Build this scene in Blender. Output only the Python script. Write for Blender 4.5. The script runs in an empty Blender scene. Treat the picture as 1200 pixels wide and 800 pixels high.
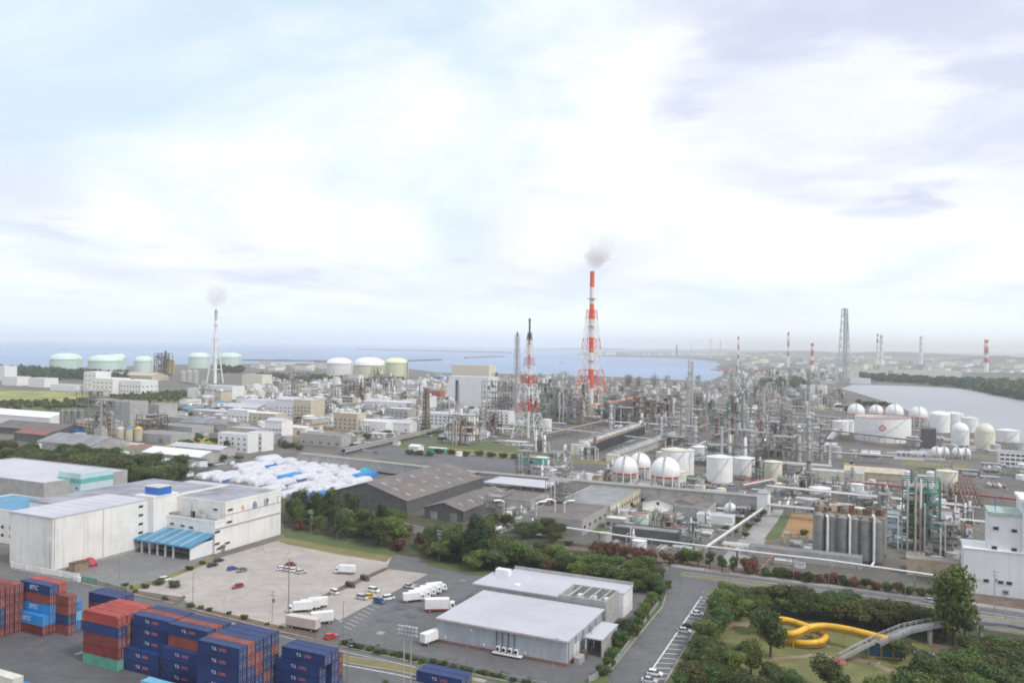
import bpy, math, random
from mathutils import Vector, Matrix
random.seed(7)
scene = bpy.context.scene
col = scene.collection

# ------------------------------------------------------------------ camera
F_PX, CAM_H, ROLL, PITCH = 960.0, 80.0, 0.0133, math.radians(0.18)
_F = Vector((0, math.cos(PITCH), math.sin(PITCH)))
_U0 = Vector((0, -math.sin(PITCH), math.cos(PITCH)))
_X = Vector((1, 0, 0))
_R = _X*math.cos(ROLL) + _U0*math.sin(ROLL)
_U = _U0*math.cos(ROLL) - _X*math.sin(ROLL)
CAM = Vector((0, 0, CAM_H))
cam_data = bpy.data.cameras.new('camera')
cam = bpy.data.objects.new('camera', cam_data)
col.objects.link(cam)
cam_data.sensor_width = 36.0
cam_data.lens = 36.0*F_PX/1200.0
cam_data.clip_start = 1.0
cam_data.clip_end = 120000.0
m3 = Matrix((_R, _U, -_F)).transposed()
cam.matrix_world = Matrix.Translation(CAM) @ m3.to_4x4()
scene.camera = cam

# ------------------------------------------------------------------ sky and sun
SUN_EL, SUN_AZ = math.radians(48), math.radians(128)      # azimuth clockwise from +Y (view direction)
world = bpy.data.worlds.new('World')
scene.world = world
world.use_nodes = True
nt = world.node_tree
nt.nodes.clear()
def N(tree, kind, **kw):
    n = tree.nodes.new(kind)
    for k, v in kw.items():
        setattr(n, k, v)
    return n
def mathn(tree, op, a, b=None, clamp=False):
    n = N(tree, 'ShaderNodeMath', operation=op, use_clamp=clamp)
    for i, v in enumerate((a, b)):
        if v is None: continue
        if isinstance(v, (int, float)): n.inputs[i].default_value = v
        else: tree.links.new(v, n.inputs[i])
    return n.outputs[0]
def mixc(tree, fac, a, b, blend='MIX'):
    n = N(tree, 'ShaderNodeMix', data_type='RGBA', blend_type=blend)
    for i, v in ((0, fac), (6, a), (7, b)):
        if isinstance(v, (int, float)): n.inputs[i].default_value = v
        elif isinstance(v, (tuple, list)): n.inputs[i].default_value = (*v[:3], 1)
        else: tree.links.new(v, n.inputs[i])
    return n.outputs[2]
def ramp(tree, fac, lo, hi):
    n = N(tree, 'ShaderNodeMapRange', clamp=True, interpolation_type='SMOOTHSTEP')
    tree.links.new(fac, n.inputs[0])
    n.inputs[1].default_value, n.inputs[2].default_value = lo, hi
    return n.outputs[0]
tc = N(nt, 'ShaderNodeTexCoord')
sep = N(nt, 'ShaderNodeSeparateXYZ')
nt.links.new(tc.outputs['Generated'], sep.inputs[0])
zc = mathn(nt, 'MAXIMUM', sep.outputs[2], 0.0)
den = mathn(nt, 'ADD', zc, 0.13)
cx = mathn(nt, 'DIVIDE', sep.outputs[0], den)
cy = mathn(nt, 'DIVIDE', sep.outputs[1], den)
comb = N(nt, 'ShaderNodeCombineXYZ')
nt.links.new(cx, comb.inputs[0]); nt.links.new(cy, comb.inputs[1])
def cloud_noise(scale, off, detail=6, rough=0.55, dist=0.0, stretch=(1, 1, 1)):
    mp = N(nt, 'ShaderNodeMapping')
    mp.inputs['Location'].default_value = off
    mp.inputs['Scale'].default_value = stretch
    nt.links.new(comb.outputs[0], mp.inputs[0])
    n = N(nt, 'ShaderNodeTexNoise')
    n.inputs['Scale'].default_value = scale
    n.inputs['Detail'].default_value = detail
    n.inputs['Roughness'].default_value = rough
    n.inputs['Distortion'].default_value = dist
    nt.links.new(mp.outputs[0], n.inputs['Vector'])
    return n.outputs[0]
sky = N(nt, 'ShaderNodeTexSky', sky_type='NISHITA', sun_disc=False)
sky.sun_elevation = SUN_EL
sky.sun_rotation = SUN_AZ
sky.air_density, sky.dust_density, sky.ozone_density = 1.0, 2.5, 1.5
skyb = N(nt, 'ShaderNodeVectorMath', operation='SCALE')
nt.links.new(sky.outputs[0], skyb.inputs[0]); skyb.inputs['Scale'].default_value = 0.10
clear = mixc(nt, 0.70, skyb.outputs[0], (0.55, 0.655, 0.72))              # thin veil over the blue
sheet_n = cloud_noise(0.55, (14.28, 4.22, 0), 7, 0.55, 0.6, (1, 0.8, 1))
sheet_m = ramp(nt, sheet_n, 0.34, 0.56)
white = mixc(nt, sheet_m, clear, (0.70, 0.715, 0.73))
gr_n = cloud_noise(0.42, (-0.30, 17.36, 0), 6, 0.52, 0.5)
br_n = cloud_noise(1.3, (7.3, 3.1, 0), 6, 0.55, 0.5)
gr_m = mathn(nt, 'MULTIPLY', ramp(nt, gr_n, 0.43, 0.64), mathn(nt, 'ADD', mathn(nt, 'MULTIPLY', ramp(nt, br_n, 0.36, 0.62), 0.6), 0.4))
greyed = mixc(nt, gr_m, white, (0.475, 0.515, 0.62))
dk_n = cloud_noise(0.85, (5.19, 4.69, 0), 7, 0.56, 0.3)
dk_m = mathn(nt, 'MULTIPLY', ramp(nt, dk_n, 0.56, 0.64), mathn(nt, 'MULTIPLY', ramp(nt, gr_n, 0.47, 0.57), 0.72))
dark = mixc(nt, dk_m, greyed, (0.40, 0.44, 0.56))
hz = ramp(nt, zc, -0.02, 0.12)
final = mixc(nt, hz, (0.64, 0.72, 0.77), dark)
bg = N(nt, 'ShaderNodeBackground')
bg.inputs['Strength'].default_value = 1.0
nt.links.new(final, bg.inputs['Color'])
wo = N(nt, 'ShaderNodeOutputWorld')
nt.links.new(bg.outputs[0], wo.inputs['Surface'])

sun_d = bpy.data.lights.new('sun', 'SUN')
sun_d.energy, sun_d.angle, sun_d.color = 1.5, math.radians(10), (1.0, 0.95, 0.88)
sun = bpy.data.objects.new('sun', sun_d)
col.objects.link(sun)
_sd = Vector((math.sin(SUN_AZ)*math.cos(SUN_EL), math.cos(SUN_AZ)*math.cos(SUN_EL), math.sin(SUN_EL)))
sun.rotation_euler = _sd.to_track_quat('Z', 'Y').to_euler()
sun.location = (0, 0, 400)

vs = scene.view_settings
vs.view_transform, vs.look, vs.exposure, vs.gamma = 'Standard', 'None', 0.67, 1.0
vs.use_curve_mapping = False
scene.render.engine = 'CYCLES'
scene.cycles.max_bounces = 5
scene.cycles.diffuse_bounces = 3
scene.cycles.glossy_bounces = 2
scene.cycles.transmission_bounces = 2
scene.cycles.volume_bounces = 3
scene.cycles.transparent_max_bounces = 6
scene.cycles.filter_width = 1.9
scene.cycles.volume_step_rate = 4.0

# ------------------------------------------------------------------ pixel <-> ground helpers
TH = math.radians(25.3)                       # the estate's street grid
AX = Vector((math.sin(TH), math.cos(TH), 0))  # away
BX = Vector((math.cos(TH), -math.sin(TH), 0)) # to the right
def G(u, v, z=0.0):
    d = _R*(u-600) + _U*(400-v) + _F*F_PX
    t = (z-CAM_H)/d.z
    return CAM + d*t
def PX(p):
    q = Vector(p)-CAM
    w = q.dot(_F)
    return 600+q.dot(_R)/w*F_PX, 400-q.dot(_U)/w*F_PX
def MPP(u, v):
    return G(u, v).y/F_PX                      # metres per pixel at that ground point
def AWAY(p):
    q = Vector((p.x, p.y, 0)); return q.normalized()
def up_to(u, v, vtop):
    """height of a thing standing at ground pixel (u, v) that reaches image row vtop"""
    return (v-vtop)*G(u, v).y/F_PX

# ------------------------------------------------------------------ materials
MATS = {}
def mat(name, colr, rough=0.7, metal=0.0, var=0.12, scale=0.35, rnd=0.08, streak=0.0, col2=None, bump=0.0, emit=0.0, fine=None, stain=0.0):
    if name in MATS: return MATS[name]
    m = bpy.data.materials.new(name); m.use_nodes = True
    t = m.node_tree; b = t.nodes['Principled BSDF']
    b.inputs['Roughness'].default_value = rough
    b.inputs['Metallic'].default_value = metal
    geo = N(t, 'ShaderNodeNewGeometry')
    c = tuple(colr)
    d2 = tuple(col2) if col2 else tuple(x*(1-2.2*var) for x in c)
    nz = N(t, 'ShaderNodeTexNoise'); nz.inputs['Scale'].default_value = scale
    nz.inputs['Detail'].default_value = 5; nz.inputs['Roughness'].default_value = 0.62
    t.links.new(geo.outputs['Position'], nz.inputs['Vector'])
    out = mixc(t, ramp(t, nz.outputs[0], 0.36, 0.68), c, d2)
    if fine:
        nf = N(t, 'ShaderNodeTexNoise'); nf.inputs['Scale'].default_value = fine
        nf.inputs['Detail'].default_value = 3
        t.links.new(geo.outputs['Position'], nf.inputs['Vector'])
        out = mixc(t, mathn(t, 'MULTIPLY', ramp(t, nf.outputs[0], 0.4, 0.62), 0.55), out, d2)
    if stain > 0:
        for sc_, lo, hi, f_ in ((0.11, .52, .66, .8), (0.55, .60, .70, 1.0)):
            n3 = N(t, 'ShaderNodeTexNoise'); n3.inputs['Scale'].default_value = sc_; n3.inputs['Detail'].default_value = 6; n3.inputs['Roughness'].default_value = .7; n3.inputs['Distortion'].default_value = 1.2
            t.links.new(geo.outputs['Position'], n3.inputs['Vector'])
            out = mixc(t, mathn(t, 'MULTIPLY', ramp(t, n3.outputs[0], lo, hi), stain*f_), out, tuple(x*.55 for x in c))
        vo = N(t, 'ShaderNodeTexVoronoi', feature='DISTANCE_TO_EDGE'); vo.inputs['Scale'].default_value = .07; vo.inputs['Randomness'].default_value = .9
        t.links.new(geo.outputs['Position'], vo.inputs['Vector'])
        out = mixc(t, mathn(t, 'MULTIPLY', mathn(t, 'LESS_THAN', vo.outputs['Distance'], .012), stain*.7), out, tuple(x*.5 for x in c))
    if streak > 0:
        mp = N(t, 'ShaderNodeMapping'); mp.inputs['Scale'].default_value = (1.1, 1.1, 0.07)
        t.links.new(geo.outputs['Position'], mp.inputs[0])
        ns = N(t, 'ShaderNodeTexNoise'); ns.inputs['Scale'].default_value = 0.9; ns.inputs['Detail'].default_value = 4
        t.links.new(mp.outputs[0], ns.inputs['Vector'])
        out = mixc(t, mathn(t, 'MULTIPLY', ramp(t, ns.outputs[0], 0.48, 0.75), streak), out, tuple(x*0.5+0.03*k for x, k in zip(c, (1.6, 1.1, 0.7))))
    if rnd > 0:
        oi = N(t, 'ShaderNodeObjectInfo')
        hv = N(t, 'ShaderNodeHueSaturation')
        hv.inputs['Hue'].default_value = 0.5
        t.links.new(mathn(t, 'ADD', mathn(t, 'MULTIPLY', oi.outputs['Random'], 2*rnd), 1-rnd), hv.inputs['Value'])
        t.links.new(out, hv.inputs['Color']); out = hv.outputs[0]
    t.links.new(out, b.inputs['Base Color'])
    if bump > 0:
        bn = N(t, 'ShaderNodeBump'); bn.inputs['Strength'].default_value = bump; bn.inputs['Distance'].default_value = 0.3
        nb = N(t, 'ShaderNodeTexNoise'); nb.inputs['Scale'].default_value = scale*6; nb.inputs['Detail'].default_value = 4
        t.links.new(geo.outputs['Position'], nb.inputs['Vector'])
        t.links.new(nb.outputs[0], bn.inputs['Height']); t.links.new(bn.outputs[0], b.inputs['Normal'])
    MATS[name] = m
    return m
def leaf_mat(name, c, c2, rnd=0.28):
    if name in MATS: return MATS[name]
    m = bpy.data.materials.new(name); m.use_nodes = True
    t = m.node_tree; b = t.nodes['Principled BSDF']
    b.inputs['Roughness'].default_value = 0.65
    b.inputs['Specular IOR Level'].default_value = 0.25
    geo = N(t, 'ShaderNodeNewGeometry'); oi = N(t, 'ShaderNodeObjectInfo')
    nz = N(t, 'ShaderNodeTexNoise'); nz.inputs['Scale'].default_value = 0.55; nz.inputs['Detail'].default_value = 4
    t.links.new(geo.outputs['Position'], nz.inputs['Vector'])
    out = mixc(t, ramp(t, nz.outputs[0], 0.36, 0.66), c, c2)
    isl = mathn(t, 'ADD', mathn(t, 'MULTIPLY', geo.outputs['Random Per Island'], 0.9), 0.6)
    ob = mathn(t, 'ADD', mathn(t, 'MULTIPLY', oi.outputs['Random'], 2*rnd), 1-rnd)
    hv = N(t, 'ShaderNodeHueSaturation')
    t.links.new(mathn(t, 'MULTIPLY', isl, ob), hv.inputs['Value'])
    t.links.new(mathn(t, 'ADD', mathn(t, 'MULTIPLY', oi.outputs['Random'], 0.07), 0.462), hv.inputs['Hue'])
    t.links.new(out, hv.inputs['Color'])
    t.links.new(hv.outputs[0], b.inputs['Base Color'])
    tr = N(t, 'ShaderNodeBsdfTranslucent'); t.links.new(hv.outputs[0], tr.inputs['Color'])
    ms = N(t, 'ShaderNodeMixShader'); ms.inputs[0].default_value = 0.3
    t.links.new(b.outputs[0], ms.inputs[1]); t.links.new(tr.outputs[0], ms.inputs[2])
    t.links.new(ms.outputs[0], t.nodes['Material Output'].inputs['Surface'])
    MATS[name] = m
    return m

white_paint = mat('white_paint', (0.77, 0.77, 0.77), 0.55, var=0.05, streak=0.18, rnd=0.04)
tank_white = mat('tank_white', (0.80, 0.80, 0.80), 0.5, var=0.05, streak=0.34, rnd=0.04)
cream_paint = mat('cream_paint', (0.70, 0.68, 0.56), 0.6, var=0.06, streak=0.2)
wall_white = mat('wall_white', (0.78, 0.765, 0.74), 0.7, var=0.06, streak=0.40, scale=0.12, rnd=0.03)
wall_lilac = mat('wall_lilac', (0.73, 0.73, 0.755), 0.6, var=0.04, streak=0.22, scale=0.12, rnd=0.04)
wall_bluegrey = mat('wall_bluegrey', (0.40, 0.43, 0.47), 0.6, var=0.08, streak=0.35, rnd=0.03)
wall_grey = mat('wall_grey', (0.42, 0.41, 0.40), 0.75, var=0.10, streak=0.25)
wall_dark = mat('wall_dark', (0.12, 0.12, 0.125), 0.8, var=0.12, streak=0.2)
wall_beige = mat('wall_beige', (0.55, 0.49, 0.38), 0.75, var=0.10, streak=0.3)
concrete = mat('concrete', (0.36, 0.35, 0.33), 0.85, var=0.14, streak=0.2)
roof_pale = mat('roof_pale', (0.50, 0.50, 0.55), 0.6, var=0.05, scale=0.07, rnd=0.04)
roof_grey = mat('roof_grey', (0.27, 0.27, 0.285), 0.75, var=0.16, scale=0.10)
roof_stain = mat('roof_stain', (0.33, 0.33, 0.38), 0.7, var=0.2, scale=0.09)
roof_dark = mat('roof_dark', (0.175, 0.152, 0.145), 0.85, var=0.10, scale=0.12)
roof_rust = mat('roof_rust', (0.26, 0.12, 0.09), 0.85, var=0.16, scale=0.2)
roof_blue = mat('roof_blue', (0.075, 0.25, 0.40), 0.5, var=0.10, scale=0.15)
roof_teal = mat('roof_teal', (0.12, 0.45, 0.42), 0.6, var=0.08)
steel_grey = mat('steel_grey', (0.315, 0.30, 0.29), 0.55, metal=0.2, var=0.16, streak=0.2, rnd=0.25)
steel_dark = mat('steel_dark', (0.09, 0.09, 0.095), 0.6, var=0.15, rnd=0.3)
steel_pale = mat('steel_pale', (0.55, 0.55, 0.55), 0.45, metal=0.25, var=0.08, streak=0.15, rnd=0.15)
steel_rust = mat('steel_rust', (0.20, 0.10, 0.07), 0.8, var=0.2, rnd=0.25)
steel_green = mat('steel_green', (0.08, 0.22, 0.17), 0.6, var=0.12, rnd=0.2)
steel_brown = mat('steel_brown', (0.24, 0.175, 0.13), 0.8, var=0.2, rnd=0.2)
pipe_silver = mat('pipe_silver', (0.60, 0.60, 0.60), 0.35, metal=0.5, var=0.08, rnd=0.12)
paint_red = mat('paint_red', (0.56, 0.055, 0.035), 0.5, var=0.06, rnd=0.04)
paint_orange = mat('paint_orange', (0.75, 0.10, 0.03), 0.5, var=0.05, rnd=0.03)
paint_yellow = mat('paint_yellow', (0.72, 0.42, 0.03), 0.45, var=0.08, rnd=0.05)
paint_blue = mat('paint_blue', (0.02, 0.16, 0.50), 0.5, var=0.08, rnd=0.1)
paint_navy = mat('paint_navy', (0.016, 0.04, 0.15), 0.5, var=0.10, streak=0.12, rnd=0.18)
glass = mat('glass', (0.035, 0.045, 0.055), 0.12, var=0.1, rnd=0.3)
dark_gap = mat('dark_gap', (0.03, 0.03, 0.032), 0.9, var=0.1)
rubber = mat('rubber', (0.02, 0.02, 0.02), 0.9, var=0.1)
mint = mat('mint', (0.53, 0.66, 0.60), 0.55, var=0.05, streak=0.12, rnd=0.04)
mint_roof = mat('mint_roof', (0.58, 0.71, 0.66), 0.55, var=0.04, rnd=0.04)
pale_lime = mat('pale_lime', (0.60, 0.63, 0.44), 0.55, var=0.05, streak=0.1, rnd=0.04)
wood = mat('wood', (0.12, 0.09, 0.065), 0.9, var=0.15)
tarp_white = mat('tarp_white', (0.60, 0.61, 0.65), 0.55, var=0.10, scale=0.6, rnd=0.06)
tarp_blue = mat('tarp_blue', (0.03, 0.22, 0.58), 0.5, var=0.1, scale=0.6)
tarp_teal = mat('tarp_teal', (0.05, 0.42, 0.48), 0.5, var=0.1, scale=0.6)

# ground kinds
g_base = mat('g_base', (0.18, 0.167, 0.146), 0.95, var=0.2, scale=0.018, rnd=0, fine=0.25, stain=.5)
g_asphalt = mat('g_asphalt', (0.15, 0.148, 0.153), 0.9, var=0.12, scale=0.03, rnd=0, fine=0.4, stain=.5)
g_yard = mat('g_yard', (0.118, 0.118, 0.124), 0.9, var=0.12, scale=0.06, rnd=0, fine=0.5, stain=.5)
g_lot = mat('g_lot', (0.43, 0.39, 0.355), 0.95, var=0.10, scale=0.035, rnd=0, fine=0.22, stain=.38)
g_concrete = mat('g_concrete', (0.36, 0.35, 0.34), 0.9, var=0.12, scale=0.05, rnd=0, fine=0.3, stain=.5)
g_grass = mat('g_grass', (0.115, 0.128, 0.046), 0.95, col2=(0.075, 0.11, 0.035), scale=0.09, rnd=0, fine=0.7)
g_dry = mat('g_dry', (0.24, 0.19, 0.085), 0.95, col2=(0.15, 0.15, 0.055), scale=0.12, rnd=0, fine=0.6)
g_lawn = mat('g_lawn', (0.20, 0.185, 0.075), 0.95, col2=(0.12, 0.135, 0.045), scale=0.1, rnd=0, fine=0.5)
g_soil = mat('g_soil', (0.20, 0.14, 0.10), 0.95, var=0.2, scale=0.1, rnd=0, fine=0.6)
g_orange = mat('g_orange', (0.36, 0.21, 0.09), 0.95, var=0.12, scale=0.06, rnd=0)
g_path = mat('g_path', (0.30, 0.22, 0.16), 0.95, var=0.12, scale=0.2, rnd=0)
line_white = mat('line_white', (0.72, 0.72, 0.72), 0.7, var=0.14, scale=0.8, rnd=0)
g_field = mat('g_field', (0.36, 0.34, 0.10), 0.95, col2=(0.14, 0.19, 0.06), scale=0.02, rnd=0)
g_far = mat('g_far', (0.17, 0.18, 0.15), 0.95, var=0.3, scale=0.006, rnd=0, fine=0.04)

# ------------------------------------------------------------------ mesh builder and things
class MB:
    def __init__(s): s.v = []; s.f = []; s.sm = []
    def quad(s, *p, smooth=False):
        n = len(s.v); s.v += [tuple(x) for x in p]; s.f.append(tuple(range(n, n+len(p)))); s.sm.append(smooth); return s
    def box(s, x0, y0, z0, x1, y1, z1):
        n = len(s.v)
        s.v += [(x0,y0,z0),(x1,y0,z0),(x1,y1,z0),(x0,y1,z0),(x0,y0,z1),(x1,y0,z1),(x1,y1,z1),(x0,y1,z1)]
        for f in ((0,3,2,1),(4,5,6,7),(0,1,5,4),(1,2,6,5),(2,3,7,6),(3,0,4,7)):
            s.f.append(tuple(n+i for i in f)); s.sm.append(False)
        return s
    def cbox(s, cx, cy, z0, w, d, h): return s.box(cx-w/2, cy-d/2, z0, cx+w/2, cy+d/2, z0+h)
    def bar(s, p, q, w, h=None):
        """rectangular bar from p to q"""
        p, q = Vector(p), Vector(q); h = h or w
        d = (q-p); L = d.length
        if L < 1e-6: return s
        d /= L
        a = d.cross(Vector((0,0,1)))
        if a.length < 1e-4: a = Vector((1,0,0))
        a.normalize(); b = a.cross(d)
        a *= w/2; b *= h/2
        n = len(s.v)
        for c in (p, q):
            for x, y in ((-1,-1),(1,-1),(1,1),(-1,1)): s.v.append(tuple(c+a*x+b*y))
        for f in ((3,2,1,0),(4,5,6,7),(0,1,5,4),(1,2,6,5),(2,3,7,6),(3,0,4,7)):
            s.f.append(tuple(n+i for i in f)); s.sm.append(False)
        return s
    def cyl(s, p, q, r0, r1=None, n=10, caps=True, smooth=True):
        p, q = Vector(p), Vector(q); r1 = r0 if r1 is None else r1
        d = (q-p).normalized()
        a = d.cross(Vector((0,0,1)))
        if a.length < 1e-4: a = Vector((1,0,0))
        a.normalize(); b = d.cross(a)
        k = len(s.v)
        ring = [(math.cos(2*math.pi*i/n), math.sin(2*math.pi*i/n)) for i in range(n)]
        for c, r in ((p, r0), (q, r1)):
            for x, y in ring: s.v.append(tuple(c+a*(x*r)+b*(y*r)))
        for i in range(n):
            j = (i+1) % n
            s.f.append((k+i, k+j, k+n+j, k+n+i)); s.sm.append(smooth)
        if caps:
            k = len(s.v)
            for c, r in ((p, r0), (q, r1)):
                for x, y in ring: s.v.append(tuple(c+a*(x*r)+b*(y*r)))
            s.f.append(tuple(k+n-1-i for i in range(n))); s.sm.append(False)
            s.f.append(tuple(k+n+i for i in range(n))); s.sm.append(False)
        return s
    def path(s, pts, r, n=6):
        for a, b in zip(pts, pts[1:]): s.cyl(a, b, r, n=n)
        return s
    def lathe(s, prof, n=28, c=(0,0,0), smooth=True):
        k = len(s.v)
        for r, z in prof:
            for i in range(n):
                t = 2*math.pi*i/n
                s.v.append((c[0]+r*math.cos(t), c[1]+r*math.sin(t), c[2]+z))
        for j in range(len(prof)-1):
            for i in range(n):
                i2 = (i+1) % n
                s.f.append((k+j*n+i, k+j*n+i2, k+(j+1)*n+i2, k+(j+1)*n+i)); s.sm.append(smooth)
        return s
    def dome(s, c, r, n=24, m=10, lo=-90, hi=90):
        return s.lathe([(max(1e-3, r*math.cos(math.radians(lo+(hi-lo)*j/m))), r*math.sin(math.radians(lo+(hi-lo)*j/m))) for j in range(m+1)], n, c)
    def prism(s, poly, z0, z1):
        """poly: ccw list of (x, y)"""
        n = len(poly); k = len(s.v)
        s.v += [(x, y, z0) for x, y in poly] + [(x, y, z1) for x, y in poly]
        s.f.append(tuple(k+n-1-i for i in range(n))); s.sm.append(False)
        s.f.append(tuple(k+n+i for i in range(n))); s.sm.append(False)
        for i in range(n):
            j = (i+1) % n
            s.f.append((k+i, k+j, k+n+j, k+n+i)); s.sm.append(False)
        return s
    def mesh(s, name, m=None):
        me = bpy.data.meshes.new(name)
        me.from_pydata(s.v, [], s.f)
        me.polygons.foreach_set('use_smooth', s.sm)
        if m: me.materials.append(m)
        me.update()
        return me
ALL = []            # (object, desc, landmark phrase parts) of things that get a computed label
def link(o): col.objects.link(o); return o
def props(o, label=None, cat=None, group=None, kind=None):
    if cat and not kind: kind = 'thing'
    if label: o['label'] = label
    if cat: o['category'] = cat
    if group: o['group'] = group
    if kind: o['kind'] = kind
    return o
class Thing:
    def __init__(s, name): s.name = name; s.parts = []
    def part(s, name, mb, m, sub=None, kind=None, label=None):
        me = mb.mesh(name, m) if isinstance(mb, MB) else mb
        s.parts.append((name, me, m, sub, kind, None, label)); return len(s.parts)-1
    def piece(s, name, me, m, at, sub=None, rot=(0,0,0), scale=(1,1,1)):
        """a part that shares mesh data, at its own place"""
        s.parts.append((name, me, m, sub, None, (at, rot, scale), None)); return len(s.parts)-1
    def put(s, loc, rot=0.0, scale=1.0, label=None, cat=None, group=None, desc=None, swap=None, name=None):
        sc = (scale,)*3 if isinstance(scale, (int, float)) else scale
        single = len(s.parts) == 1 and s.parts[0][5] is None
        obs = []
        root = None if single else link(bpy.data.objects.new(name or s.name, None))
        for (pn, me, m, sub, kind, at, lab) in s.parts:
            o = link(bpy.data.objects.new(name or s.name if single else pn, me))
            if m and not me.materials: me.materials.append(m)
            mm = swap.get(m.name) if (swap and m) else None
            if at is not None and m is not None and me.materials[0] != m: mm = mm or m
            if mm:
                o.material_slots[0].link = 'OBJECT'; o.material_slots[0].material = mm
            if not single: o.parent = root if sub is None else obs[sub]
            if at is not None:
                o.location, o.rotation_euler, o.scale = at
            if kind: o['kind'] = kind
            if lab: o['label'] = lab
            obs.append(o)
        root = root or obs[0]
        root.location = loc; root.rotation_euler = (0, 0, rot); root.scale = sc
        props(root, label, cat, group)
        if desc: ALL.append((root, desc))
        return root
def struct(name, mb, m, kind='structure', label=None, parent=None):
    o = link(bpy.data.objects.new(name, mb.mesh(name, m)))
    if parent is None: props(o, label, None, None, kind)
    else: o.parent = parent
    return o
def sheet(name, pts, z, m, kind='structure', label=None, parent=None, px=True):
    P = [G(u, v) for u, v in pts] if px else [Vector((x, y, 0)) for x, y in pts]
    a = sum(P[i].x*P[(i+1) % len(P)].y-P[(i+1) % len(P)].x*P[i].y for i in range(len(P)))
    if a < 0: P.reverse()
    return struct(name, MB().prism([(p.x, p.y) for p in P], z-0.35, z), m, kind, label, parent)
# ------------------------------------------------------------------ the setting: sea, land, roads
def water_mat(name, c, rough, bscale, bstr):
    m = bpy.data.materials.new(name); m.use_nodes = True
    t = m.node_tree; b = t.nodes['Principled BSDF']
    geo = N(t, 'ShaderNodeNewGeometry')
    mp = N(t, 'ShaderNodeMapping'); mp.inputs['Scale'].default_value = (1, 0.35, 1)
    t.links.new(geo.outputs['Position'], mp.inputs[0])
    nz = N(t, 'ShaderNodeTexNoise'); nz.inputs['Scale'].default_value = bscale; nz.inputs['Detail'].default_value = 6
    t.links.new(mp.outputs[0], nz.inputs['Vector'])
    n2 = N(t, 'ShaderNodeTexNoise'); n2.inputs['Scale'].default_value = 0.0011; n2.inputs['Detail'].default_value = 3
    t.links.new(mp.outputs[0], n2.inputs['Vector'])
    t.links.new(mixc(t, ramp(t, n2.outputs[0], 0.35, 0.65), c, tuple(x*1.25 for x in c)), b.inputs['Base Color'])
    b.inputs['Roughness'].default_value = rough
    b.inputs['IOR'].default_value = 1.33
    b.inputs['Specular IOR Level'].default_value = 0.35
    bn = N(t, 'ShaderNodeBump'); bn.inputs['Strength'].default_value = bstr; bn.inputs['Distance'].default_value = 1.0
    t.links.new(nz.outputs[0], bn.inputs['Height']); t.links.new(bn.outputs[0], b.inputs['Normal'])
    return m
sea_m = water_mat('sea_water', (0.20, 0.28, 0.42), 0.45, 0.05, 0.9)
harb_m = water_mat('harbour_water', (0.30, 0.32, 0.34), 0.42, 0.08, 0.6)
S = 38000
struct('sea', MB().quad((-S,-3000,-1.6),(S,-3000,-1.6),(S,S,-1.6),(-S,S,-1.6)), sea_m)

coast = [(-420,421),(-200,426),(0,429.5),(110,430),(200,427),(300,426),(380,429),(480,432),(515,436.5),(600,438),(690,440),(760,443),(828,447),
         (846,440),(849,433),(838,430),(846,426),(836,422.5),(800,419),(740,417.6),(690,416.6),(676,414.6),(690,412)]
P = [G(u, v) for u, v in coast]
P += [Vector((9000, 30000, 0)), Vector((34000, 30000, 0)), Vector((34000, -2500, 0)), Vector((-9000, -2500, 0)), Vector((-9000, 1500, 0))]
P.reverse()
gm = MB().prism([(p.x, p.y) for p in P], -3.5, 0.0)
ground = struct('ground', gm, g_base)
# far land tone, laid over the base beyond the plant
far = [(849,446),(849,433),(840,430),(847,426),(837,423),(800,419.6),(742,418.2),(694,417.2),(684,415.4),(694,412.6)]
Q = [G(u, v) for u, v in far]
Q += [Vector((9200, 29500, 0)), Vector((33500, 29500, 0)), Vector((33500, 1600, 0)), G(1420, 455), G(1130, 452), G(985, 449)]
Q.reverse()
sheet('far_shore', [(q.x, q.y) for q in reversed(Q)], 0.06, g_far, px=False)
sheet('harbour', [(1000,459),(985,455),(1000,450.5),(1060,452),(1128,455.5),(1150,460),(1200,470),(1300,492),(1600,560),(1600,640),(1300,548),(1205,520),(1166,509),(1105,500),(1062,480),(1030,468)], 0.10, harb_m)
# breakwaters: long rubble moles with sloped sides
def mole(name, a, b, w, h, label):
    p, q = G(*a, -1.6), G(*b, -1.6)
    d = (q-p).normalized(); n = Vector((-d.y, d.x, 0))
    mb = MB(); k = 40
    rows = []
    for i in range(k+1):
        c = p.lerp(q, i/k); hh = h*(0.8+0.4*random.random()); ww = w*(0.85+0.3*random.random())
        rows.append([tuple(c-n*ww), tuple(c-n*ww*0.35+Vector((0,0,hh))), tuple(c+n*ww*0.35+Vector((0,0,hh))), tuple(c+n*ww)])
    n0 = len(mb.v)
    for r in rows: mb.v += r
    for i in range(k):
        for j in range(3):
            mb.f.append((n0+i*4+j, n0+i*4+4+j, n0+i*4+5+j, n0+i*4+1+j)); mb.sm.append(False)
    o = struct(name, mb, mat('rubble', (0.10,0.105,0.11), 0.95, var=0.2, scale=0.05), None)
    props(o, label, 'breakwater', 'breakwaters in the bay')
mole('breakwater', (418,409.5), (600,413.5), 22, 9, 'long dark breakwater crossing the open sea right of the lime tanks')
mole('breakwater', (283,422.5), (402,424), 10, 6, 'thin breakwater left of the white domed tank')
mole('breakwater', (478,423.5), (517,422), 12, 6, 'short breakwater between the lime tank and cream shed')
mole('breakwater', (545,419.6), (590,418.0), 12, 6, 'small breakwater stub behind the cream shed')
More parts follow.
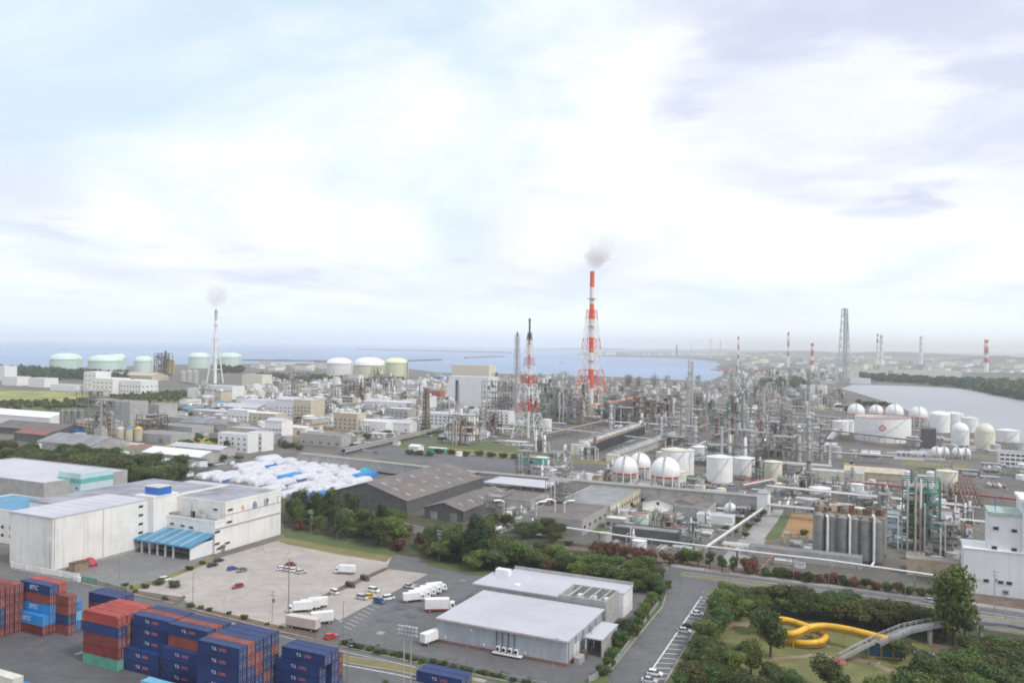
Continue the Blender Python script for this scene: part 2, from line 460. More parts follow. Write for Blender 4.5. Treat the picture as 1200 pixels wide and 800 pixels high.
# hills
def hills(pts, hmax, depth, seed, label):
    rnd = random.Random(seed); mb = MB(); A, B = pts
    p, q = G(*A), G(*B); k, mrow = 70, 7
    ph = [rnd.uniform(0, 6.28) for _ in range(8)]
    d = (q-p); nn = Vector((-d.y, d.x, 0)).normalized()
    if nn.y < 0: nn = -nn
    for j in range(mrow):
        s = j/(mrow-1)
        for i in range(k+1):
            t = i/k
            e = sum(math.sin(t*(4+5*w)+ph[w])/(1+w*0.6) for w in range(8))*0.25+0.55
            h = max(0.02, e)*hmax*math.sin(s*math.pi/2)**0.7*min(1, 6*t, 6*(1-t))
            c = p.lerp(q, t)+nn*depth*s
            mb.v.append((c.x, c.y, h-0.5))
    for j in range(mrow-1):
        for i in range(k):
            a = j*(k+1)+i
            mb.f.append((a, a+1, a+k+2, a+k+1)); mb.sm.append(True)
    struct('hills', mb, mat('hill_wood', (0.05, 0.075, 0.045), 0.95, var=0.3, scale=0.004, rnd=0))
hills(((790,413),(1500,428)), 62, 900, 3, '')
hills(((640,409.5),(1000,412.5)), 55, 800, 11, '')
hills(((1085,421),(1330,428)), 40, 500, 23, '')

# --- near roads, lots, lawns
sheet('estate_road', [(-140,641),(15,668),(95,684),(150,696),(225,714),(330,741),(400,757),(520,783),(640,807),(760,830),(700,880),(520,835),(390,800),(300,775),(90,714),(-140,664)], 0.05, g_asphalt)
sheet('container_yard', [(-140,664.5),(90,714.5),(300,775.5),(390,800.5),(520,836),(300,1100),(-500,1100),(-500,700)], 0.04, g_yard)
med = sheet('median_strip', [(394,767),(470,779),(530,792),(610,811),(600,815),(520,798.5),(465,786),(394,774.5)], 0.16, g_dry)
def stripe(name, pts, w, z, m=line_white, parent=None):
    """painted line along ground pixels"""
    mb = MB(); P = [G(u, v) for u, v in pts]
    for a, b in zip(P, P[1:]):
        n = Vector((-(b-a).y, (b-a).x, 0)).normalized()*w/2
        mb.quad((*(a-n).xy, z), (*(b-n).xy, z), (*(b+n).xy, z), (*(a+n).xy, z))
    return struct(name, mb, m, parent=parent)
stripe('lane_line', [(397,777.5),(465,790),(560,812)], 0.35, 0.075)
stripe('lane_line', [(240,722),(330,745),(392,761),(520,788)], 0.18, 0.075)
sheet('car_park', [(150,690),(190,678),(252,655),(336,630),(400,642),(459,652),(453,666),(401,688),(362,706),(378,716),(340,737.5),(225,711),(212,699)], 0.06, g_lot)
sheet('car_park_concrete', [(369.5,704.5),(454,666.5),(470,668.5),(501.5,672.5),(450,699),(397,727),(379,716.5)], 0.10, g_lot)
sheet('truck_yard', [(362,744),(345,738),(378,716),(397,727.2),(501.8,672.4),(470,668.3),(454,665.8),(459,652.5),(470,651),(520,662),(600,676),(700,690),(770,700),(772,712),(706,784),(690,801),(640,803),(560,784),(470,764)], 0.05, g_asphalt)
sheet('dock_apron', [(62,672),(140,645),(237,649),(250,652),(190,677),(146,690),(118,683)], 0.055, mat('g_apron', (0.235, 0.232, 0.23), 0.9, var=0.12, scale=0.05, rnd=0, fine=0.3, stain=.5))
sheet('grass_strip', [(330,622),(338,619),(465,645),(459,652),(400,642),(336,630)], 0.14, g_grass)
sheet('dry_verge', [(322,632),(336,630),(400,641.6),(459,651.8),(452,658),(395,649),(335,637)], 0.12, g_dry)
sheet('dry_verge', [(360,706),(404,685),(452,664.5),(455,667),(410,688),(369,705)], 0.15, g_soil)
sheet('dry_verge', [(140,690),(190,677),(250,652),(254,656),(193,680),(152,693)], 0.15, g_dry)
sheet('dry_verge', [(150,692),(206,703.5),(216,697.5),(218,700),(207,707.5),(150,697)], 0.15, g_soil)
sheet('dry_verge', [(221,709),(280,722),(331,734),(372,741),(370,747),(327,742),(275,728),(220,714)], 0.16, g_soil)
sheet('dry_verge', [(398,750),(470,765),(560,785),(640,803),(700,797),(706,784),(715,795),(700,822),(640,811),(555,793),(465,772),(398,758)], 0.16, g_grass)
sheet('hedge_bank', [(706,784),(740,741),(772,700),(778,688),(782,697),(776,711),(745,748),(712,790)], 0.17, g_grass)
sheet('grass_strip', [(500,655),(548,664),(600,672),(600,680),(540,671),(500,662)], 0.14, g_grass)
sheet('side_road', [(690,822),(712,790.5),(775,711),(781,696),(779,684),(775,674),(786,667),(834,676),(834,690),(822,699),(755,798),(738,822)], 0.07, g_asphalt)
bays = sheet('parking_bays', [(755,798),(822,699),(833,701),(815,735),(799,766),(779,800),(764,822),(738,822)], 0.075, g_asphalt)
stripe('bay_line', [(738,822),(755,798),(822,699)], 0.42, 0.11, parent=bays)
for i in range(25):
    t = i/24
    a = G(741+(821-741)*t**1.0, 0) if False else None
    pa, pb = G(738,822).lerp(G(822,699), t), G(764,822).lerp(G(833,701), t)
    n = Vector((-(pb-pa).y, (pb-pa).x, 0)).normalized()*0.15
    struct('bay_line', MB().quad((*(pa-n).xy,.108),(*(pb-n).xy,.108),(*(pb+n).xy,.108),(*(pa+n).xy,.108)), line_white, parent=bays)
sheet('main_road', [(340,578),(500,618),(660,646),(786,665),(916,682),(1085,703),(1210,722),(1420,755),(1420,778),(1210,743),(1085,724),(905,696),(836,690),(834,676),(786,668),(770,673),(655,656),(495,627),(335,586)], 0.08, g_asphalt)
sheet('median_strip', [(797,672.5),(924,689),(1085,711),(1210,730),(1400,760),(1400,764),(1210,733.5),(1085,714),(924,691.5),(797,674.5)], 0.22, g_dry)
sheet('pavement', [(786,660.5),(916,677.5),(1085,698),(1210,716),(1400,744),(1400,748),(1210,720),(1085,701.5),(916,680.7),(786,663.8)], 0.20, g_concrete)
stripe('lane_line', [(800,670),(924,686),(1085,707),(1210,726)], 0.25, 0.105)
stripe('lane_line', [(850,685),(924,695.5),(1085,718.5),(1210,738)], 0.2, 0.105)
sheet('verge', [(640,636),(786,655),(916,671),(1085,690),(1210,708),(1210,716),(1085,697.7),(916,677),(786,660),(640,641)], 0.12, g_soil)
park = sheet('park_lawn', [(834,702),(834,691),(905,697),(1085,725),(1210,744),(1420,780),(1420,1000),(900,1000),(745,830),(780,800),(800,766),(816,735)], 0.10, g_lawn)
stripe('park_path', [(818,748),(835,738),(858,732),(880,731)], 3.0, 0.13, g_path)
stripe('park_path', [(905,772),(935,770),(958,767),(985,772)], 1.8, 0.13, g_path)
stripe('park_path', [(993,771),(1020,776),(1050,788),(1085,800)], 2.4, 0.13, g_path)
sheet('sand_patch', [(1088,752),(1118,760),(1122,772),(1105,780),(1093,768)], 0.135, g_soil)
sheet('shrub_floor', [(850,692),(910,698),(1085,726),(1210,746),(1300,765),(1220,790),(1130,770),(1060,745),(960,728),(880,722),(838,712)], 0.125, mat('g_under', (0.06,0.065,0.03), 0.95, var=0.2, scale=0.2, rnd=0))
sheet('access_road', [(902,597),(919,597),(893,640),(884,657),(868,668),(838,664),(858,640)], 0.06, g_concrete)
sheet('orange_field', [(928,602),(959,603),(951,629),(915,629)], 0.09, g_orange)
sheet('grass_strip', [(919,600),(927,600),(913,630),(895,632)], 0.10, g_grass)
sheet('tarp_yard', [(228,560),(318,535),(406,540),(462,550),(390,586),(352,588),(320,580),(268,570)], 0.05, g_asphalt)
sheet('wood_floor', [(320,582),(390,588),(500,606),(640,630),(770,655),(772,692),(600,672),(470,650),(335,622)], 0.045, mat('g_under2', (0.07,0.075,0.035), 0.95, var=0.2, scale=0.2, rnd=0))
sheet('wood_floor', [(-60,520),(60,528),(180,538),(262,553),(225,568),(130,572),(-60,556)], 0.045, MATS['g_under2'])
sheet('works_lot', [(395,523),(480,527),(640,540),(645,556),(540,549),(395,531)], 0.06, g_asphalt)
sheet('grass_strip', [(470,517),(560,522),(640,529),(640,537),(560,531),(470,524)], 0.10, g_grass)
sheet('dry_verge', [(515,524),(640,533),(640,540),(515,531)], 0.115, g_dry)
sheet('field', [(-80,455),(20,457),(100,460),(160,464),(70,470),(-80,467)], 0.05, g_field)
sheet('grass_strip', [(-80,468),(70,470),(160,464),(225,461),(232,468),(140,482),(40,488),(-80,486)], 0.055, g_grass)
sheet('field', [(190,524),(206,513),(262,512),(256,522)], 0.09, g_field)
sheet('orange_field', [(314,512),(322,504),(398,505),(402,511)], 0.06, g_orange)
sheet('grass_strip', [(300,438),(400,441),(520,446),(500,452),(380,449),(300,446)], 0.05, mat('g_scrub', (0.06,0.09,0.04), 0.95, var=0.25, scale=0.03, rnd=0))
sheet('asphalt_pad', [(925,541),(985,541),(1010,553),(1000,557),(920,556)], 0.06, g_asphalt)
sheet('works_road', [(420,470),(560,480),(760,500),(900,520),(1200,560),(1200,565),(900,524),(760,503),(560,482.5),(420,472)], 0.05, g_asphalt)
sheet('works_road', [(600,540),(690,508),(800,470),(850,452),(856,453),(810,470),(702,508),(618,541)], 0.055, g_asphalt)
sheet('works_road', [(930,560),(1000,520),(1040,490),(1048,490),(1012,520),(950,562)], 0.058, g_asphalt)

def kerb(pts):
    P = [G(u, v) for u, v in pts]; mb = MB()
    for a, b in zip(P, P[1:]): mb.bar((a.x,a.y,.10), (b.x,b.y,.10), .35, .26)
    struct('kerb', mb, concrete)
kerb([(15,667),(95,683),(150,695),(204,707)]); kerb([(225,713.5),(330,740.5),(366,748)]); kerb([(400,757.5),(520,783.5),(640,807.5)])
kerb([(394,766.8),(470,778.8),(530,791.8),(612,811)]); kerb([(394,774.8),(465,786.3),(520,798.8),(600,815.5)])
kerb([(797,672.2),(924,688.7),(1085,710.7),(1210,729.7)]); kerb([(797,674.8),(924,691.8),(1085,714.3),(1210,733.9)])
kerb([(840,690.5),(905,696.5),(1085,724.5),(1210,743.5)]); kerb([(786,664.6),(916,681.6),(1085,702.6),(1210,721.6)]); kerb([(779,800),(799,766),(816,735),(833,701)])
kerb([(712,790.5),(745,748.5),(776,711),(781,696)])
yl = sheet('yard_markings', [(398,728),(402,727),(402.2,727.3),(398.2,728.3)], .092, line_white)
for i in range(9):
    a, b = G(401+4.6*i, 733-3.6*i), G(412+4.6*i, 737-3.6*i)
    n = Vector((-(b-a).y, (b-a).x, 0)).normalized()*.08
    struct('bay_line', MB().quad((*(a-n).xy,.10),(*(b-n).xy,.10),(*(b+n).xy,.10),(*(a+n).xy,.10)), line_white, parent=yl)
rp_ = random.Random(12)
for i in range(22):
    u, v = rp_.choice(((rp_.uniform(420,500), rp_.uniform(712,755)), (rp_.uniform(470,560), rp_.uniform(672,700)), (rp_.uniform(720,810), rp_.uniform(690,790)), (rp_.uniform(420,620), rp_.uniform(762,800)), (rp_.uniform(10,130), rp_.uniform(720,795))))
    if 700 < u and not (v-690 < (815-u)*1.5 and (u-781)*-1.28 < v-696): continue
    p = G(u, v); w_, d_ = rp_.uniform(1.2,5), rp_.uniform(.8,3)
    q = [p+BX*a*w_/2+AX*b*d_/2 for a, b in ((-1,-1),(1,-1),(1,1),(-1,1))]
    sheet('asphalt_patch', [(x.x, x.y) for x in q], .084+.0005*i, rp_.choice([g_yard, g_yard, mat('g_patch', (0.10,0.10,0.105), .9, var=.1, rnd=0, stain=.3), g_concrete]), px=False)
# ------------------------------------------------------------------ shared bits
RZ = -TH                                   # local x = BX, local y = AX
def corner(u, v, wb, wa, z=0.0):
    """centre of a wb x wa rectangle on the street grid whose nearest (front right) corner is ground pixel (u, v)"""
    return G(u, v) - BX*(wb/2) + AX*(wa/2)
unit_box = MB().box(-.5,-.5,0,.5,.5,1).mesh('unit_box')
def window_meshes():
    w = MB().box(-.5,-.04,-.5,.5,.02,.5)
    fr = MB()
    for a in ((-.56,-.08,-.56,-.46,.03,.56),(.46,-.08,-.56,.56,.03,.56),(-.46,-.08,.46,.46,.03,.56),(-.46,-.08,-.56,.46,.03,-.46)): fr.box(*a)
    return w.mesh('pane', glass), fr.mesh('window_frame', steel_pale)
W_PANE, W_FRAME = window_meshes()
def add_window(t, face, s, z, w, h, wb, wa, frame=True, sub=None):
    """a window on face 'f' front (-y), 'r' right (+x), 'l', 'k' back; s = position along the face"""
    if face == 'f': at, rot = (s, -wa/2-0.03, z), 0
    elif face == 'k': at, rot = (s, wa/2+0.03, z), math.pi
    elif face == 'r': at, rot = (wb/2+0.03, s, z), math.pi/2
    else: at, rot = (-wb/2-0.03, s, z), -math.pi/2
    i = t.piece('window', W_PANE, glass, at, sub, (0, 0, rot), (w, 1, h))
    if frame: t.piece('window_frame', W_FRAME, steel_pale, (0, -0.03, 0), i)
    return i
def text_mesh(body, size, name, italic=False, depth=0.02):
    c = bpy.data.curves.new(name, 'FONT'); c.body = body; c.size = size; c.align_x = 'CENTER'; c.align_y = 'CENTER'
    c.extrude = depth; c.resolution_u = 2
    if italic: c.shear = 0.3
    o = bpy.data.objects.new(name, c)
    col.objects.link(o)
    me = bpy.data.meshes.new_from_object(o.evaluated_get(bpy.context.evaluated_depsgraph_get()))
    bpy.data.objects.remove(o)
    me.name = name; me.materials.clear()
    return me

# ------------------------------------------------------------------ shipping containers
CL, CW, CH = 12.19, 2.44, 2.59
def container_meshes():
    body = MB()
    nb = 40                                                # corrugated long sides
    for s in (-1, 1):
        y0, y1 = s*(CW/2-0.02), s*(CW/2-0.075)
        xs = []
        for i in range(nb):
            x = -CL/2+0.12+(CL-0.24)*i/nb; d = (CL-0.24)/nb
            xs += [(x, y0), (x+d*0.38, y0), (x+d*0.5, y1), (x+d*0.88, y1)]
        xs.append((CL/2-0.12, y0))
        for a, b in zip(xs, xs[1:]):
            q = [(a[0],a[1],0.15),(b[0],b[1],0.15),(b[0],b[1],CH-0.06),(a[0],a[1],CH-0.06)]
            body.quad(*(q if s < 0 else q[::-1]))
    nr = 20                                                # ribbed roof
    for i in range(nr):
        x0 = -CL/2+0.05+(CL-0.1)*i/nr; d = (CL-0.1)/nr
        body.quad((x0,-CW/2+.02,CH-.05),(x0+d*.6,-CW/2+.02,CH-.05),(x0+d*.6,CW/2-.02,CH-.05),(x0,CW/2-.02,CH-.05))
        body.box(x0+d*.6,-CW/2+.06,CH-.07,x0+d,CW/2-.06,CH-.015)
    body.box(-CL/2+.05,-CW/2+.08,.1,-CL/2+.09,CW/2-.08,CH-.06)
    body.box(-CL/2+.1,-CW/2+.1,.08,CL/2-.1,CW/2-.1,.15)
    fr = MB()
    for x in (-CL/2+.08, CL/2-.08):
        for y in (-CW/2+.08, CW/2-.08): fr.cbox(x, y, 0.05, .16, .16, CH-.1)
        fr.box(x-.08,-CW/2+.1,CH-.14,x+.08,CW/2-.1,CH-.005); fr.box(x-.08,-CW/2+.1,.03,x+.08,CW/2-.1,.16)
    for y in (-CW/2+.05, CW/2-.05):
        fr.box(-CL/2+.1,y-.05,.03,CL/2-.1,y+.05,.17); fr.box(-CL/2+.1,y-.05,CH-.1,CL/2-.1,y+.05,CH-.003)
    cast = MB().cbox(0,0,0,.2,.2,.14)
    door = MB().box(CL/2-.07,-CW/2+.09,.17,CL/2-.02,-.015,CH-.15)
    rods = MB()
    for y in (-.88, -.38): rods.cyl((CL/2+.0,y,.12),(CL/2+.0,y,CH-.1),.035,n=6)
    rods.box(CL/2-.02,-.95,1.1,CL/2+.03,-.3,1.16)
    return body, fr, cast, door, rods
_b, _f, _c, _d, _r = container_meshes()
C_BODY, C_FRAME, C_CAST, C_DOOR, C_RODS = _b.mesh('body'), _f.mesh('frame'), _c.mesh('corner_casting'), _d.mesh('door'), _r.mesh('locking_rods')
cm = {'navy': paint_navy,
      'red': mat('box_red', (0.40, 0.065, 0.055), 0.6, var=0.14, streak=0.35, rnd=0.12),
      'maroon': mat('box_maroon', (0.20, 0.032, 0.032), 0.6, var=0.15, streak=0.35, rnd=0.18),
      'sky': mat('box_sky', (0.025, 0.24, 0.58), 0.5, var=0.08, streak=0.1, rnd=0.10),
      'cyan': mat('box_cyan', (0.20, 0.52, 0.72), 0.5, var=0.08, streak=0.1, rnd=0.10),
      'green': mat('box_green', (0.11, 0.36, 0.26), 0.55, var=0.10, streak=0.15, rnd=0.10),
      'white': mat('box_white', (0.66, 0.65, 0.58), 0.6, var=0.08, streak=0.3, rnd=0.06),
      'brown': mat('box_brown', (0.23, 0.06, 0.05), 0.6, var=0.15, streak=0.35, rnd=0.18)}
T_SITC = text_mesh('SITC', 1.7, 'logo_text', True)
T_TS1, T_TS2 = text_mesh('T.S.', 1.15, 'logo_text'), text_mesh('LINES', 1.15, 'logo_text')
logo_white = mat('logo_white', (0.78, 0.78, 0.78), 0.6, var=0.05, rnd=0)
logo_red = mat('logo_red', (0.55, 0.16, 0.18), 0.6, var=0.05, rnd=0)
colour_word = {'navy': 'navy blue', 'red': 'bright red', 'maroon': 'dark maroon', 'sky': 'mid blue', 'cyan': 'pale blue', 'green': 'sea green', 'white': 'off-white', 'brown': 'brick red'}
def container(p, z, colr, logo=None, label=None):
    t = Thing('shipping_container')
    m = cm[colr]
    ib = t.piece('body', C_BODY, m, (0,0,0))
    t.piece('frame', C_FRAME, m, (0,0,0))
    for x in (-CL/2+.09, CL/2-.09):
        for y in (-CW/2+.09, CW/2-.09):
            for zz in (0.0, CH-.14): t.piece('corner_casting', C_CAST, steel_pale if colr == 'red' else m, (x*1.004, y*1.01, zz))
    for s in (1, -1):
        d = t.piece('door', C_DOOR, m, (0, 0 if s == 1 else CW/2-.06, 0))
        t.piece('locking_rods', C_RODS, steel_pale, (0, 0, 0), d)
    if logo == 'sitc':
        t.piece('logo', T_SITC, logo_white, (-CL*.05, -CW/2-.0, CH*.53), None, (math.pi/2, 0, 0))
    elif logo == 'ts':
        t.piece('logo', T_TS1, logo_white, (-CL*.09, -CW/2-.0, CH*.55), None, (math.pi/2, 0, 0), (.86,.82,1))
        t.piece('logo', T_TS2, logo_red, (CL*.11, -CW/2-.0, CH*.55), None, (math.pi/2, 0, 0), (.72,.82,1))
    return t.put((p.x, p.y, z+0.05), RZ, 1.0, label, 'container', 'shipping containers stacked in the port yard')
def ordinal(i): return ['bottom', 'second', 'third', 'fourth', 'fifth', 'sixth'][i]
def stack(u, v, lv, rows, blk):
    """(u, v) = image point of the top front-left corner of a block lv high; rows = list over depth of bottom-to-top colour lists"""
    p = G(u, v, lv*CH)
    for r, colors in enumerate(rows):
        for k, c in enumerate(colors):
            if c is None: continue
            logo = None
            if ':' in c: c, logo = c.split(':')
            q = p + BX*(CL/2) + AX*(CW/2+r*(CW+0.12))
            word = colour_word[c]
            pos = 'top' if k == len(colors)-1 and k > 0 else (ordinal(k)+' up' if k else 'bottom')
            row = 'front' if r == 0 else ('back' if r == len(rows)-1 else ['','second','third','fourth','fifth','sixth'][r])
            tx = ' lettered' if logo else ''
            container(q, k*(CH+.02), c, logo, f'{word}{tx} container, {pos}, {row} row, {blk}')
n_, t_ = 'navy', 'navy:ts'
stack(98, 714.5, 5, [['green','maroon','brown','navy','red'], ['maroon','brown','maroon','brown','red'], ['navy','brown','red','red','red'], ['brown','maroon','red','brown','red']], 'red-roofed stack over green box')
stack(155.6, 719.5, 5, [[t_]*5, [n_,'brown',n_,n_,'brown'], [n_]*5], 'stack right of the red roof')
stack(144.5, 758.5, 2, [[t_,t_]], 'low front block beside the green box')
stack(197.5, 730.5, 5, [[t_,t_,t_,'brown',t_], [n_,n_,n_,'brown','brown'], [n_]*5], 'middle navy stack with one red band')
stack(189.5, 757.5, 3, [[t_,t_,t_]], 'lower front block of middle stack')
stack(231.5, 749.5, 5, [[t_]*5, [n_,n_,n_,'brown','brown'], [n_,n_,'brown','brown',n_], [n_,'brown',n_,n_,n_], [n_,n_,n_,'brown',n_]], 'tallest navy stack with red-patched end')
stack(330, 757, 4, [[None,None,None,t_], [n_,n_,n_,n_]], 'rightmost navy stack')
stack(324, 770, 3, [[t_,t_,t_]], 'lower front block of rightmost stack')
stack(345, 757, 3, [[n_,'brown','brown']], 'red boxes behind rightmost stack')
stack(104, 693.5, 3, [['red','brown','navy'], ['brown','brown',n_]], 'stack peeking out behind the red roof')
stack(82, 723, 1, [['brown']], 'single box between the two clusters')
stack(24, 680, 5, [['maroon','sky','sky:sitc','brown','navy:sitc'], ['brown','navy','sky','maroon','red']], 'left lettered stack')
stack(15.5, 715, 2, [['maroon','sky:sitc']], 'low block before the left lettered stack')
stack(45, 692, 4, [['brown','navy','brown','brown']], 'stack right behind the lettered boxes')
stack(52, 699, 3, [['sky','cyan','sky']], 'blue trio behind the lettered boxes')
stack(-73, 693, 5, [['maroon','sky','maroon','maroon','maroon'], ['brown','maroon','brown','maroon','maroon'], ['navy','maroon','maroon','maroon','maroon'],['maroon','navy','navy','brown','maroon'],['maroon']*5,['maroon','brown','maroon','maroon','brown']], 'maroon stack at the left edge')
stack(-26, 784, 2, [['sky','white']], 'two boxes in the bottom left corner')
stack(-8, 795, 1, [['sky']], 'lone box at the bottom left edge')
stack(165, 797, 1, [['cyan']], 'pale roof at the bottom edge')
stack(488, 785, 1, [[t_],[n_]], 'lone pair under the floodlight mast')

# ------------------------------------------------------------------ white cold store with blue canopy
def cold_store():
    t = Thing('cold_store')
    hC = 18.6                                   # block nearest the yard
    p = G(61, 671.8); wb, wa = 22.5, 39.0
    A = lambda q: (Vector(q)-p).to_2d()
    def loc(v): d = Vector(v)-p; return d.dot(BX), d.dot(AX)
    # local frame: origin at the near corner, x along BX, y along AX
    w = MB().box(-wb,0,0,0,wa,hC)
    t.part('wall', w, wall_white)
    t.part('roof', MB().box(-wb-.2,-.2,hC,.2,wa+.2,hC+.35), roof_pale)
    jf = MB().box(-.04,-.05,.3,.04,.01,hC-.2).mesh('panel_joint', wall_white); jr = MB().box(-.01,-.04,.3,.05,.04,hC-.2).mesh('panel_joint', wall_white)
    for k in range(1, 6): t.piece('panel_joint', jf, wall_white, (-wb*k/6, 0, 0))
    for k in range(1, 10): t.piece('panel_joint', jr, wall_white, (0, wa*k/10, 0))
    t.part('base_band', MB().box(-wb-.05,-.05,0,.05,wa,1.0), wall_grey); t.part('downpipe', MB().cyl((.15,.6,0),(.15,.6,hC),.12,n=6), steel_pale); t.part('downpipe', MB().cyl((.15,wa*.5,0),(.15,wa*.5,hC),.12,n=6), steel_pale)
    for k in range(1, 8): t.part('roof_seam', MB().box(-wb,wa*k/8-.04,hC+.35,0,wa*k/8+.04,hC+.42), roof_pale)
    # corner tower with the window column
    t.part('stair_tower', MB().box(-7,wa,0,3.0,wa+12,hC+1.0).box(-7.2,wa-.1,hC+1.0,3.2,wa+12.2,hC+1.3), wall_white)
    for k in range(5): t.piece('window', W_PANE, glass, (0.05, wa-3.2, 3.4+3.3*k), None, (0,0,math.pi/2), (1.9,1,0.9))
    i = t.part('roof_tank', MB().box(-5.2,wa+3,hC+1.3,2.4,wa+9,hC+4.2), paint_blue)
    t.part('tank_lid', MB().box(-5.4,wa+2.8,hC+4.2,2.6,wa+9.2,hC+4.5), steel_pale, i)
    # wide rear block
    t.part('rear_wall', MB().box(-52,wa+1,0,-7.1,wa+48,15.2).box(-52,wa-12,0,-wb-.3,wa+1,15.2), wall_white)
    t.part('rear_roof', MB().box(-52.3,wa+1.1,15.2,-7.3,wa+48.2,15.6).box(-52.3,wa-12.2,15.2,-wb-.4,wa+1.0,15.6), roof_stain)
    return t, p
T, p0 = cold_store()
T.put(p0, RZ, 1, 'white windowless cold store block with pale roof, left of the blue canopy', 'cold store')

def depot():
    """second white building: terrace block, high block with painted signs, canopy over the loading bay"""
    t = Thing('white_depot')
    p = G(252, 648.5)
    L = (G(334.5, 626.5)-p).length
    h = 17.6
    wb = 29.0
    y1 = 5.0
    t.part('wall', MB().box(-wb,y1,0,0,L,h), wall_white)
    t.part('parapet', MB().box(-wb,y1-.05,h,.08,y1+.4,h+.9).box(-.4,y1+.4,h,.08,L+.05,h+.9).box(-wb,L-.4,h,-.4,L+.05,h+.9).box(-wb-.02,y1+.4,h,-wb+.4,L-.4,h+.9), wall_white)
    t.part('roof', MB().box(-wb+.4,y1+.4,h-.1,-.4,L-.4,h+.12), roof_stain)
    t.part('terrace_block', MB().box(-wb-7,-.2,0,0,y1-.05,11.4).box(-wb-7,-.3,11.4,.1,.1,12.3).box(-.3,.1,11.4,.1,y1-.1,12.3), wall_white)
    t.part('terrace_floor', MB().box(-wb-6.9,.1,11.4,-.3,y1-.06,11.5), roof_grey)
    t.part('terrace_plant', MB().box(-wb-6,1.0,11.5,-wb-1,3.6,13.0).box(-wb+2,1.2,11.5,-wb+6,3.8,12.8), steel_grey)
    c = t.part('condenser', MB().box(-14,1.2,11.5,-11.5,3.6,14.8), steel_pale); t.part('fan_grille', MB().box(-13.9,1.08,12.0,-11.6,1.2,14.4), dark_gap, c)
    t.part('condenser', MB().box(-10.5,1.4,11.5,-8,3.6,13.2), steel_pale)
    t.part('vent_pipe', MB().cyl((-12.8,.7,11.5),(-12.8,.7,18),.16,n=6), steel_grey)
    t.part('ledge', MB().box(-.02,.0,8.9,.28,L,9.3), wall_grey)
    t.part('ledge', MB().box(-.02,y1,13.4,.2,L,13.6), wall_grey)
    for (y, z) in ((0.8,3.6),(6.0,2.8),(0.9,9.9-1.9),(7.0,10.6),(7.4,15.2),(2.0,1.6)):
        i = t.piece('window', W_PANE, glass, (.06, y, z), None, (0,0,math.pi/2), (2.6,1,0.8)); t.piece('window_frame', W_FRAME, steel_pale, (0,-.03,0), i)
    for x, z in ((-27,9.4),(-22,9.0),(-16.5,8.8),(-12,8.6),(-5,15.2)):
        i = t.piece('window', W_PANE, glass, (x, -.26 if z < 12 else y1-.06, z), None, (0,0,0), (2.2,1,0.8)); t.piece('window_frame', W_FRAME, steel_pale, (0,-.03,0), i)
    t.part('door', MB().box(.0,3.0,0,.12,4.8,2.3), steel_grey)
    t.part('door_hood', MB().box(.0,2.6,2.5,1.2,5.2,2.65), steel_grey)
    # painted marks high on the long wall: a red emblem and four blue characters
    z0 = 14.9
    em = MB()
    for a in range(3):
        an = math.radians(60*a); dy, dz = math.cos(an)*1.2, math.sin(an)*1.2
        em.bar((.1, 14-dy, z0-dz), (.1, 14+dy, z0+dz), .34, .08)
    t.part('emblem', em, mat('sign_red', (0.72,0.30,0.26), .6, var=.05, rnd=0))
    sign_blue = mat('sign_blue', (0.06,0.09,0.30), .6, var=.05, rnd=0); sign_fade = mat('sign_fade', (0.45,0.46,0.55), .6, var=.05, rnd=0)
    glyphs = [[(-1,.9,1,.9),(-.9,.3,.9,.3),(-1,-.3,1,-.3),(0,1.1,0,-1.1),(-.9,-1.1,-.9,.4),(.9,-1.1,.9,.4),(-.9,-1,.9,-1)],
              [(-1,1,-1,-1.1),(-.4,1,1,1),(-.4,.4,1,.4),(-.4,-.2,1,-.2),(.3,1.1,.3,-1.1),(-.5,-.9,1.1,-.9),(1,1,1,-.2)],
              [(-1,1,1,1),(0,1,0,-1.1),(-.5,-.1,.5,-.1)],
              [(-1,1.1,-1,-1.1),(1,1.1,1,-1.1),(-1,1.0,1,1.0),(-1,-1.0,1,-1.0),(-1,0,1,0),(0,1,0,-1),(-.6,.5,.6,.5)]]
    for k, g in enumerate(glyphs):
        mb = MB(); yc = 20.5+6.6*k
        for (a, b, c_, d) in g: mb.bar((.1, yc+a*1.05, z0+b*1.25), (.1, yc+c_*1.05, z0+d*1.25), .38, .08)
        t.part('wall_character', mb, sign_fade if k == 2 else sign_blue)
    # rear roofs to the left
    t.part('link_block', MB().box(-wb-12,8,0,-wb-.05,L+6,14.4), wall_white)
    t.part('link_roof', MB().box(-wb-36,L*.48,14.4,-wb-.05,L+14,15.0), roof_pale)
    t.part('link_wall', MB().box(-wb-36,L*.5,0,-wb-12.05,L+13.8,14.4), wall_white)
    # loading bay
    x0, x1, y0 = -wb-8.5, -1.2, -11.8
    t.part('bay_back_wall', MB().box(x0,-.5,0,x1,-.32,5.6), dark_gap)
    t.part('bay_side_wall', MB().box(x1,y0+.6,0,x1+.4,-.4,5.2), wall_lilac)
    cp = MB(); cp.quad((x0-.6,y0-.8,5.1),(x1+1.2,y0-.8,5.1),(x1+1.2,-.25,7.4),(x0-.6,-.25,7.4)); cp.quad((x0-.6,y0-.8,4.9),(x0-.6,-.25,7.2),(x1+1.2,-.25,7.2),(x1+1.2,y0-.8,4.9))
    cp.quad((x0-.6,y0-.8,4.5),(x1+1.2,y0-.8,4.5),(x1+1.2,y0-.8,5.1),(x0-.6,y0-.8,5.1)); cp.quad((x1+1.2,y0-.8,4.5),(x1+1.2,-.25,6.8),(x1+1.2,-.25,7.4),(x1+1.2,y0-.8,5.1))
    ic = t.part('canopy', cp, roof_blue)
    rib = MB().bar((0,y0-.8,5.16),(0,-.3,7.46),.16,.1).mesh('canopy_rib', wall_lilac)
